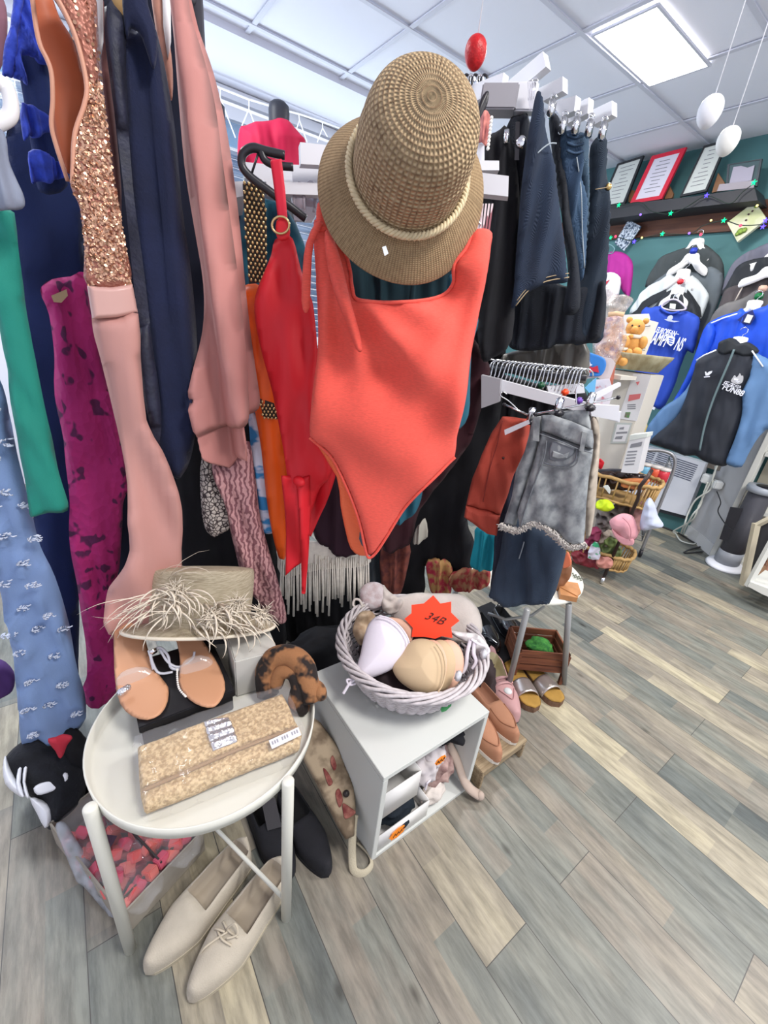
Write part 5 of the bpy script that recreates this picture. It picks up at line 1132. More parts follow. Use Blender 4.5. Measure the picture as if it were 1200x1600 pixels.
# soap crate
m_card = M('worn_card', S(168, 160, 148), .85, var=.2, vs=20)
fz0, hz = .0, .085
A = np.array([-.213, .95]); B = np.array([-.087, .655]); C_ = np.array([.098, .735]); D_ = A+(C_-B)
t = T('cardboard_tray', 'shallow worn cardboard tray of pink soap cubes on the floor under the tray table', 'box', (*((A+C_)/2), 0))
def wall2(a, b, h, nm='side_wall', th=.004, par=None, mat=None):
    a3 = np.array([*a, 0]); b3 = np.array([*b, 0]); c = (a3+b3)/2; l = np.linalg.norm(b3-a3); rz = math.atan2(b[1]-a[1], b[0]-a[0])
    return add(nm, box((c[0], c[1], h/2+.001), (l, th, h), rz), mat or m_card, par, smooth=False)
for a, b in ((A, B), (B, C_), (C_, D_), (D_, A)): wall2(a, b, hz, par=t)
rz = math.atan2(C_[1]-B[1], C_[0]-B[0]); cc = (A+C_)/2; wl = np.linalg.norm(C_-B); ll = np.linalg.norm(A-B)
add('bottom', box((cc[0], cc[1], .004), (wl, ll, .005), rz), m_card, t, smooth=False)
add('inner_ledge', box(((B[0]+C_[0])/2-.01, (B[1]+C_[1])/2+.025, .06), (wl*.96, .004, .05), rz), M('dark_card', S(92, 84, 78), .9), t, smooth=False)
m_soap = [M('pink_soap_%s' % n_, c_, .6, var=.1, vs=30) for n_, c_ in (('a', S(232, 112, 112)), ('b', S(222, 100, 122)), ('c', S(236, 130, 122)))]
ux = (C_-B)/wl; uy = (A-B)/ll; rnd = random.Random(4); base = None
for pk in range(2):
    for k in range(38):
        i = k % 4; j = (k//4) % 5; l = k//20
        fx = .06+pk*.47+i*.105+rnd.uniform(-.01, .01); fy = .08+j*.17+rnd.uniform(-.02, .02)
        if pk == 0: fy = min(fy, .84)
        p = B+ux*wl*min(fx, .92)+uy*ll*fy; z = .040+l*.028+rnd.uniform(0, .014)
        if base is None:
            base = add('soap_cube', box((p[0], p[1], z), (.029, .024, .024), 0, bev=.002), m_soap[0], label='small pink soap cube loose in the wrapped cardboard tray', cat='soap', group='pink soap cubes in the cardboard tray', smooth=False, org=(p[0], p[1], z)); b_mesh = [base.data]
            for mm in m_soap[1:]: c_ = base.data.copy(); c_.materials[0] = mm; b_mesh.append(c_)
            o = base
        else:
            o = base.copy(); COL.objects.link(o); o.location = (p[0], p[1], z)
        o.data = b_mesh[(pk*2+k) % 3]; o.rotation_euler = (rnd.uniform(-.8, .8), rnd.uniform(-.8, .8), rnd.uniform(0, 3))
for pk, lab in ((0, 'crinkled clear film over the soap on the left half of the cardboard tray'), (1, 'crinkled clear film over the soap on the right half of the cardboard tray')):
    o = B+ux*wl*(.03+pk*.49); q = [o, o+ux*wl*.45, o+ux*wl*.45+uy*ll*.95, o+uy*ll*.95]
    add('clear_film_pack', puff([(p[0], p[1]) for p in q], HP(.078), .02, .03, rumple(.010, 26, pk+2), uvin=True, smooth=3, res=50), m_wrap, label=lab, cat='wrapping')
    pc = B+ux*wl*(.25+pk*.45)+uy*ll*(.48+.12*pk)
    add('product_label', box((pc[0], pc[1], .100), (.036, .03, .0012), rz+.5), M('dark_label', S(70, 40, 60), .4), label='small dark printed label on the %s soap pack' % ('left' if pk == 0 else 'right'), cat='label', smooth=False)
add('film_divider', box((*(B+ux*wl*.5+uy*ll*.5), .085), (.004, ll*.9, .02), rz), M('dark_strip', S(60, 52, 52), .6), label='dark edge strip running between the two soap packs', cat='strip', smooth=False)
pl = FPz(115, 1345, .09)
add('plastic_bag', puff([(86, 1292), (100, 1284), (112, 1300), (140, 1345), (170, 1400), (190, 1440), (182, 1450), (160, 1420), (130, 1385), (120, 1378), (104, 1340)], FPz(130, 1360, .06), .02, .01, rumple(.008, 40, 3)), M('milky_film', S(196, 200, 208), .2, alpha=.55, bump=.6, bs=40), label='crumpled milky plastic folded over the left edge of the soap tray', cat='wrapping')
# black and white bag at the far left
t = T('sports_bag', 'black fleecy bag with white stripes and panels on the floor at the far left', 'bag', (-.24, 1.02, 0))
m_flc = M('black_fleece', S(22, 24, 32), .95, var=.35, vs=30, bump=.6, bs=120, sheen=.3); m_wp = M('white_leather', S(222, 224, 232), .5)
bp = FPz(65, 1230, .10)
add('body', puff([(20, 1170), (45, 1155), (75, 1158), (100, 1165), (125, 1180), (135, 1215), (130, 1250), (110, 1275), (82, 1296), (70, 1290), (58, 1270), (48, 1245), (30, 1240), (12, 1225), (4, 1195)], bp, .16, .07, rumple(.008, 20, 3), res=60), m_flc, t)
bo = bp.off(.07)
for q in ([(8, 1180), (4, 1200), (8, 1225), (24, 1240), (36, 1246), (40, 1236), (28, 1222), (18, 1205), (12, 1190)], [(46, 1246), (58, 1272), (70, 1294), (80, 1284), (83, 1262), (66, 1250)]):
    add('white_panel', puff(q, bp.off(.045), .05, .02, None, smooth=2), m_wp, t)
for q in ([(28, 1202), (34, 1200), (32, 1222), (38, 1245), (30, 1242), (25, 1225)], [(37, 1200), (43, 1199), (40, 1222), (46, 1245), (40, 1245), (35, 1222)], [(52, 1232), (62, 1224), (85, 1216), (102, 1206), (107, 1212), (104, 1222), (92, 1232), (72, 1240), (58, 1242)], [(66, 1206), (72, 1202), (75, 1214), (66, 1218)]):
    add('white_stripe', puff(q, bo, .016, .006, rumple(.003, 20, 3), smooth=2), m_wp, t)
G('red_garment', 'red pointed fabric scrap poking out below the sky blue dress', [(75, 1155), (112, 1150), (106, 1165), (94, 1184), (86, 1172)], 1.05, M('crimson_cloth', S(176, 40, 60), .8), cat='garment', th=.02, A=.002)
G('purple_bag', 'purple fabric edge on the floor at the far left behind the sky blue dress', [(-20, 1040), (5, 1035), (22, 1050), (20, 1075), (0, 1085), (-20, 1090)], 1.35, M('purple_cloth', S(90, 58, 120), .85), cat='bag', th=.06, A=.0)
G('black_cloth_pile', 'black clothing heap on the floor between the striped bag and the tray table', [(95, 1160), (130, 1150), (160, 1200), (180, 1240), (170, 1262), (140, 1262), (118, 1250)], 1.1, c_black, cat='garment', th=.1, A=.004)
# canvas floral bag between table and cube
m_cvf = M('floral_canvas', S(164, 146, 122), .85, col2=S(108, 92, 74), vs=22, thr=(.4, .6)); m_fl2 = M('crimson_print', S(104, 40, 40), .85, col2=S(150, 96, 84), vs=60)
t = T('floral_canvas_bag', 'floral canvas bag with cream strap squeezed between tray table and cube', 'bag', (.41, .62, 0))
bp = PL((.425, .62, 0), (0.12, -.99, 0), (0, 0, 1))
add('body', puff([(474, 1110), (500, 1128), (532, 1172), (554, 1228), (556, 1264), (554, 1306), (540, 1312), (526, 1290), (498, 1232), (470, 1180)], FPz(520, 1220, .16), .035, .012, rumple(.004, 16, 2), smooth=1), m_cvf, t)
fl_ = FPz(520, 1220, .16).off(.020)
for q in ([(505, 1200), (512, 1206), (520, 1222), (514, 1228), (508, 1214)], [(536, 1255), (548, 1262), (556, 1270), (540, 1280), (536, 1268)], [(520, 1180), (526, 1196), (522, 1204), (516, 1190)], [(524, 1240), (530, 1232), (536, 1250), (530, 1262)]):
    add('printed_flower', puff(q, fl_, .003, .003, rumple(.004, 16, 2)), m_fl2, t)
add('zip_pull', ball(fl_.at(541, 1240), .009, 8), M('dark_metal_pull', S(40, 34, 34), .4), t)
add('strap', tube(smoothpts([(.437, .545, .12), (.425, .53, .09), (.412, .505, .04), (.405, .48, .010), (.425, .462, .004), (.452, .466, .004), (.460, .49, .004), (.448, .53, .006)], 6), .011, 8, flat=.3), M('cream_webbing', S(180, 170, 148), .85, bump=.4, bs=300), t)
# black heaps added to darken the floor area behind the cube
heap('dark_filler_left', 'added black heap darkening the floor between the tray table and the cube', 'bag', (.40, 1.02, .10), (.11, .10, .14), c_black, 12)
heap('dark_filler_cube', 'added black heap darkening the floor behind the white cube', 'shoe', (.62, 1.12, .09), (.22, .10, .12), c_black, 15)
heap('dark_filler_rail', 'added black heap darkening the floor below the white fringe', 'garment', (.30, 1.25, .10), (.20, .12, .14), c_black, 18)
# ================================================================== RIGHT OF THE CUBE
m_loaf = M('tan_suede', S(172, 122, 94), .8, var=.1, vs=20, bump=.15, bs=400); m_wsole = M('white_rubber', S(222, 214, 204), .5); m_wood = M('weathered_wood', S(166, 148, 120), .8, col2=S(126, 106, 82), vs=9, stretch=(1, 14, 14), thr=(.3, .7))
t = T('wooden_shoe_rest', 'low weathered wooden stand carrying the tan loafers right of the cube', 'stand', (.965, .52, 0))
add('top_board', box((.965, .54, .075), (.225, .17, .014), 0, bev=.002), m_wood, t, smooth=False)
for x in (.862, 1.068): add('end_board', box((x, .54, .034), (.014, .17, .066), 0, bev=.002), m_wood, t, smooth=False)
add('front_rail', box((.965, .462, .058), (.19, .01, .02), 0, bev=.002), m_wood, t, smooth=False)
t, q_ = shoe('tan_loafer', 'left tan suede loafer with white sole on the wooden stand', (.915, .447), (.985, .70), .088, .055, m_loaf, M('tan_lining', S(150, 106, 84), .9), m_wsole, opening=.48, toeh=.042, pointy=.42, z0=.083, sole=.012)
add('apron_seam', tube(smoothpts([q_(.55, -.7, .002), q_(.75, -.72, .002), q_(.88, -.4, .003), q_(.91, 0, .003), q_(.88, .4, .003), q_(.75, .72, .002), q_(.55, .7, .002)], 5), .0018, 5), M('tan_seam', S(150, 100, 74), .8), t)
t, q_ = shoe('tan_loafer', 'right tan suede loafer with white sole, farther from the cube', (1.022, .462), (1.07, .715), .088, .055, m_loaf, MATS['tan_lining'], m_wsole, opening=.48, toeh=.042, pointy=.42, z0=.083, sole=.012)
add('apron_seam', tube(smoothpts([q_(.55, -.7, .002), q_(.75, -.72, .002), q_(.88, -.4, .003), q_(.91, 0, .003), q_(.88, .4, .003), q_(.75, .72, .002), q_(.55, .7, .002)], 5), .0018, 5), MATS['tan_seam'], t)
m_pks = M('dusty_pink_leather', S(192, 148, 148), .55, var=.06, vs=20)
t, q_ = shoe('pink_boot', 'dusty pink double-buckle shoe with cut-out standing beside the loafers', (1.160, .550), (1.265, .80), .108, .075, m_pks, M('cream_sock', S(190, 180, 146), .9), M('black_rubber', S(40, 36, 36), .7), opening=.42, toeh=.045, pointy=.4, ankle=.13, sole=.012, openw=.8)
for x in (.46, .54): add('strap', tube(smoothpts([q_(x, -.95, .003), q_(x, -.5, .004), q_(x, 0, .005), q_(x, .5, .004), q_(x, .95, .003)], 5), .007, 6, flat=.5), m_pks, t)
for x in (.46, .54): add('buckle', ball(q_(x, .62, .008), .006, 6), M('rose_buckle', S(200, 150, 146), .3, metal=.4), t)
add('cut_out', ball(q_(.66, 0, -.003), .017, 8, (1, 1, .5)), M('cut_out_pale', S(206, 206, 206), .7), t)  # pale grey inset marks the cut-out
add('toe_seam', tube(smoothpts([q_(.62, -.6, .002), q_(.72, -.35, .003), q_(.80, 0, .003), q_(.72, .35, .003), q_(.62, .6, .002)], 5), .0016, 5), M('rose_seam', S(168, 116, 118), .7), t)
heap('dark_boots', 'dark brown boots pushed behind the pink shoe next to the basket', 'shoe', (1.12, .74, .09), (.06, .09, .12), M('dark_brown', S(50, 38, 40), .8), 3)
# metallic cork sandals
m_cork = M('mustard_suede', S(172, 132, 62), .85, var=.15, vs=30); m_met = M('pewter_strap', S(186, 176, 172), .3, metal=.7); m_cks = M('cork_sole', S(120, 90, 70), .9, var=.3, vs=60)
for (c0, c1, lab) in (((1.268, .548), (1.40, .79), 'left mustard footbed slide with pewter strap under the wooden crate'), ((1.385, .510), (1.46, .76), 'right mustard footbed slide with pewter strap, nearer the open floor')):
    a = np.array([*c0, 0]); b = np.array([*c1, 0]); L = np.linalg.norm(b-a); d = (b-a)/L; s_ = np.array([-d[1], d[0], 0]); t = T('slide_sandal', lab, 'sandal', (a+b)/2)
    wf = lambda x: .046*(1-abs(x-.28)*.45)*min(1, math.sqrt(max(0, 1-((.16-x)/.16)**2)) if x < .16 else 1)*min(1, math.sqrt(max(.0, 1-((x-.86)/.14)**2)) if x > .86 else 1)
    ol = [a+d*L*x+s_*wf(x) for x in np.linspace(0, 1, 22)]+[a+d*L*x-s_*wf(x) for x in np.linspace(1, 0, 22)[1:-1]]
    add('cork_sole', slab([(p[0], p[1]) for p in ol], HP(.024), .024, uvin=True), m_cks, t, smooth=False)
    add('footbed', puff([(p[0]*1, p[1]) for p in ol], HP(.027), .008, .008, None, uvin=True, smooth=0, res=36), m_cork, t)
    sv = []; nn = 14
    for i, x in enumerate(np.linspace(.20, .46, 8)):
        for j in range(nn+1):
            an = PI*j/nn; p = a+d*L*x+s_*wf(x)*1.06*math.cos(an)+np.array([0, 0, .012+.046*math.sin(an)]); sv.append(p)
    sfc = [(i*(nn+1)+j, i*(nn+1)+j+1, (i+1)*(nn+1)+j+1, (i+1)*(nn+1)+j) for i in range(7) for j in range(nn)]
    o = add('strap', (sv, sfc), m_met, t); md = o.modifiers.new('s', 'SOLIDIFY'); md.thickness = .004
# wooden crate with green cloth
m_crate = M('stained_wood', S(126, 74, 48), .7, col2=S(84, 46, 32), vs=7, stretch=(1, 1, 12), thr=(.3, .7))
t = T('wooden_crate', 'small brown slatted wooden crate holding green cloth by the round side table', 'crate', (1.44, .70, .06))
p0 = np.array([1.335, .705]); p1 = np.array([1.50, .585]); dv = (p1-p0)/np.linalg.norm(p1-p0); nv = np.array([-dv[1], dv[0]])
p3 = p0+nv*.15; p2 = p1+nv*.15; L = np.linalg.norm(p1-p0); rz = math.atan2(dv[1], dv[0])
for k in range(3):
    z = .075+k*.036
    for a, b, nm in ((p0, p1, 'slat'), (p3, p2, 'slat'), (p0, p3, 'slat'), (p1, p2, 'slat')):
        c = (a+b)/2; l = np.linalg.norm(b-a); r2 = math.atan2(*(b-a)[::-1]); add(nm, box((c[0], c[1], z), (l+.008, .008, .030), r2, bev=.001), m_crate, t, smooth=False)
for p in (p0, p1, p2, p3): add('corner_post', box((p[0], p[1], .075), (.014, .014, .15), rz), m_crate, t, smooth=False)
cc = (p0+p2)/2; add('floor_board', box((cc[0], cc[1], .058), (L-.01, .14, .006), rz), m_crate, t, smooth=False)
heap('green_cloth', 'bright green textured cloth lying inside the wooden crate', 'cloth', (cc[0]+.01, cc[1]-.005, .120), (.062, .052, .028), M('grass_green_cloth', S(64, 130, 50), .85, col2=S(30, 90, 36), vs=60, bump=.6, bs=80), 3)
# black shoes behind the crate
t, q_ = shoe('black_patent_shoe', 'glossy black shoe behind the left leg of the round side table', (1.33, .80), (1.42, 1.02), .085, .06, M('black_patent', S(16, 16, 20), .12, spec=.8), MATS['black_lining'], opening=.5, toeh=.05, pointy=.4, z0=.06)
t, q_ = shoe('black_patent_shoe', 'second glossy black shoe, just right of the round side table leg', (1.46, .80), (1.55, 1.0), .085, .06, MATS['black_patent'], MATS['black_lining'], opening=.5, toeh=.05, pointy=.4, z0=.06)
add('shoe_shelf', box((1.44, .93, .03), (.36, .32, .056), .0, bev=.003), c_black, label='low black box under the glossy black shoes', cat='box')
# round side table
t = T('side_table', 'small round white side table on grey metal legs with wooden trinkets', 'table', (1.38, .82, 0))
c2 = (1.375, .822); m_gl = M('grey_leg_metal', S(150, 150, 150), .4, metal=.4)
add('table_top', lathe([(1e-4, .462), (.228, .462), (.235, .468), (.235, .476), (.230, .480), (1e-4, .480)], (c2[0], c2[1], 0), n=64), m_tray, t)
for a, b in ((atZ(824, 952, .462), atZ(791, 1085, 0)), (atZ(889, 944, .462), atZ(881, 1068, 0)), (np.array([1.52, .95, .462]), np.array([1.6, 1.02, 0])), (np.array([1.24, .98, .462]), np.array([1.2, 1.06, 0]))):
    add('leg', tube([a, b], .011, 10), m_gl, t)
add('ring_brace', tube([atZ(762, 958, .30), atZ(790, 968, .30), atZ(830, 962, .30), atZ(850, 948, .30)], .006, 8), m_gl, t)
# purse and wooden box on it
zt2 = .4805
t = T('wooden_trinket_box', 'light brown wooden trinket box on the round side table', 'box', atZ(885, 920, zt2))
hp = HP(zt2+.012); add('box_body', slab([(874, 918), (905, 926), (903, 934), (876, 929)], HP(zt2+.02), .02), M('honey_wood', S(186, 130, 84), .5, var=.2, vs=30), t, smooth=False)
add('lid', slab([(874, 916), (880, 907), (903, 911), (908, 926), (902, 931)], HP(zt2+.024), .006), MATS['honey_wood'], t, smooth=False)
t = T('tan_purse', 'small tan leather purse with orange tassel half hidden by the denim skirt', 'purse', atZ(875, 920, zt2))
pp_ = VP(880, 905, 1.52); add('pouch', puff([(866, 930), (868, 900), (878, 882), (893, 882), (892, 900), (884, 912), (874, 926)], pp_, .04, .02, rumple(.003, 40, 2)), M('tan_leather', S(140, 92, 62), .5, var=.2, vs=14), t)
add('frill', puff([(880, 888), (882, 872), (886, 862), (890, 866), (893, 882)], pp_.off(.012), .012, .006, None), M('orange_leather', S(206, 110, 78), .6), t)
add('chain', merge(*[ball(HP(zt2+.006).at(895+k*1.6, 896+(k % 3)*2+k*.8), .004, 5) for k in range(10)]), M('dull_chain', S(120, 122, 110), .4, metal=.7), label='little grey metal chain trinket behind the wooden box', cat='trinket')
# ================================================================== TEAL WALL
sw = XP(3.72); wd_ = M('stained_board', S(112, 70, 50), .6, col2=S(74, 44, 34), vs=6, stretch=(1, .6, 9), thr=(.3, .7)); m_shf = M('dark_shelf', S(52, 52, 56), .6)
def prism(pts, pl, th, mat, nm, parent=None, smooth=False, d=0.0, **k): return add(nm, slab(pts, pl, th, d), mat, parent, smooth=smooth, **k)
t = T('wall_shelf', 'dark shelf high on the teal wall carrying framed certificates', 'shelf', sw.at(1060, 335))
prism([(880, 331), (953, 321), (1083, 307), (1179, 293), (1184, 313), (1083, 324), (953, 342), (880, 352)], sw, .20, m_shf, 'shelf_board', t)
bw = XP(3.92)
prism([(860, 350), (953, 338), (1086, 322), (1230, 308), (1240, 350), (1139, 361), (953, 374), (860, 384)], bw, .03, wd_, 'wooden_board', label='long brown stained board fixed on the teal wall below the dark shelf', cat='board')
m_paper = M('certificate_paper', S(206, 210, 204), .6); m_pink = M('pale_certificate', S(218, 214, 226), .6); m_ptxt = M('grey_print', S(128, 128, 134), .7)
def frame(nm, label, q, X, fm, pm, fw=.14, lines=9, seed=1):
    pl = XP(X); Q = [pl.uv(*p) for p in q]; t = T(nm, label, 'picture frame', pl.at(*q[3]))
    L = lambda u, v: (Q[0]*(1-u)+Q[1]*u)*(1-v)+(Q[3]*(1-u)+Q[2]*u)*v
    a = fw; b = fw*.62
    for nm2, r in (('frame_bar', (0, 1, 0, b)), ('frame_bar', (0, 1, 1-b, 1)), ('frame_bar', (0, a, b, 1-b)), ('frame_bar', (1-a, 1, b, 1-b))):
        add(nm2, slab([L(r[0], r[2]), L(r[1], r[2]), L(r[1], r[3]), L(r[0], r[3])], pl, .02, .004, uvin=True), fm, t, smooth=False)
    add('certificate', slab([L(a, b), L(1-a, b), L(1-a, 1-b), L(a, 1-b)], pl, .006, 0, uvin=True), pm, t, smooth=False)
    rnd = random.Random(seed); ms = []
    for k in range(lines):
        v = b+.08+(1-2*b-.14)*k/lines; w = rnd.uniform(.12, .28); s = .5-w/2*1.2
        ms.append(slab([L(.5-w, v), L(.5+w, v), L(.5+w, v+.014), L(.5-w, v+.014)], pl, .0006, .0012, uvin=True))
    if ms: add('printed_lines', merge(*ms), m_ptxt, t, smooth=False)
    return t, pl, L
m_bf = M('black_frame', S(40, 42, 46), .5); m_rf = M('red_frame', S(214, 36, 62), .4)
frame('picture_frame', 'black framed certificate at the left end of the shelf, half hidden by jeans', [(965, 256), (1006, 243), (976, 319), (935, 326)], 3.80, m_bf, m_paper, .08, seed=2)
frame('picture_frame', 'bright red framed certificate leaning on the shelf', [(1019, 244), (1073, 230), (1034, 311), (984, 319)], 3.79, m_rf, m_pink, .13, seed=3)
frame('picture_frame', 'black framed certificate behind the white hanging egg', [(1100, 228), (1139, 217), (1104, 299), (1062, 308)], 3.80, m_bf, m_paper, .08, seed=4)
t, pl_, L_ = frame('box_frame', 'dark box frame with a small grey shirt picture at the right end of the shelf', [(1137, 257), (1191, 248), (1183, 291), (1134, 296)], 3.82, M('smoke_frame', S(66, 72, 78), .5), M('smoke_back', S(74, 96, 100), .6), .06, lines=0)
add('shirt_picture', slab([(1146, 261), (1158, 259), (1168, 262), (1179, 258), (1174, 282), (1139, 288)], XP(3.81), .004), M('grey_shirt_print', S(176, 170, 184), .7), t, smooth=False)
add('caption_strip', slab([(1124, 288), (1178, 282), (1178, 293), (1120, 299)], XP(3.79), .004), M('pale_caption', S(168, 160, 166), .7), t, smooth=False)
for k, q in enumerate(([(982, 316), (984, 296), (992, 298), (990, 314)], [(1038, 311), (1046, 290), (1052, 302), (1050, 309)], [(1112, 301), (1122, 270), (1132, 285), (1134, 296)])):
    prism(q, XP(3.84), .02, M('amber_wood', S(150, 106, 70), .5, var=.2, vs=20), 'wooden_plaque', label=('curved wooden plaque edge behind the left black frame', 'curved wooden plaque edge behind the red frame', 'curved wooden plaque between the third certificate and the box frame')[k], cat='plaque')
# cards pinned on the board
t = T('patterned_card', 'small blue and white patterned card pinned under the board on the left', 'card', XP(3.86).at(978, 385))
prism([(982, 343), (1002, 354), (975, 392), (960, 380)], XP(3.86), .01, M('blue_pattern', S(196, 206, 218), .6, col2=S(44, 66, 92), vs=60, thr=(.42, .55)), 'card', t)
t = T('cream_canvas', 'cream canvas painting with green leaves hanging from the board on the right', 'picture', XP(3.85).at(1150, 378))
prism([(1179, 315), (1198, 342), (1152, 378), (1136, 348)], XP(3.85), .03, M('cream_canvas_paint', S(224, 222, 196), .8, col2=S(206, 210, 160), vs=9, thr=(.38, .52)), 'canvas', t)
for q in ((1157, 362, 5), (1163, 360, 4), (1152, 366, 3), (1182, 322, 3)): add('leaf', lathe([(1e-4, .003), (q[2]*.0042, .001), (1e-4, 0)], XP(3.85).at(q[0], q[1], .004), (-1, 0, 0), 10), M('leaf_green', S(150, 180, 80), .8), t)
for q in ((1170, 335), (1176, 330), (1166, 344)): add('berry', ball(XP(3.85).at(*q, .004), .006, 5), M('berry_dark', S(80, 60, 60), .7), t)
# fairy lights
t = T('fairy_lights', 'string of coloured fairy lights looped along the shelf and board', 'string lights', XP(3.7).at(1050, 372))
fw_ = XP(3.69); wire = M('dark_wire', S(28, 44, 36), .5)
add('wire', tube([fw_.at(*p) for p in smoothpts([np.array(p, float) for p in ((940, 318), (968, 321), (1000, 316), (1018, 330), (1049, 334), (1075, 322), (1105, 306), (1140, 318), (1160, 300), (1179, 286))], 6)], .003, 5), wire, t)
add('wire', tube([fw_.at(*p) for p in smoothpts([np.array(p, float) for p in ((940, 368), (963, 370), (992, 378), (1004, 372), (1036, 366), (1078, 365), (1100, 352), (1132, 345), (1158, 352), (1193, 350), (1215, 342))], 6)], .003, 5), wire, t)
def bulbs(pts, nm, c, r, e, star=False):
    m = M('lit_'+nm, c, .4, emit=e)
    for (x, y) in pts:
        p = fw_.at(x, y, .012)
        if star:
            V, F = ball(p, r*.8, 5); o = add('bulb', (V, F), m, t)
            add('bulb_petal', merge(*[tube([p, p+np.array([0, math.cos(a), math.sin(a)])*r*1.55], [r*.5, r*.12], 4) for a in np.linspace(.3, 2*PI+.3, 6)[:-1]]), m, o)
        else: add('bulb', ball(p, r, 5), m, t)
bulbs([(968, 321), (1049, 334), (1132, 345), (1036, 366), (1179, 286), (955, 372)], 'green', (.0, .60, .22), .011, 1.5, True)
bulbs([(1105, 306), (992, 378), (1193, 355), (1197, 345)], 'blue', (.08, .05, .9), .010, 2.2, True)
bulbs([(1002, 336), (1078, 365)], 'violet', (.2, .1, .8), .008, 2)
bulbs([(1004, 372), (1112, 345), (1184, 322)], 'yellow', (.9, .75, .2), .007, 2)
bulbs([(963, 370), (1158, 353), (1096, 367)], 'red', (.9, .05, .1), .009, 1.6)
# ---------------------------------------------------------------- jackets on the wall
def J(nm, label, poly, X, mat, cat='jacket', th=.05, edge=.04, A=.01, k=16, seed=1, parent=None, lean=.15, res=60, smooth=2, part=None):
    return add(nm, puff(poly, XP(X), th, edge, folds(A, k, lean, seed, .004), res=res, smooth=smooth), mat, parent, label if parent is None else None, cat if parent is None else None)
def whanger(px, py, X, label, w=.40, drop=.12, arm=(-1, 1), group=None):
    w *= .72; X += .03
    pl = XP(X); o = pl.uv(px, py); t = T('coat_hanger', label, 'hanger', pl.to(*o), group); h = w/2
    sh = [(o[0]-h, o[1]-drop), (o[0]-h, o[1]-drop+.045), (o[0]-h*.5, o[1]-drop*.3), (o[0]-.035, o[1]+.01), (o[0]+.035, o[1]+.01), (o[0]+h*.5, o[1]-drop*.3), (o[0]+h, o[1]-drop+.045), (o[0]+h, o[1]-drop), (o[0]+h*.45, o[1]-drop*.72), (o[0], o[1]-.045), (o[0]-h*.45, o[1]-drop*.72)]
    add('shoulder_bar', slab(sh, pl, .012, .006, uvin=True, smooth=3), M('white_hanger', S(244, 242, 240), .4), t)
    hk = [pl.to(o[0], o[1])]+[pl.to(o[0]+.02*math.sin(a), o[1]+.045-.02*math.cos(a)) for a in np.linspace(.3, 4.4, 8)]
    add('hook', tube(smoothpts(hk, 3), .002, 5), chrome, t); return t
j_char = M('charcoal_fleece', S(66, 72, 74), .9, var=.15, vs=8); j_gry = M('grey_fleece', S(96, 104, 110), .85, var=.12, vs=6); j_lg = M('pale_grey_shell', S(196, 202, 204), .7, var=.06, vs=6); j_bk = M('black_shell', S(34, 38, 44), .75, var=.2, vs=8)
J('purple_sweater', 'magenta long-sleeved top on the teal wall next to the jeans', [(938, 402), (946, 396), (958, 393), (972, 394), (984, 402), (990, 416), (988, 440), (984, 464), (978, 462), (968, 448), (962, 436), (945, 430)], 3.75, M('magenta_jersey', S(170, 42, 140), .8), 'top')
t = T('white_tee', 'white t-shirt with a small red tick mark below the magenta top', 't-shirt', XP(3.65).at(955, 460))
J('body', None, [(938, 430), (948, 426), (960, 426), (970, 434), (969, 450), (962, 466), (938, 468)], 3.65, M('white_jersey', S(226, 222, 230), .8), parent=t)
add('tick_mark', slab([(944, 443), (948, 442), (956, 438), (950, 446), (945, 447)], XP(3.65), .002, .035), M('red_print', S(190, 40, 60), .6), t, smooth=False)
pl = XP(3.72); add('wire_hanger', tube(smoothpts([pl.at(948, 388), pl.at(952, 382), pl.at(960, 388), pl.at(956, 396), pl.at(946, 394)], 4, True), .004, 5, closed=True), M('teal_wire', S(120, 160, 166), .4), label='thin pale wire hanger above the magenta top', cat='hanger')
whanger(1090, 376, 3.72, 'white hanger of the charcoal hoodie at the back, topmost of the left cascade', .30, .13)
J('charcoal_hoodie', 'charcoal hoodie at the back of the left cascade, touching the teal wall', [(1074, 386), (1062, 389), (1034, 400), (1024, 412), (1015, 430), (1007, 448), (1030, 452), (1070, 440), (1110, 446), (1128, 450), (1132, 425), (1128, 405), (1118, 394), (1104, 383), (1092, 380)], 3.76, j_char, 'hoodie')
whanger(1082, 399, 3.64, 'white hanger of the mid grey top, second of the left cascade', .34, .13)
J('grey_sweater', 'mid grey long-sleeved sweatshirt, second of the left cascade, with dotted sleeve', [(1058, 415), (1038, 428), (1022, 440), (1012, 456), (1040, 470), (1075, 500), (1088, 560), (1086, 600), (1098, 580), (1108, 530), (1114, 500), (1124, 470), (1131, 445), (1129, 427), (1116, 418), (1106, 417), (1090, 425), (1072, 424)], 3.70, j_gry, 'sweatshirt')
whanger(1069, 424, 3.57, 'white hanger of the pale grey jacket, third of the left cascade', .26, .12)
t = T('pale_grey_jacket', 'pale grey jacket with black panels, third of the left cascade', 'jacket', XP(3.6).at(1060, 490))
J('body', None, [(1047, 428), (1030, 438), (1012, 447), (1000, 460), (992, 472), (982, 490), (1010, 494), (1050, 500), (1090, 500), (1099, 492), (1107, 470), (1107, 459), (1098, 446), (1082, 430), (1070, 438), (1060, 438)], 3.62, j_lg, parent=t)
add('black_panel', slab([(1040, 452), (1018, 462), (1003, 472), (995, 484), (985, 491), (1000, 492), (1014, 478), (1030, 468), (1042, 460)], XP(3.585), .006), j_bk, t, smooth=False)
add('black_panel', slab([(1074, 452), (1082, 462), (1094, 480), (1096, 496), (1088, 494), (1080, 476), (1072, 462)], XP(3.585), .006), j_bk, t, smooth=False)
whanger(1060, 452, 3.49, 'white hanger of the black jacket, fourth of the left cascade', .24, .12)
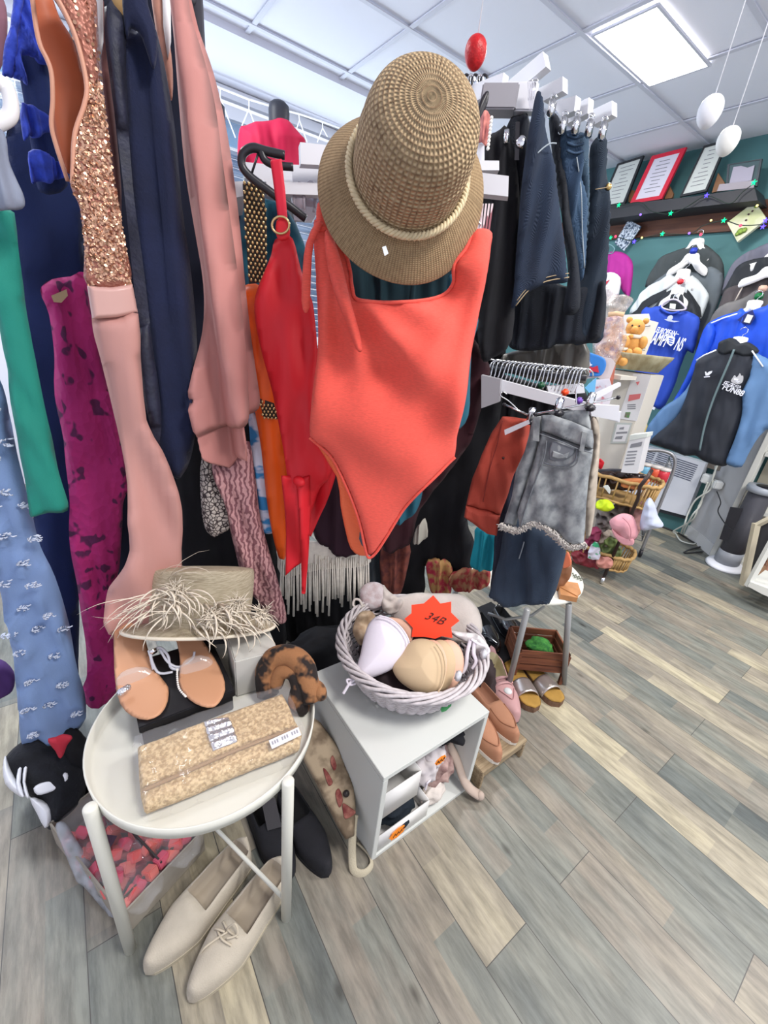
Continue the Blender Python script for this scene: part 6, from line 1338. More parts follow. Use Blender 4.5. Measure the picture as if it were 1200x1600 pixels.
J('black_jacket', 'black jacket collar showing behind the blue tee, fourth of the left cascade', [(1050, 452), (1034, 462), (1024, 476), (1014, 486), (1030, 500), (1090, 506), (1094, 496), (1084, 476), (1076, 460), (1066, 456)], 3.54, j_bk, 'jacket')
pl = XP(3.44); t = T('plastic_hanger', 'pale lilac plastic hanger of the royal blue tee', 'hanger', pl.at(1052, 478))
add('frame', tube(smoothpts([pl.at(1034, 480), pl.at(1038, 473), pl.at(1050, 468), pl.at(1060, 470), pl.at(1072, 482), pl.at(1060, 485), pl.at(1044, 484)], 4, True), .006, 6, closed=True), M('lilac_plastic', S(190, 180, 200), .4), t)
add('hook', tube(smoothpts([pl.at(1052, 469), pl.at(1054, 462), pl.at(1060, 458), pl.at(1062, 452)], 4), .003, 5), chrome, t)
add('label_card', slab([(1047, 474), (1056, 475), (1055, 483), (1046, 482)], XP(3.43), .002), m_paper, t, smooth=False)
# royal blue tee
c_rb = M('royal_jersey', S(34, 70, 176), .75, var=.15, vs=5)
t = T('blue_tee', 'royal blue short-sleeved tee printed EUROPEAN CHAMPIONS in white', 't-shirt', XP(3.45).at(1040, 636))
J('body', None, [(1002, 486), (1016, 481), (1032, 478), (1040, 486), (1052, 489), (1062, 487), (1074, 486), (1092, 496), (1092, 512), (1088, 534), (1083, 553), (1074, 548), (1066, 568), (1058, 592), (1050, 612), (1040, 632), (1030, 640), (1018, 634), (996, 628), (992, 560)], 3.48, c_rb, parent=t, th=.06, seed=4, A=.005)
tp = XP(3.42)
add('crew_neck', tube([XP(3.44).at(*p) for p in smoothpts([np.array(p, float) for p in ((1031, 478), (1038, 486), (1050, 490), (1062, 487))], 5)], .008, 6), c_rb, t)
m_wh = M('white_print', S(222, 224, 236), .6)
text('EUROPEAN', tp, 1041, 519, .050, m_wh, t, name='lettering', rot=-9, fit=(1025, 1057))
text('CHAMPI', tp, 1024, 529, .115, m_wh, t, name='lettering', rot=-9, fit=(1005, 1043)); text('NS', tp, 1062, 539, .115, m_wh, t, name='lettering', rot=-9, fit=(1056, 1068))
add('dash', merge(slab([(1019, 516), (1024, 517), (1024, 518), (1019, 517)], tp, .002, .002), slab([(1056, 521), (1061, 522), (1061, 523), (1056, 522)], tp, .002, .002)), m_wh, t, smooth=False)
sh_ = add('shield', slab([(1044, 525), (1049, 524), (1055, 528), (1053, 537), (1048, 541), (1042, 536)], tp, .003, .002), m_wh, t, smooth=False)
for k in range(3): add('lion', slab([(1045.5, 528+k*3.4), (1052-k*.5, 529.4+k*3.4), (1051.5-k*.5, 531+k*3.4), (1045, 529.7+k*3.4)], tp, .003, .0035), c_rb, sh_, smooth=False)
add('neck_print', merge(slab([(1038, 499), (1045, 498), (1052, 501), (1062, 502), (1054, 503.5), (1044, 502)], tp, .002, .002), lathe([(1e-4, .003), (.018, .002), (1e-4, 0)], tp.at(1047, 497), (-1, 0, 0), 14)), M('grey_print2', S(170, 176, 196), .6), t, smooth=False)
add('hem_label', slab([(1018, 634), (1024, 637), (1022, 641), (1016, 637)], tp, .002), m_wh, t, smooth=False)
# right cascade
J('grey_shell', 'grey-purple jacket at the back of the right cascade', [(1225, 366), (1200, 380), (1186, 385), (1160, 398), (1148, 408), (1138, 424), (1130, 444), (1126, 460), (1160, 450), (1225, 440)], 3.72, M('dusk_shell', S(104, 104, 118), .8, var=.15, vs=9), 'jacket')
J('black_shell_jacket', 'black jacket second from the back of the right cascade', [(1225, 400), (1196, 402), (1178, 404), (1162, 410), (1150, 418), (1144, 430), (1134, 448), (1126, 462), (1160, 462), (1225, 452)], 3.64, j_bk, 'jacket')
t = T('brown_hoodie', 'dark brown-grey hoodie with a pale drawstring in the right cascade', 'hoodie', XP(3.6).at(1150, 540))
J('body', None, [(1225, 426), (1190, 434), (1172, 438), (1156, 444), (1134, 452), (1126, 470), (1114, 500), (1104, 530), (1092, 562), (1110, 580), (1225, 540)], 3.58, M('umber_fleece', S(76, 70, 72), .9, var=.15, vs=8), parent=t)
add('drawstring', tube([XP(3.54).at(1164, 441), XP(3.54).at(1155, 458), XP(3.54).at(1146, 475)], .004, 6), M('cord_cream', S(200, 190, 180), .8), t)
J('taupe_hoodie', 'taupe grey hoodie just above the royal blue jacket in the right cascade', [(1225, 448), (1190, 452), (1176, 456), (1160, 466), (1140, 472), (1124, 480), (1112, 494), (1102, 520), (1090, 556), (1074, 600), (1100, 600), (1225, 560)], 3.52, M('taupe_fleece', S(108, 106, 106), .9, var=.12, vs=8), 'hoodie')
for (x, y, X_, lb, w_) in ((1212, 398, 3.60, 'white hanger of the black jacket, cut by the right picture edge', .36), (1206, 420, 3.50, 'white hanger of the brown hoodie in the right cascade', .36), (1180, 473, 3.42, 'white hanger of the royal blue jacket', .20), (1157, 530, 3.32, 'white hanger of the black and steel blue jacket', .20)): whanger(x, y, X_, lb, w_, .10)
for (x, y, c, lb) in ((1186, 463, S(20, 110, 60), 'green size cube on the hook above the royal blue jacket'), (1192, 451, S(210, 170, 150), 'peach size cube on the hook above the royal blue jacket'), (1084, 392, S(40, 60, 170), 'blue size cube on the hook of the mid grey sweatshirt'), (1064, 440, S(210, 50, 60), 'red size cube on the hook of the black jacket'), (1162, 547, S(190, 160, 60), None)):
    if lb: add('size_marker', box(XP(3.48 if x > 1100 else 3.56).at(x, y), (.03, .04, .035), 0, bev=.006), M('cube_%d' % x, c, .4), label=lb, cat='size marker')
t = T('royal_blue_jacket', 'royal blue jacket with white shoulder piping behind the black one', 'jacket', XP(3.4).at(1060, 655))
c_rj = M('royal_shell', S(18, 76, 206), .6, var=.2, vs=7)
J('body', None, [(1225, 470), (1196, 478), (1180, 482), (1166, 488), (1158, 480), (1152, 486), (1134, 492), (1110, 502), (1100, 514), (1092, 540), (1090, 562), (1130, 590), (1225, 600)], 3.42, c_rj, parent=t, th=.07)
J('sleeve', None, [(1110, 502), (1098, 516), (1090, 540), (1082, 562), (1070, 592), (1054, 622), (1044, 640), (1037, 652), (1042, 657), (1055, 655), (1058, 642), (1070, 622), (1084, 596), (1098, 570), (1112, 540), (1118, 515)], 3.37, c_rj, parent=t, th=.07)
add('shoulder_piping', tube([XP(3.37).at(*p) for p in ((1152, 490), (1130, 497), (1111, 505), (1101, 518))], .004, 5), M('white_piping', S(236, 240, 250), .5), t)
add('inner_neck', slab([(1152, 500), (1164, 490), (1176, 484), (1180, 496), (1172, 508), (1160, 505)], XP(3.375), .004), M('navy_neck', S(20, 32, 96), .7), t, smooth=False)
add('neck_label', slab([(1168, 491), (1177, 493), (1171, 505), (1162, 503)], XP(3.37), .003), m_paper, t, smooth=False)
# black / steel blue jacket
t = T('padded_jacket', 'black hooded jacket with steel blue sleeves, crest and white print, front of the right cascade', 'jacket', XP(3.3).at(1095, 720))
jb = XP(3.30); m_sb = M('steel_blue_shell', S(92, 128, 172), .6, var=.15, vs=7); m_jb = M('padded_black', S(40, 44, 54), .7, var=.2, vs=6)
J('sleeve', None, [(1124, 546), (1106, 552), (1088, 562), (1086, 580), (1070, 610), (1052, 626), (1036, 636), (1020, 655), (1008, 674), (1012, 690), (1020, 694), (1040, 680), (1066, 650), (1090, 620), (1110, 590)], 3.34, m_sb, parent=t, th=.07)
J('sleeve', None, [(1176, 552), (1190, 556), (1204, 564), (1225, 590), (1225, 660), (1196, 672), (1180, 692), (1168, 712), (1158, 730), (1140, 728), (1134, 720), (1146, 690), (1156, 660), (1160, 640), (1160, 610), (1170, 590)], 3.27, m_sb, parent=t, th=.07)
J('body', None, [(1118, 546), (1128, 540), (1142, 541), (1152, 546), (1164, 541), (1180, 546), (1192, 572), (1178, 588), (1167, 612), (1164, 640), (1158, 668), (1146, 700), (1136, 727), (1120, 727), (1098, 720), (1086, 712), (1070, 712), (1050, 704), (1030, 698), (1015, 692), (1024, 680), (1044, 664), (1062, 644), (1074, 615), (1084, 582), (1088, 566), (1100, 556)], 3.30, m_jb, parent=t, th=.10, edge=.06, res=80)
J('hood', None, [(1126, 533), (1140, 528), (1150, 530), (1156, 536), (1166, 534), (1176, 538), (1186, 548), (1176, 556), (1160, 558), (1146, 552), (1134, 556), (1122, 552), (1122, 540)], 3.27, m_bk if 0 else j_bk, parent=t, th=.06, edge=.02)
jf = XP(3.235)
add('zip', tube([jf.at(*p) for p in smoothpts([np.array(p, float) for p in ((1147, 546), (1139, 566), (1126, 596), (1113, 628), (1101, 666), (1093, 704))], 5)], .006, 6), M('grey_zip', S(98, 118, 122), .5), t)
for q in ([(1119, 547), (1100, 555), (1088, 563)], [(1175, 548), (1183, 560), (1192, 573)]): add('shoulder_piping', tube([jf.at(*p) for p in q], .004, 5), MATS['white_piping'], t)
add('wing_logo', merge(slab([(1101.5, 581), (1103, 580.5), (1104.5, 583.5), (1108, 580.5), (1113, 579.5), (1111.5, 583), (1107, 586.5), (1102.5, 587)], jf, .003, .001), slab([(1100, 588.5), (1109, 587.5), (1109, 589), (1100, 590)], jf, .003, .001)), m_wh, t, smooth=False)
cr = add('crest', slab([(1142, 595), (1145, 590), (1148, 586), (1150, 589), (1153, 588), (1156, 583), (1158, 587), (1161, 587), (1161, 594), (1158, 599), (1151, 600), (1145, 598)], jf, .003, .001, smooth=2), M('crest_silver', S(176, 176, 180), .5), t, smooth=False)
add('crest_detail', merge(slab([(1147, 591), (1154, 592), (1153, 595), (1147, 594)], jf, .002, .003), slab([(1149, 596), (1157, 596), (1153, 598)], jf, .002, .003)), m_wh, cr, smooth=False)
text('乐天堂', jf, 1143, 603.2, .032, m_wh, t, rot=-12, d=.004); text('FUN88', jf, 1146, 610, .044, m_wh, t, rot=-12, d=.004, sx=.9)
# ---------------------------------------------------------------- heater, sockets, cables
t = T('convector_heater', 'white wall convector heater with dark louvres below the jackets', 'heater', XP(3.85).at(1040, 800))
hx = XP(3.85); m_htr = M('heater_white', S(206, 208, 216), .4)
add('body', slab([(940, 676), (1103, 724), (1071, 806), (1030, 795), (900, 755)], hx, .08), m_htr, t, smooth=False)
add('base_rail', slab([(900, 755), (1030, 795), (1071, 806), (1070, 811), (1030, 800), (900, 760)], XP(3.86), .07), M('heater_black', S(36, 40, 46), .6), t, smooth=False)
ql = [hx.uv(*p) for p in ((998, 694), (1100, 727), (1086, 757), (985, 722))]
lv = []
for c in range(2):
    for k in range(9):
        u0, u1 = (.02, .30) if c == 0 else (.34, .93); v = .08+k*.10
        f = lambda u, v: (ql[0]*(1-u)+ql[1]*u)*(1-v)+(ql[3]*(1-u)+ql[2]*u)*v
        lv.append(slab([f(u0, v), f(u1, v), f(u1, v+.042), f(u0, v+.042)], hx, .003, .002, uvin=True))
add('louvre', merge(*lv), M('louvre_dark', S(78, 82, 100), .6), t, smooth=False)
# side wall and shelf unit
a0 = np.array([3.94, 1.0]); a1 = np.array([3.71, .745]); dd = (a1-a0)/np.linalg.norm(a1-a0); nn = np.array([dd[1], -dd[0]])
if nn@(-a0) < 0: nn = -nn
def vslab(a, b, z0, z1, th): 
    c = (a+b)/2-nn*th/2; l = np.linalg.norm(b-a); return box((c[0], c[1], (z0+z1)/2), (l, th, z1-z0), math.atan2(b[1]-a[1], b[0]-a[0]))
add('wall_side', vslab(a0, a1, 0, 1.12, .05), M('pale_panel', S(186, 186, 188), .8), kind='structure', smooth=False)
add('baseboard_side', vslab(a0+nn*.012, a1+nn*.012, 0, .09, .014), M('pale_skirting', S(206, 206, 206), .6), kind='structure', smooth=False)
sp_ = PL((a0[0]+nn[0]*.004, a0[1]+nn[1]*.004, 0), (dd[0], dd[1], 0), (0, 0, 1))
t = T('shelf_unit', 'white open shelf unit against the right picture edge', 'shelf unit', (3.42, .4, 0))
m_su = M('cream_laminate', S(214, 214, 208), .5)
add('side_post', box((3.705, .73, .75), (.05, .035, 1.5), .0, bev=.003), m_su, t, smooth=False)
add('back_panel', box((3.93, .15, .75), (.02, 1.15, 1.5), 0), M('cream_back', S(196, 190, 172), .7), t, smooth=False)
for z in (.04, .42, .80, 1.12): add('shelf', box((3.80, .15, z), (.24, 1.12, .03), 0, bev=.003), m_su, t, smooth=False)
add('white_dish', box((3.78, .50, .845), (.16, .2, .05), .2, bev=.01), M('dish_white', S(210, 208, 204), .4), label='white tray on the middle shelf of the unit at the right edge', cat='tray')
# sockets
t = T('double_socket', 'grey metal double socket with a plug below the black jacket hem', 'socket', XP(3.92).at(1118, 728))
prism([(1108, 715), (1130, 720), (1124, 736), (1102, 730)], XP(3.90), .02, M('brushed_plate', S(150, 140, 130), .4, metal=.5), 'plate', t)
add('switch', merge(box(XP(3.885).at(1111, 720), (.008, .02, .02)), box(XP(3.885).at(1123, 723), (.008, .02, .02))), m_paper, t, smooth=False)
m_plug = M('white_plug', S(220, 222, 222), .4)
add('plug', box(XP(3.84).at(1105, 748), (.06, .07, .07), .2, bev=.008), m_plug, label='white adapter plug hanging below the metal double socket', cat='plug', smooth=False)
add('plug', box(sp_.at(1127, 758, .03), (.06, .06, .06), .7, bev=.008), m_plug, label='white socket with plug on the pale side panel', cat='plug', smooth=False)
m_cw = M('white_cable', S(206, 208, 200), .5); m_cbk = M('black_cable', S(40, 40, 44), .5)
def cable(pts, mat, lab, r=.006):
    P = []
    for (x, y, X_) in pts:
        q = atZ(x, y, .008) if X_ == 0 else XP(X_).at(x, y); q[0] = min(q[0], 3.9); P.append(q)
    add('power_cable', tube(smoothpts(P, 6), r, 6), mat, label=lab, cat='cable')
cable([(1118, 728, 3.84), (1116, 742, 3.82), (1106, 762, 3.8), (1092, 790, 3.8), (1082, 812, 3.78), (1066, 824, 0), (1056, 834, 0), (1064, 845, 0), (1084, 850, 0), (1090, 840, 0), (1074, 820, 0)], m_cw, 'white cable dropping from the metal socket into a loop on the floor')
cable([(1122, 724, 3.82), (1114, 745, 3.8), (1110, 765, 3.8), (1088, 780, 3.78), (1076, 800, 3.78), (1070, 818, 3.7), (1074, 830, 0), (1100, 822, 0)], m_cw, 'white cable hanging just right of the looped one')
cable([(1106, 753, 3.8), (1098, 775, 3.8), (1094, 790, 3.8), (1080, 808, 3.76), (1082, 830, 0), (1096, 842, 0), (1096, 832, 0)], m_cw, 'white cable from the adapter plug reaching the floor')
cable([(1120, 768, 3.78), (1126, 785, 3.7), (1122, 800, 3.65), (1136, 822, 3.5), (1146, 830, 3.46)], m_cbk, 'thin black cable from the panel socket to the tower heater', .004)
cable([(1040, 818, 0), (1062, 825, 0), (1064, 832, 0), (1085, 848, 0), (1112, 857, 0), (1128, 858, 0), (1110, 852, 0), (1080, 858, 0), (1070, 864, 0), (1098, 862, 0)], m_cbk, 'black cable coiled on the floor before the pale side panel')
cable([(1012, 815, 0), (1030, 822, 0), (1050, 815, 0)], m_cbk, 'short black cable on the floor under the convector heater')
# tower fan heater
fb = atZ(1132, 884, 0)
t = T('tower_heater', 'dark grey tower fan heater on an oval white base near the shelf unit', 'heater', fb)
add('base', lathe([(1e-4, 0), (.14, 0), (.145, .01), (.135, .022), (.1, .035), (1e-4, .036)], fb, n=40, sx=.8), M('heater_base', S(226, 228, 236), .4), t)
add('lower_collar', lathe([(.092, .035), (.088, .13), (1e-4, .13)], fb, n=32, sx=.8), M('grey_collar', S(150, 154, 162), .4), t)
add('body', lathe([(.088, .125), (.080, .58), (1e-4, .58)], fb, n=32, sx=.8), M('grille_dark', S(76, 76, 84), .5, bump=.5, bs=120, btype='weave'), t)
add('front_grille', slab([(1141, 792), (1160, 795), (1142, 848), (1124, 842)], XP(fb[0]-.075), .01), M('grille_black', S(44, 44, 50), .5), t, smooth=False)
add('top_cap', lathe([(1e-4, .565), (.095, .568), (.10, .59), (.095, .61), (1e-4, .613)], fb, n=32, sx=.85), M('cap_grey', S(160, 166, 176), .35), t)
add('control_panel', lathe([(1e-4, .612), (.07, .613), (1e-4, .618)], fb+np.array([-.01, -.03, 0]), n=20), m_blk, t)
# wooden frames leaning and shoes bottom right
m_fw = M('pale_wood_frame', S(190, 180, 158), .6, var=.15, vs=12, stretch=(1, 1, .2))
t = T('leaning_frame', 'pale wooden frame with dark panel leaning by the tower heater, bottom of the right edge', 'frame', atZ(1170, 915, 0))
fa = XP(3.18)
add('side_bar', tube([XP(3.2).at(1161, 914), XP(3.2).at(1182, 818)], .022, 4), m_fw, t, smooth=False)
add('top_bar', tube([XP(3.2).at(1180, 822), XP(3.2).at(1230, 796)], .016, 4), m_fw, t, smooth=False)
add('side_bar', tube([XP(3.15).at(1168, 916), XP(3.15).at(1215, 830)], .018, 4), MATS['cream_laminate'], t, smooth=False)
add('panel', slab([(1184, 824), (1215, 806), (1215, 835), (1168, 908)], XP(3.22), .01), M('panel_black', S(48, 48, 52), .7), t, smooth=False)
add('floor_board', slab([(1168, 916), (1190, 928), (1240, 950), (1240, 935), (1172, 909)], XP(3.12), .3), m_su, t, smooth=False)
shoe('bronze_shoe', 'bronze flat shoe in the lower right corner shelf, left of the pair', atZ(1178, 914, .05)[:2], atZ(1186, 882, .05)[:2], .09, .07, M('bronze_leather', S(150, 116, 90), .4, metal=.2), MATS['tan_lining'], opening=.5, z0=.05)
shoe('bronze_shoe', 'rose flat shoe in the lower right corner shelf, right of the pair', atZ(1196, 918, .05)[:2], atZ(1202, 886, .05)[:2], .09, .07, M('rose_leather', S(176, 130, 112), .4), MATS['tan_lining'], opening=.5, z0=.05)
# ================================================================== TOWER BOX, BEARS, HAMPER, TROLLEYS
cp = W(990, 582, 2.95); r_ = .0
tw = np.array([cp[0], cp[1]]); vd = tw/np.linalg.norm(tw); rt_ = np.array([vd[1], -vd[0]])
zt3 = cp[2]
m_tow = M('tower_white', S(206, 200, 190), .6)
t = T('display_tower', 'tall white box column with taped notices, topped by the teddy basket', 'box', (tw[0], tw[1], 0))
ang = math.atan2(rt_[1], rt_[0])-.35
c_ = tw+vd*.12
add('column', box((c_[0], c_[1], zt3/2), (.27, .22, zt3), ang, bev=.004), m_tow, t, smooth=False)
fpl = PL((*(c_-vd*.0), 0), (math.cos(ang), math.sin(ang), 0), (0, 0, 1)); n2 = fpl.n
fpl = PL(np.array([c_[0], c_[1], 0])+n2*.112, (math.cos(ang), math.sin(ang), 0), (0, 0, 1))
m_not = M('notice_paper', S(212, 210, 212), .6); m_notr = M('red_banner', S(206, 110, 112), .6)
pn = add('notice', slab([(990, 584), (1018, 586), (995, 658), (966, 654)], fpl, .003, .004), m_not, t, smooth=False)
add('banner', slab([(984, 617), (1002, 615), (1000, 623), (982, 627)], fpl, .002, .006), m_notr, pn, smooth=False)
add('heart', slab([(994, 597), (1000, 596), (997, 602)], fpl, .002, .006), m_notr, pn, smooth=False)
add('print', merge(*[slab([(981, y), (994, y-.5), (993.5, y+1), (980.5, y+1.4)], fpl, .001, .006) for y in (632, 635, 638)]), m_ptxt, pn, smooth=False)
add('picture', slab([(978, 644), (986, 644), (983, 653), (976, 652)], fpl, .001, .006), M('tiny_picture', S(120, 90, 96), .7, col2=S(80, 140, 80), vs=60), pn, smooth=False)
pn = add('framed_notice', slab([(962, 660), (988, 661), (979, 693), (954, 693)], fpl, .004, .004), M('notice_grey', S(178, 182, 178), .6), t, smooth=False)
add('notice_sheet', slab([(965, 663), (985, 664), (977, 690), (958, 690)], fpl, .001, .006), m_not, pn, smooth=False)
add('print', merge(slab([(969, 668), (976, 667), (975, 671), (968, 671)], fpl, .001, .007), slab([(964, 675), (981, 674), (980.5, 677), (963, 678)], fpl, .001, .007), slab([(963, 682), (974, 681), (972, 686), (961, 686)], fpl, .001, .007)), m_ptxt, pn, smooth=False)
# small donation box in front
t = T('collection_box', 'small white box with printed charity notice standing behind the trolley jars', 'box', W(990, 735, 2.75))
bpl = VP(990, 700, 2.72, -12)
add('box_front', slab([(984, 686), (1010, 680), (1007, 690), (996, 740), (970, 738)], bpl, .12), m_not, t, smooth=False)
pr = slab([(986, 694), (1004, 690), (1002, 697), (984, 700)], bpl, .001, .002)
add('print', merge(pr, *[slab([(981-k*1.2, 705+k*5), (996-k*1.2, 704+k*5), (995.5-k*1.2, 706+k*5), (980.5-k*1.2, 707.2+k*5)], bpl, .001, .002) for k in range(5)]), m_ptxt, t, smooth=False)
add('top_trim', slab([(984, 680), (1012, 677), (1011, 683), (984, 688)], bpl, .12, .004), m_paper, t, smooth=False)
# yellow spray bottle
t = T('spray_bottle', 'yellow bottle with blue cap behind the tower', 'bottle', W(992, 688, 3.2))
b_ = W(994, 688, 3.2); add('bottle', lathe([(1e-4, 0), (.035, .002), (.035, .10), (.02, .13), (1e-4, .13)], b_, n=16), M('yellow_bottle', S(200, 180, 110), .4), t)
add('cap', lathe([(.022, .12), (.024, .17), (1e-4, .175)], b_, n=16), M('blue_cap', S(60, 70, 200), .4), t)
# basket with teddies
bk = W(985, 578, 2.95)
t = T('teddy_basket', 'shallow pale basket holding two teddy bears on top of the white tower', 'basket', bk)
m_pb = M('pale_basket', S(176, 170, 142), .8, col2=S(146, 136, 104), vs=30, stretch=(1, 1, .15), bump=.4, bs=90)
add('side', lathe([(1e-4, .0), (.15, .0), (.20, .075), (.205, .09), (.195, .09), (.145, .012), (1e-4, .012)], bk+np.array([vd[0]*.1, vd[1]*.1, .0]), n=32, sx=1, sy=.8), m_pb, t)
m_ted = M('honey_plush', S(214, 156, 84), .9, var=.15, vs=30, bump=.4, bs=150, sheen=.4); m_wrib = M('white_ribbon', S(226, 220, 206), .6)
def teddy(label, px, py, r, s):
    c = W(px, py, r); f = -np.array([vd[0], vd[1], 0]); rr = np.array([rt_[0], rt_[1], 0]); t = T('teddy_bear', label, 'teddy bear', c)
    add('body', ball(c, .06*s, 10, (1, .9, 1.05)), m_ted, t); hc_ = c+np.array([0, 0, .095*s])
    add('head', ball(hc_, .05*s, 10, (1, .95, .95)), m_ted, t)
    for sg in (-1, 1):
        add('ear', ball(hc_+rr*.042*s*sg+np.array([0, 0, .04*s]), .017*s, 6), m_ted, t)
        add('arm', ball(c+rr*.06*s*sg+f*.02+np.array([0, 0, .02*s]), .026*s, 8, (1, 1, 1.4)), m_ted, t)
        add('leg', ball(c+rr*.045*s*sg+f*.055*s+np.array([0, 0, -.035*s]), .03*s, 8), m_ted, t)
        add('eye', ball(hc_+rr*.018*s*sg+f*.045*s+np.array([0, 0, .01]), .005*s, 5), m_blk, t)
    add('muzzle', ball(hc_+f*.04*s-np.array([0, 0, .01*s]), .02*s, 8), m_ted, t)
    add('ribbon', tube([hc_+rr*.04*s*math.cos(a)+f*.045*s*math.sin(a)-np.array([0, 0, .045*s]) for a in np.linspace(0, 2*PI, 20)[:-1]], .012*s, 6, closed=True), m_wrib, t)
teddy('honey teddy bear with white ribbon sitting at the back of the pale basket', 984, 540, 3.02, 1.0)
teddy('honey teddy bear lying at the front left of the pale basket', 966, 556, 2.95, .8)
# notice sheets behind bears
t = T('notice_sheets', 'white paper notices with a torn line standing behind the teddies', 'notice', W(1000, 556, 3.2))
npl = VP(1000, 520, 3.2, 0)
add('sheet', slab([(972, 492), (1014, 490), (1016, 497), (1006, 556), (975, 556)], npl, .003), m_not, t, smooth=False)
add('sheet', slab([(988, 493), (1029, 504), (1008, 557), (972, 548)], npl, .003, .012), M('notice_cream', S(222, 216, 206), .6), t, smooth=False)
add('print', merge(*[slab([(996-k*.8, 528+k*3.4), (1012-k*.8, 530+k*3.4), (1011.6-k*.8, 531+k*3.4), (995.6-k*.8, 529+k*3.4)], npl, .001, .014) for k in range(6)]), m_ptxt, t, smooth=False)
add('print', tube([npl.at(*p, .014) for p in ((994, 503), (1000, 505), (1002, 509), (1010, 510), (1016, 509))], .003, 4), m_ptxt, t)
add('red_mark', slab([(990, 521), (999, 522), (994, 526)], npl, .001, .014), m_notr, t, smooth=False)
# cellophane hamper
t = T('cellophane_hamper', 'gift hamper wrapped in sparkling cellophane beside the teddies', 'hamper', W(950, 560, 2.8))
hpl = VP(955, 500, 2.8)
add('contents', puff([(930, 560), (932, 520), (944, 500), (958, 492), (972, 496), (974, 520), (968, 545), (955, 570), (935, 572)], hpl, .12, .05, rumple(.02, 20, 2)), M('hamper_goods', S(226, 178, 150), .6, col2=S(150, 120, 150), vs=26, thr=(.4, .55), vdet=6), t)
add('cellophane', puff([(925, 470), (944, 452), (950, 448), (962, 460), (985, 462), (990, 470), (978, 486), (974, 496), (980, 530), (972, 550), (958, 572), (930, 578), (925, 520)], hpl.off(.03), .14, .05, rumple(.03, 24, 5), res=50), M('sparkle_film', S(236, 226, 220), .1, alpha=.42, spec=1, bump=1, bs=50, col2=S(190, 176, 170), vs=60), t)
add('ribbon', tube([hpl.at(x, y, .11) for x, y in ((950, 494), (962, 492), (974, 494))], .012, 6), M('peach_ribbon', S(230, 190, 150), .5), t)
hb_ = W(948, 580, 2.86); add('card_rack', merge(box((hb_[0], hb_[1], hb_[2]/2-.03), (.05, .05, hb_[2]-.06)), box((hb_[0], hb_[1], hb_[2]-.02), (.26, .22, .02), ang), box((hb_[0], hb_[1], .01), (.26, .26, .02), ang)), m_tow, label='white pedestal stand holding the cellophane hamper', cat='stand', smooth=False)
lb_ = W(930, 636, 2.6); add('leaflet_stand', merge(box((lb_[0], lb_[1], lb_[2]/2), (.03, .03, lb_[2])), box((lb_[0], lb_[1], lb_[2]), (.14, .14, .012), ang), box((lb_[0], lb_[1], .01), (.2, .2, .02), ang)), m_tow, label='thin white stand under the packets and cards, hidden behind the shorts', cat='stand', smooth=False)
# packs left of the tower
ppl = VP(935, 590, 2.6)
t = T('toy_pack', 'flat toy pack with a blue disc, white star and red bow', 'toy', ppl.at(930, 590))
add('card', slab([(912, 556), (932, 556), (956, 560), (962, 568), (950, 600), (934, 590), (912, 592)], ppl, .02), M('pack_grey', S(204, 190, 190), .6), t, smooth=False)
add('blue_disc', puff([(914, 552), (928, 553), (944, 560), (947, 572), (940, 586), (928, 588), (914, 584)], ppl.off(.012), .01, .01), M('disc_blue', S(48, 120, 196), .5), t)
add('red_bow', slab([(918, 570), (926, 574), (934, 571), (936, 582), (926, 580), (917, 585)], ppl, .01, .026), M('bow_red', S(190, 40, 60), .5), t, smooth=False)
add('star', slab([(921, 562), (923, 568), (926, 570), (922, 572), (920, 575), (919, 570), (916, 569), (920, 567)], ppl, .004, .026), m_wh, t, smooth=False)
prism([(920, 600), (932, 590), (928, 622), (914, 606)], VP(925, 605, 2.5), .03, M('sky_card', S(110, 180, 226), .5), 'blue_packet', label='small sky blue triangular packet behind the purple size cube', cat='packet')
prism([(926, 594), (952, 592), (958, 610), (950, 640), (924, 636)], VP(940, 610, 2.55), .04, M('mixed_cards', S(214, 206, 214), .6, col2=S(200, 120, 130), vs=26, thr=(.34, .42)), 'gift_cards', label='bundle of white and pink cards in the gap left of the white tower', cat='cards')
prism([(950, 566), (962, 572), (956, 610), (948, 604)], VP(955, 590, 2.7), .05, M('coral_pack', S(206, 120, 100), .6, var=.2, vs=30), 'orange_packet', label='narrow orange-red packet against the left side of the white tower', cat='packet')
# wicker trolley
m_tw = M('trolley_wicker', S(186, 150, 96), .7, var=.2, vs=30); m_dm = M('trolley_metal', S(70, 58, 56), .4, metal=.5)
def wbasket(t, c, rx_, ry_, z0, z1, a, nm='basket'):
    V = []; ms = []
    ca, sa = math.cos(a), math.sin(a)
    def P(th, z, k=1): 
        x = rx_*k*math.copysign(abs(math.cos(th))**.6, math.cos(th)); y = ry_*k*math.copysign(abs(math.sin(th))**.6, math.sin(th)); return np.array([c[0]+x*ca-y*sa, c[1]+x*sa+y*ca, z])
    th = np.linspace(0, 2*PI, 73)[:-1]
    ms.append(tube([P(q, z1+.004*math.sin(q*18)) for q in th], .011, 6, closed=True)); ms.append(tube([P(q, z0+.003*math.sin(q*18), .93) for q in th], .008, 6, closed=True))
    for q in np.linspace(0, 2*PI, 45)[:-1]: ms.append(tube([P(q, z0, .93), P(q, z1)], .0045, 5))
    b = add(nm, merge(*ms), m_tw, t)
    add('basket_floor', box((c[0], c[1], z0), (rx_*1.6, ry_*1.6, .008), a), m_tw, b, smooth=False)
    return b
tc0 = W(968, 770, 2.62); t0 = atZ(935, 880, .1)
cx3, cy3 = tc0[0]+.0, tc0[1]; zb = tc0[2]
aa = math.atan2(rt_[1], rt_[0])-.15
TR = T('wicker_trolley', 'tall trolley with wicker baskets, dark metal frame and castors', 'trolley', (cx3, cy3, 0))
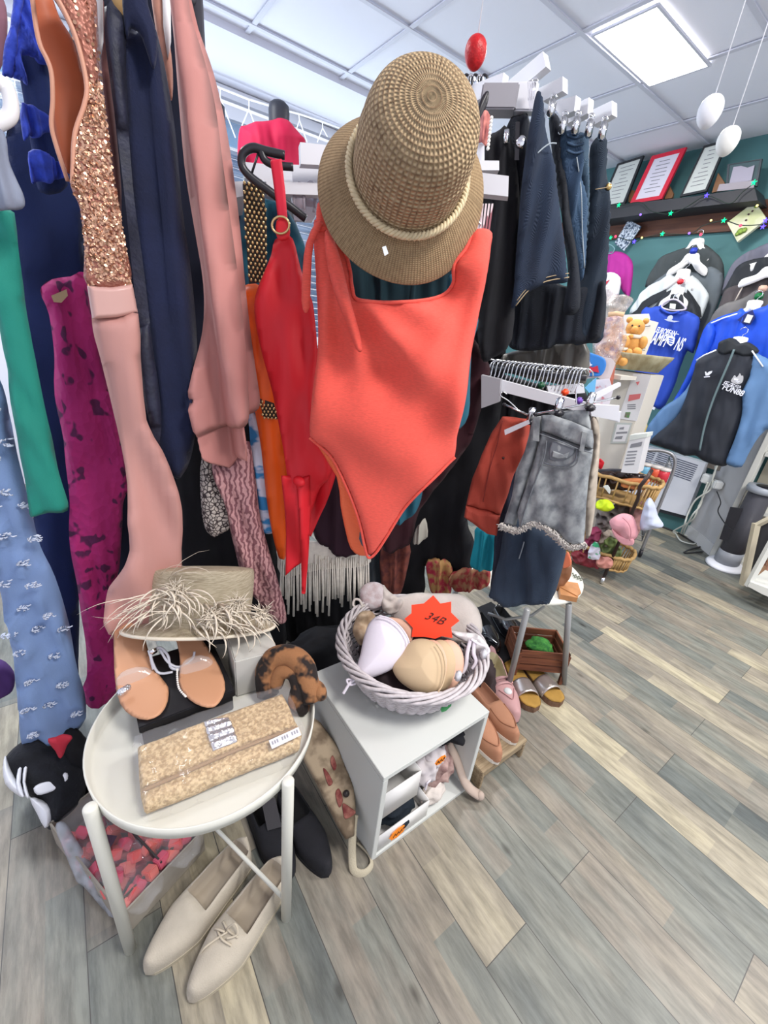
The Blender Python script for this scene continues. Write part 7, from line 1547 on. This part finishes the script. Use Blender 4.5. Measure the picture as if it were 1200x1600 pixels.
pA = W(1012, 748, 2.56)
wbasket(TR, (cx3+vd[0]*.24, cy3+vd[1]*.24), .21, .14, zb-.09, zb+.045, aa)
wbasket(TR, (cx3+vd[0]*.18, cy3+vd[1]*.18), .20, .13, .10, .19, aa)
ps = atZ(942, 905, .03)
add('frame_pole', tube([np.array([ps[0], ps[1], .03]), np.array([ps[0]+.02, ps[1]-.02, zb-.02]), W(1000, 760, 2.55), W(1012, 745, 2.55), W(1018, 735, 2.6)], .010, 8), m_dm, TR)
add('frame_pole', tube([np.array([ps[0], ps[1], .03])-np.array([*rt_, 0])*.36, np.array([ps[0], ps[1], zb+.05])-np.array([*rt_, 0])*.36], .010, 8), m_dm, TR)
for q in (np.array([ps[0], ps[1], .03]), np.array([ps[0], ps[1], .03])-np.array([*rt_, 0])*.36):
    cs = add('castor', lathe([(1e-4, -.009), (.024, -.009), (.026, 0), (.024, .009), (1e-4, .009)], q+np.array([0, 0, -.004]), (rt_[0], rt_[1], 0), 18), chrome, TR)
    add('castor_fork', tube([q, q+np.array([0, 0, .035])], .008, 6), chrome, cs)
# goods in the trolley
def blob(nm, label, cat, poly, r, mat, th=.08, ed=.05, seed=1, A=.01, k=16, **kw):
    xs = [p[0] for p in poly]; ys = [p[1] for p in poly]; return add(nm, puff(poly, VP(sum(xs)/len(xs), sum(ys)/len(ys), r+.12), th*.7, ed*.6, rumple(A*1.3, k*2, seed), res=50, smooth=2), mat, None, label, cat)
blob('leather_purses', 'dark brown purses and straps filling the upper wicker basket', 'purses', [(928, 742), (950, 736), (985, 738), (1008, 744), (1004, 764), (985, 766), (950, 764), (930, 756)], 2.72, M('purse_mix', S(70, 44, 36), .5, col2=S(30, 22, 22), vs=30, vdet=4), A=.02)
blob('orange_purse', 'orange-tan purse lying flat at the front of the upper wicker basket', 'purse', [(972, 748), (1014, 748), (1012, 756), (1008, 766), (974, 762), (970, 756)], 2.62, M('orange_tan', S(196, 120, 72), .5), th=.05, ed=.02, A=.002)
blob('studded_belt', 'black belt with silver studs across the upper basket', 'belt', [(952, 740), (975, 739), (1006, 741), (1006, 746), (975, 746), (953, 745)], 2.70, M('studded_black', S(60, 52, 54), .4, col2=S(200, 196, 196), vs=60, vtype='voronoi', thr=(.2, .28)), th=.04, ed=.01, A=.004)
blob('grey_belt', 'flat slate grey belt along the back of the upper basket', 'belt', [(936, 733), (978, 733), (980, 739), (938, 739)], 2.8, M('slate_leather', S(70, 70, 78), .5), th=.03, ed=.01, A=.002)
blob('red_purse', 'bright red purse at the back left above the upper basket', 'purse', [(934, 716), (946, 720), (958, 732), (936, 733)], 2.85, M('bright_red', S(214, 36, 50), .4), th=.05, ed=.02, A=.003)
blob('price_ticket', 'white string ticket hanging over the left rim of the upper basket', 'ticket', [(942, 760), (950, 758), (954, 766), (952, 772), (946, 764)], 2.5, m_paper, th=.004, ed=.002, A=.001)
blob('lime_plush_toy', 'lime green soft toy cap under the upper basket', 'toy', [(932, 784), (944, 780), (954, 784), (960, 794), (950, 799), (938, 797), (931, 792)], 2.55, M('lime_plush', S(196, 222, 30), .7), th=.09, ed=.04)
blob('grey_clothing', 'grey and cream cloth bundle in the middle tier of the trolley', 'cloth', [(934, 795), (956, 786), (985, 790), (1000, 800), (990, 825), (950, 838), (930, 830)], 2.75, M('grey_cream_mix', S(156, 150, 144), .8, col2=S(110, 100, 100), vs=12, vdet=4), A=.03)
t = T('baseball_hat', 'dusty pink baseball cap hung on the front corner of the trolley', 'cap', W(975, 850, 2.5))
m_cap = M('pink_cotton', S(214, 152, 160), .8, var=.08, vs=14)
cpl = VP(975, 825, 2.52); add('crown', puff([(952, 815), (962, 806), (975, 803), (988, 806), (994, 818), (997, 835), (992, 842), (985, 846), (970, 838), (958, 828)], cpl, .10, .06, rumple(.006, 20, 3)), m_cap, t)
add('peak', puff([(956, 826), (970, 838), (990, 842), (988, 852), (972, 850), (960, 838)], cpl.off(.03), .02, .01, None), m_cap, t)
line(cpl, [(975, 803), (984, 812), (988, 824), (986, 838)], .07, .002, M('cap_seam', S(178, 116, 126), .8), t, 'seam')
t = T('sun_hat', 'pale blue-white sun hat hanging right of the pink cap', 'cap', W(1018, 825, 2.5))
cpl = VP(1018, 805, 2.55); add('crown', puff([(1008, 785), (1016, 778), (1024, 790), (1028, 805), (1034, 815), (1036, 823), (1020, 826), (1002, 828), (1000, 815)], cpl, .12, .05, rumple(.01, 24, 5)), M('ice_cotton', S(188, 194, 214), .8, var=.1, vs=14), t)
blob('mauve_cloth', 'mauve cloth hanging behind the pink cap', 'cloth', [(984, 790), (1006, 782), (1008, 800), (1000, 830), (990, 845), (985, 820)], 2.7, M('mauve_cotton', S(156, 112, 110), .8))
blob('plum_pouch', 'plum and pink pouches standing in the lower wicker basket', 'pouch', [(918, 828), (930, 824), (940, 830), (934, 850), (922, 872), (905, 870), (900, 858), (912, 850)], 2.6, M('plum_mix', S(140, 50, 84), .6, var=.3, vs=18), A=.02)
blob('white_bottle_pack', 'white and green packet in the lower wicker basket', 'packet', [(924, 850), (934, 848), (938, 862), (936, 874), (918, 872)], 2.5, M('white_green_pack', S(206, 202, 216), .5, col2=S(40, 150, 100), vs=14, thr=(.38, .42)), th=.04)
blob('olive_cloth', 'olive and green cloth heaped at the right of the lower wicker basket', 'cloth', [(940, 845), (958, 838), (966, 846), (972, 862), (966, 874), (945, 876), (935, 872)], 2.6, M('olive_mix', S(120, 136, 76), .8, col2=S(84, 96, 60), vs=14), A=.02)
blob('cream_cloth', 'cream cloth folded over the middle of the trolley left side', 'cloth', [(936, 836), (952, 828), (966, 836), (962, 850), (945, 856), (930, 852)], 2.62, M('cream_fold', S(176, 160, 146), .8, var=.2, vs=12), A=.02)
blob('red_purses', 'dark red purses at the bottom left of the lower wicker basket', 'purses', [(893, 862), (910, 862), (925, 872), (940, 880), (935, 888), (910, 884), (895, 876)], 2.55, M('wine_leather', S(130, 40, 52), .5, var=.3, vs=20), th=.06)
blob('peach_purse', 'peach purse at the front of the lower wicker basket', 'purse', [(932, 872), (950, 870), (958, 878), (954, 888), (934, 886)], 2.52, M('peach_leather', S(196, 132, 120), .5), th=.05)
# silver mesh trolley
t = T('mesh_trolley', 'silver metal trolley with mesh baskets behind the wicker one', 'trolley', atZ(1000, 866, 0))
m_sv = M('silver_tube', S(150, 150, 154), .35, metal=.6); q0 = atZ(1001, 864, .03); rr3 = np.array([*rt_, 0]); vv3 = np.array([*vd, 0])
top_ = W(1050, 742, math.hypot(q0[0], q0[1]))
add('frame_tube', tube(smoothpts([q0, np.array([q0[0], q0[1], .45]), np.array([q0[0], q0[1], .66]), np.array([q0[0], q0[1], .74])-rr3*.03, np.array([q0[0], q0[1], .76])-rr3*.10, np.array([q0[0], q0[1], .74])-rr3*.2], 5), .011, 8), m_sv, t)
add('castor', lathe([(1e-4, -.01), (.028, -.01), (.03, 0), (.028, .01), (1e-4, .01)], q0+np.array([0, 0, .002]), (rt_[0], rt_[1], 0), 18), m_blk, t)
for z in (.12, .56):
    ms = []; o = np.array([q0[0], q0[1], 0])-rr3*.02
    for k in range(9): 
        x = k*.04; ms.append(tube([o-rr3*x+np.array([0, 0, z]), o-rr3*x+np.array([0, 0, z+.12])], .0025, 4)); ms.append(tube([o-rr3*x+np.array([0, 0, z]), o-rr3*x+vv3*.3+np.array([0, 0, z])], .0025, 4)); ms.append(tube([o+vv3*x*.9+np.array([0, 0, z]), o+vv3*x*.9+np.array([0, 0, z+.12])], .0025, 4))
    for zz in (0, .04, .08, .12): ms.append(tube([o+np.array([0, 0, z+zz])-rr3*.33, o+np.array([0, 0, z+zz]), o+np.array([0, 0, z+zz])+vv3*.3], .003, 4))
    add('mesh_basket', merge(*ms), m_sv, t)
for (x, y, c, lb) in ((1002, 738, S(110, 170, 200), 'blue and white tin'), (1018, 742, S(214, 90, 60), 'orange jar'), (1030, 746, S(200, 50, 64), 'red jar')):
    p = W(x, y+10, 3.1 if x > 1010 else 3.1); tt = T('jar', lb+' standing among the trolley goods, below the heater louvres', 'jar', p)
    add('body', lathe([(1e-4, 0), (.034, .002), (.036, .06), (.034, .09), (1e-4, .092)], p, n=20), M('jar_%d' % x, c, .35), tt)
    add('lid', lathe([(.036, .09), (.036, .105), (1e-4, .107)], p, n=20), M('jar_lid', S(206, 200, 196), .3), tt)
# ================================================================== HANGING EGGS
def egg(px, py, r, s, mat, label, texm=None):
    c = W(px, py, r); t = T('hanging_egg', label, 'ornament', c)
    prof = [(s*math.sin(PI*i/16)*(1-.12*math.cos(PI*i/16))+1e-5, -s*1.28*math.cos(PI*i/16)) for i in range(17)]
    add('egg', lathe(prof, c, n=28), mat, t); add('string', tube([c+np.array([0, 0, s*1.2]), np.array([c[0], c[1], CEIL-.005])], .0012, 5), M('white_string', S(230, 230, 236), .6), t)
egg(743, 83, 1.15, .0215, M('red_glitter', S(190, 18, 26), .45, var=.3, vs=120, bump=.3, bs=200), 'glossy red egg hanging from the ceiling between the hat and white arms')
egg(1109, 175, 1.5, .026, M('white_egg', S(226, 226, 232), .5, var=.12, vs=9), 'marbled white egg hanging higher, under the ceiling panel')
egg(1137, 221, 1.55, .024, M('cream_egg', S(224, 224, 220), .5), 'plain white egg hanging lower, over the third certificate')
# ================================================================== WINDOW DISPLAY
t = T('mannequin', 'black mannequin torso with back turned in the window', 'mannequin', W(430, 300, 2.7))
mp_ = W(436, 200, 2.7)
add('neck', lathe([(.045, -.12), (.048, .0), (.05, .06), (.046, .085), (.03, .098), (1e-4, .1)], mp_+np.array([0, 0, -.0]), n=24), M('mannequin_black', S(48, 50, 60), .5), t)
add('torso', puff([(385, 205), (420, 196), (455, 205), (470, 240), (460, 300), (460, 380), (385, 380), (380, 300)], VP(430, 290, 2.72), .18, .08), MATS['mannequin_black'], t)
cloth('crimson_top', 'crimson short-sleeved top on the window mannequin', 'top', [(374, 204), (382, 198), (400, 194), (425, 189), (436, 187), (448, 190), (460, 200), (470, 214), (478, 224), (470, 244), (466, 290), (430, 300), (400, 300), (388, 270), (374, 266), (371, 235)], VP(425, 240, 2.68), M('crimson_jersey', S(206, 22, 72), .75, var=.1, vs=6), .24, .10, folds(.01, 12, .1, 2))
m2 = W(338, 240, 2.7)
add('pole', tube([(mp_[0], mp_[1], 0), (mp_[0], mp_[1], mp_[2]-.1)], .015, 8), m_dm, t)
t = T('mannequin', 'second mannequin, mostly hidden behind the pink cape', 'mannequin', m2)
add('neck', lathe([(.045, -.1), (.048, .06), (.046, .12), (.03, .135), (1e-4, .137)], W(337, 215, 2.7), n=24), MATS['mannequin_black'], t)
add('white_top', puff([(325, 232), (345, 226), (358, 240), (364, 262), (360, 285), (345, 290), (325, 290)], VP(342, 260, 2.68), .2, .08), M('white_net', S(216, 222, 232), .8), t)
add('pole', tube([(m2[0], m2[1], 0), (m2[0], m2[1], m2[2])], .015, 8), m_dm, t)
t = T('icicle_lights', 'white wire icicle lights draped across the window', 'string lights', (1.2, 3.6, 2.2))
ip = YP(3.62); m_ic = M('white_wire_lit', (.95, .97, 1), .5, emit=.35)
add('main_wire', tube([ip.at(*p) for p in ((300, 118), (326, 128), (343, 137), (388, 155), (418, 164), (452, 174), (467, 178), (503, 190), (530, 200))], .006, 5), m_ic, t)
for (a, b) in (((344, 138), (344, 152)), ((344, 152), (336, 166)), ((344, 152), (368, 215)), ((389, 156), (389, 170)), ((389, 170), (378, 196)), ((389, 170), (398, 194)), ((467, 178), (468, 188)), ((468, 188), (462, 206)), ((468, 188), (480, 222)), ((504, 190), (504, 200)), ((504, 200), (496, 222)), ((504, 200), (512, 214)), ((326, 128), (322, 160))):
    add('drop', tube([ip.at(*a), ip.at(*b)], .004, 5), m_ic, t)
# ------------------------------------------------------------------ tidy helper properties
for o in bpy.data.objects:
    if '_o' in o: del o['_o']
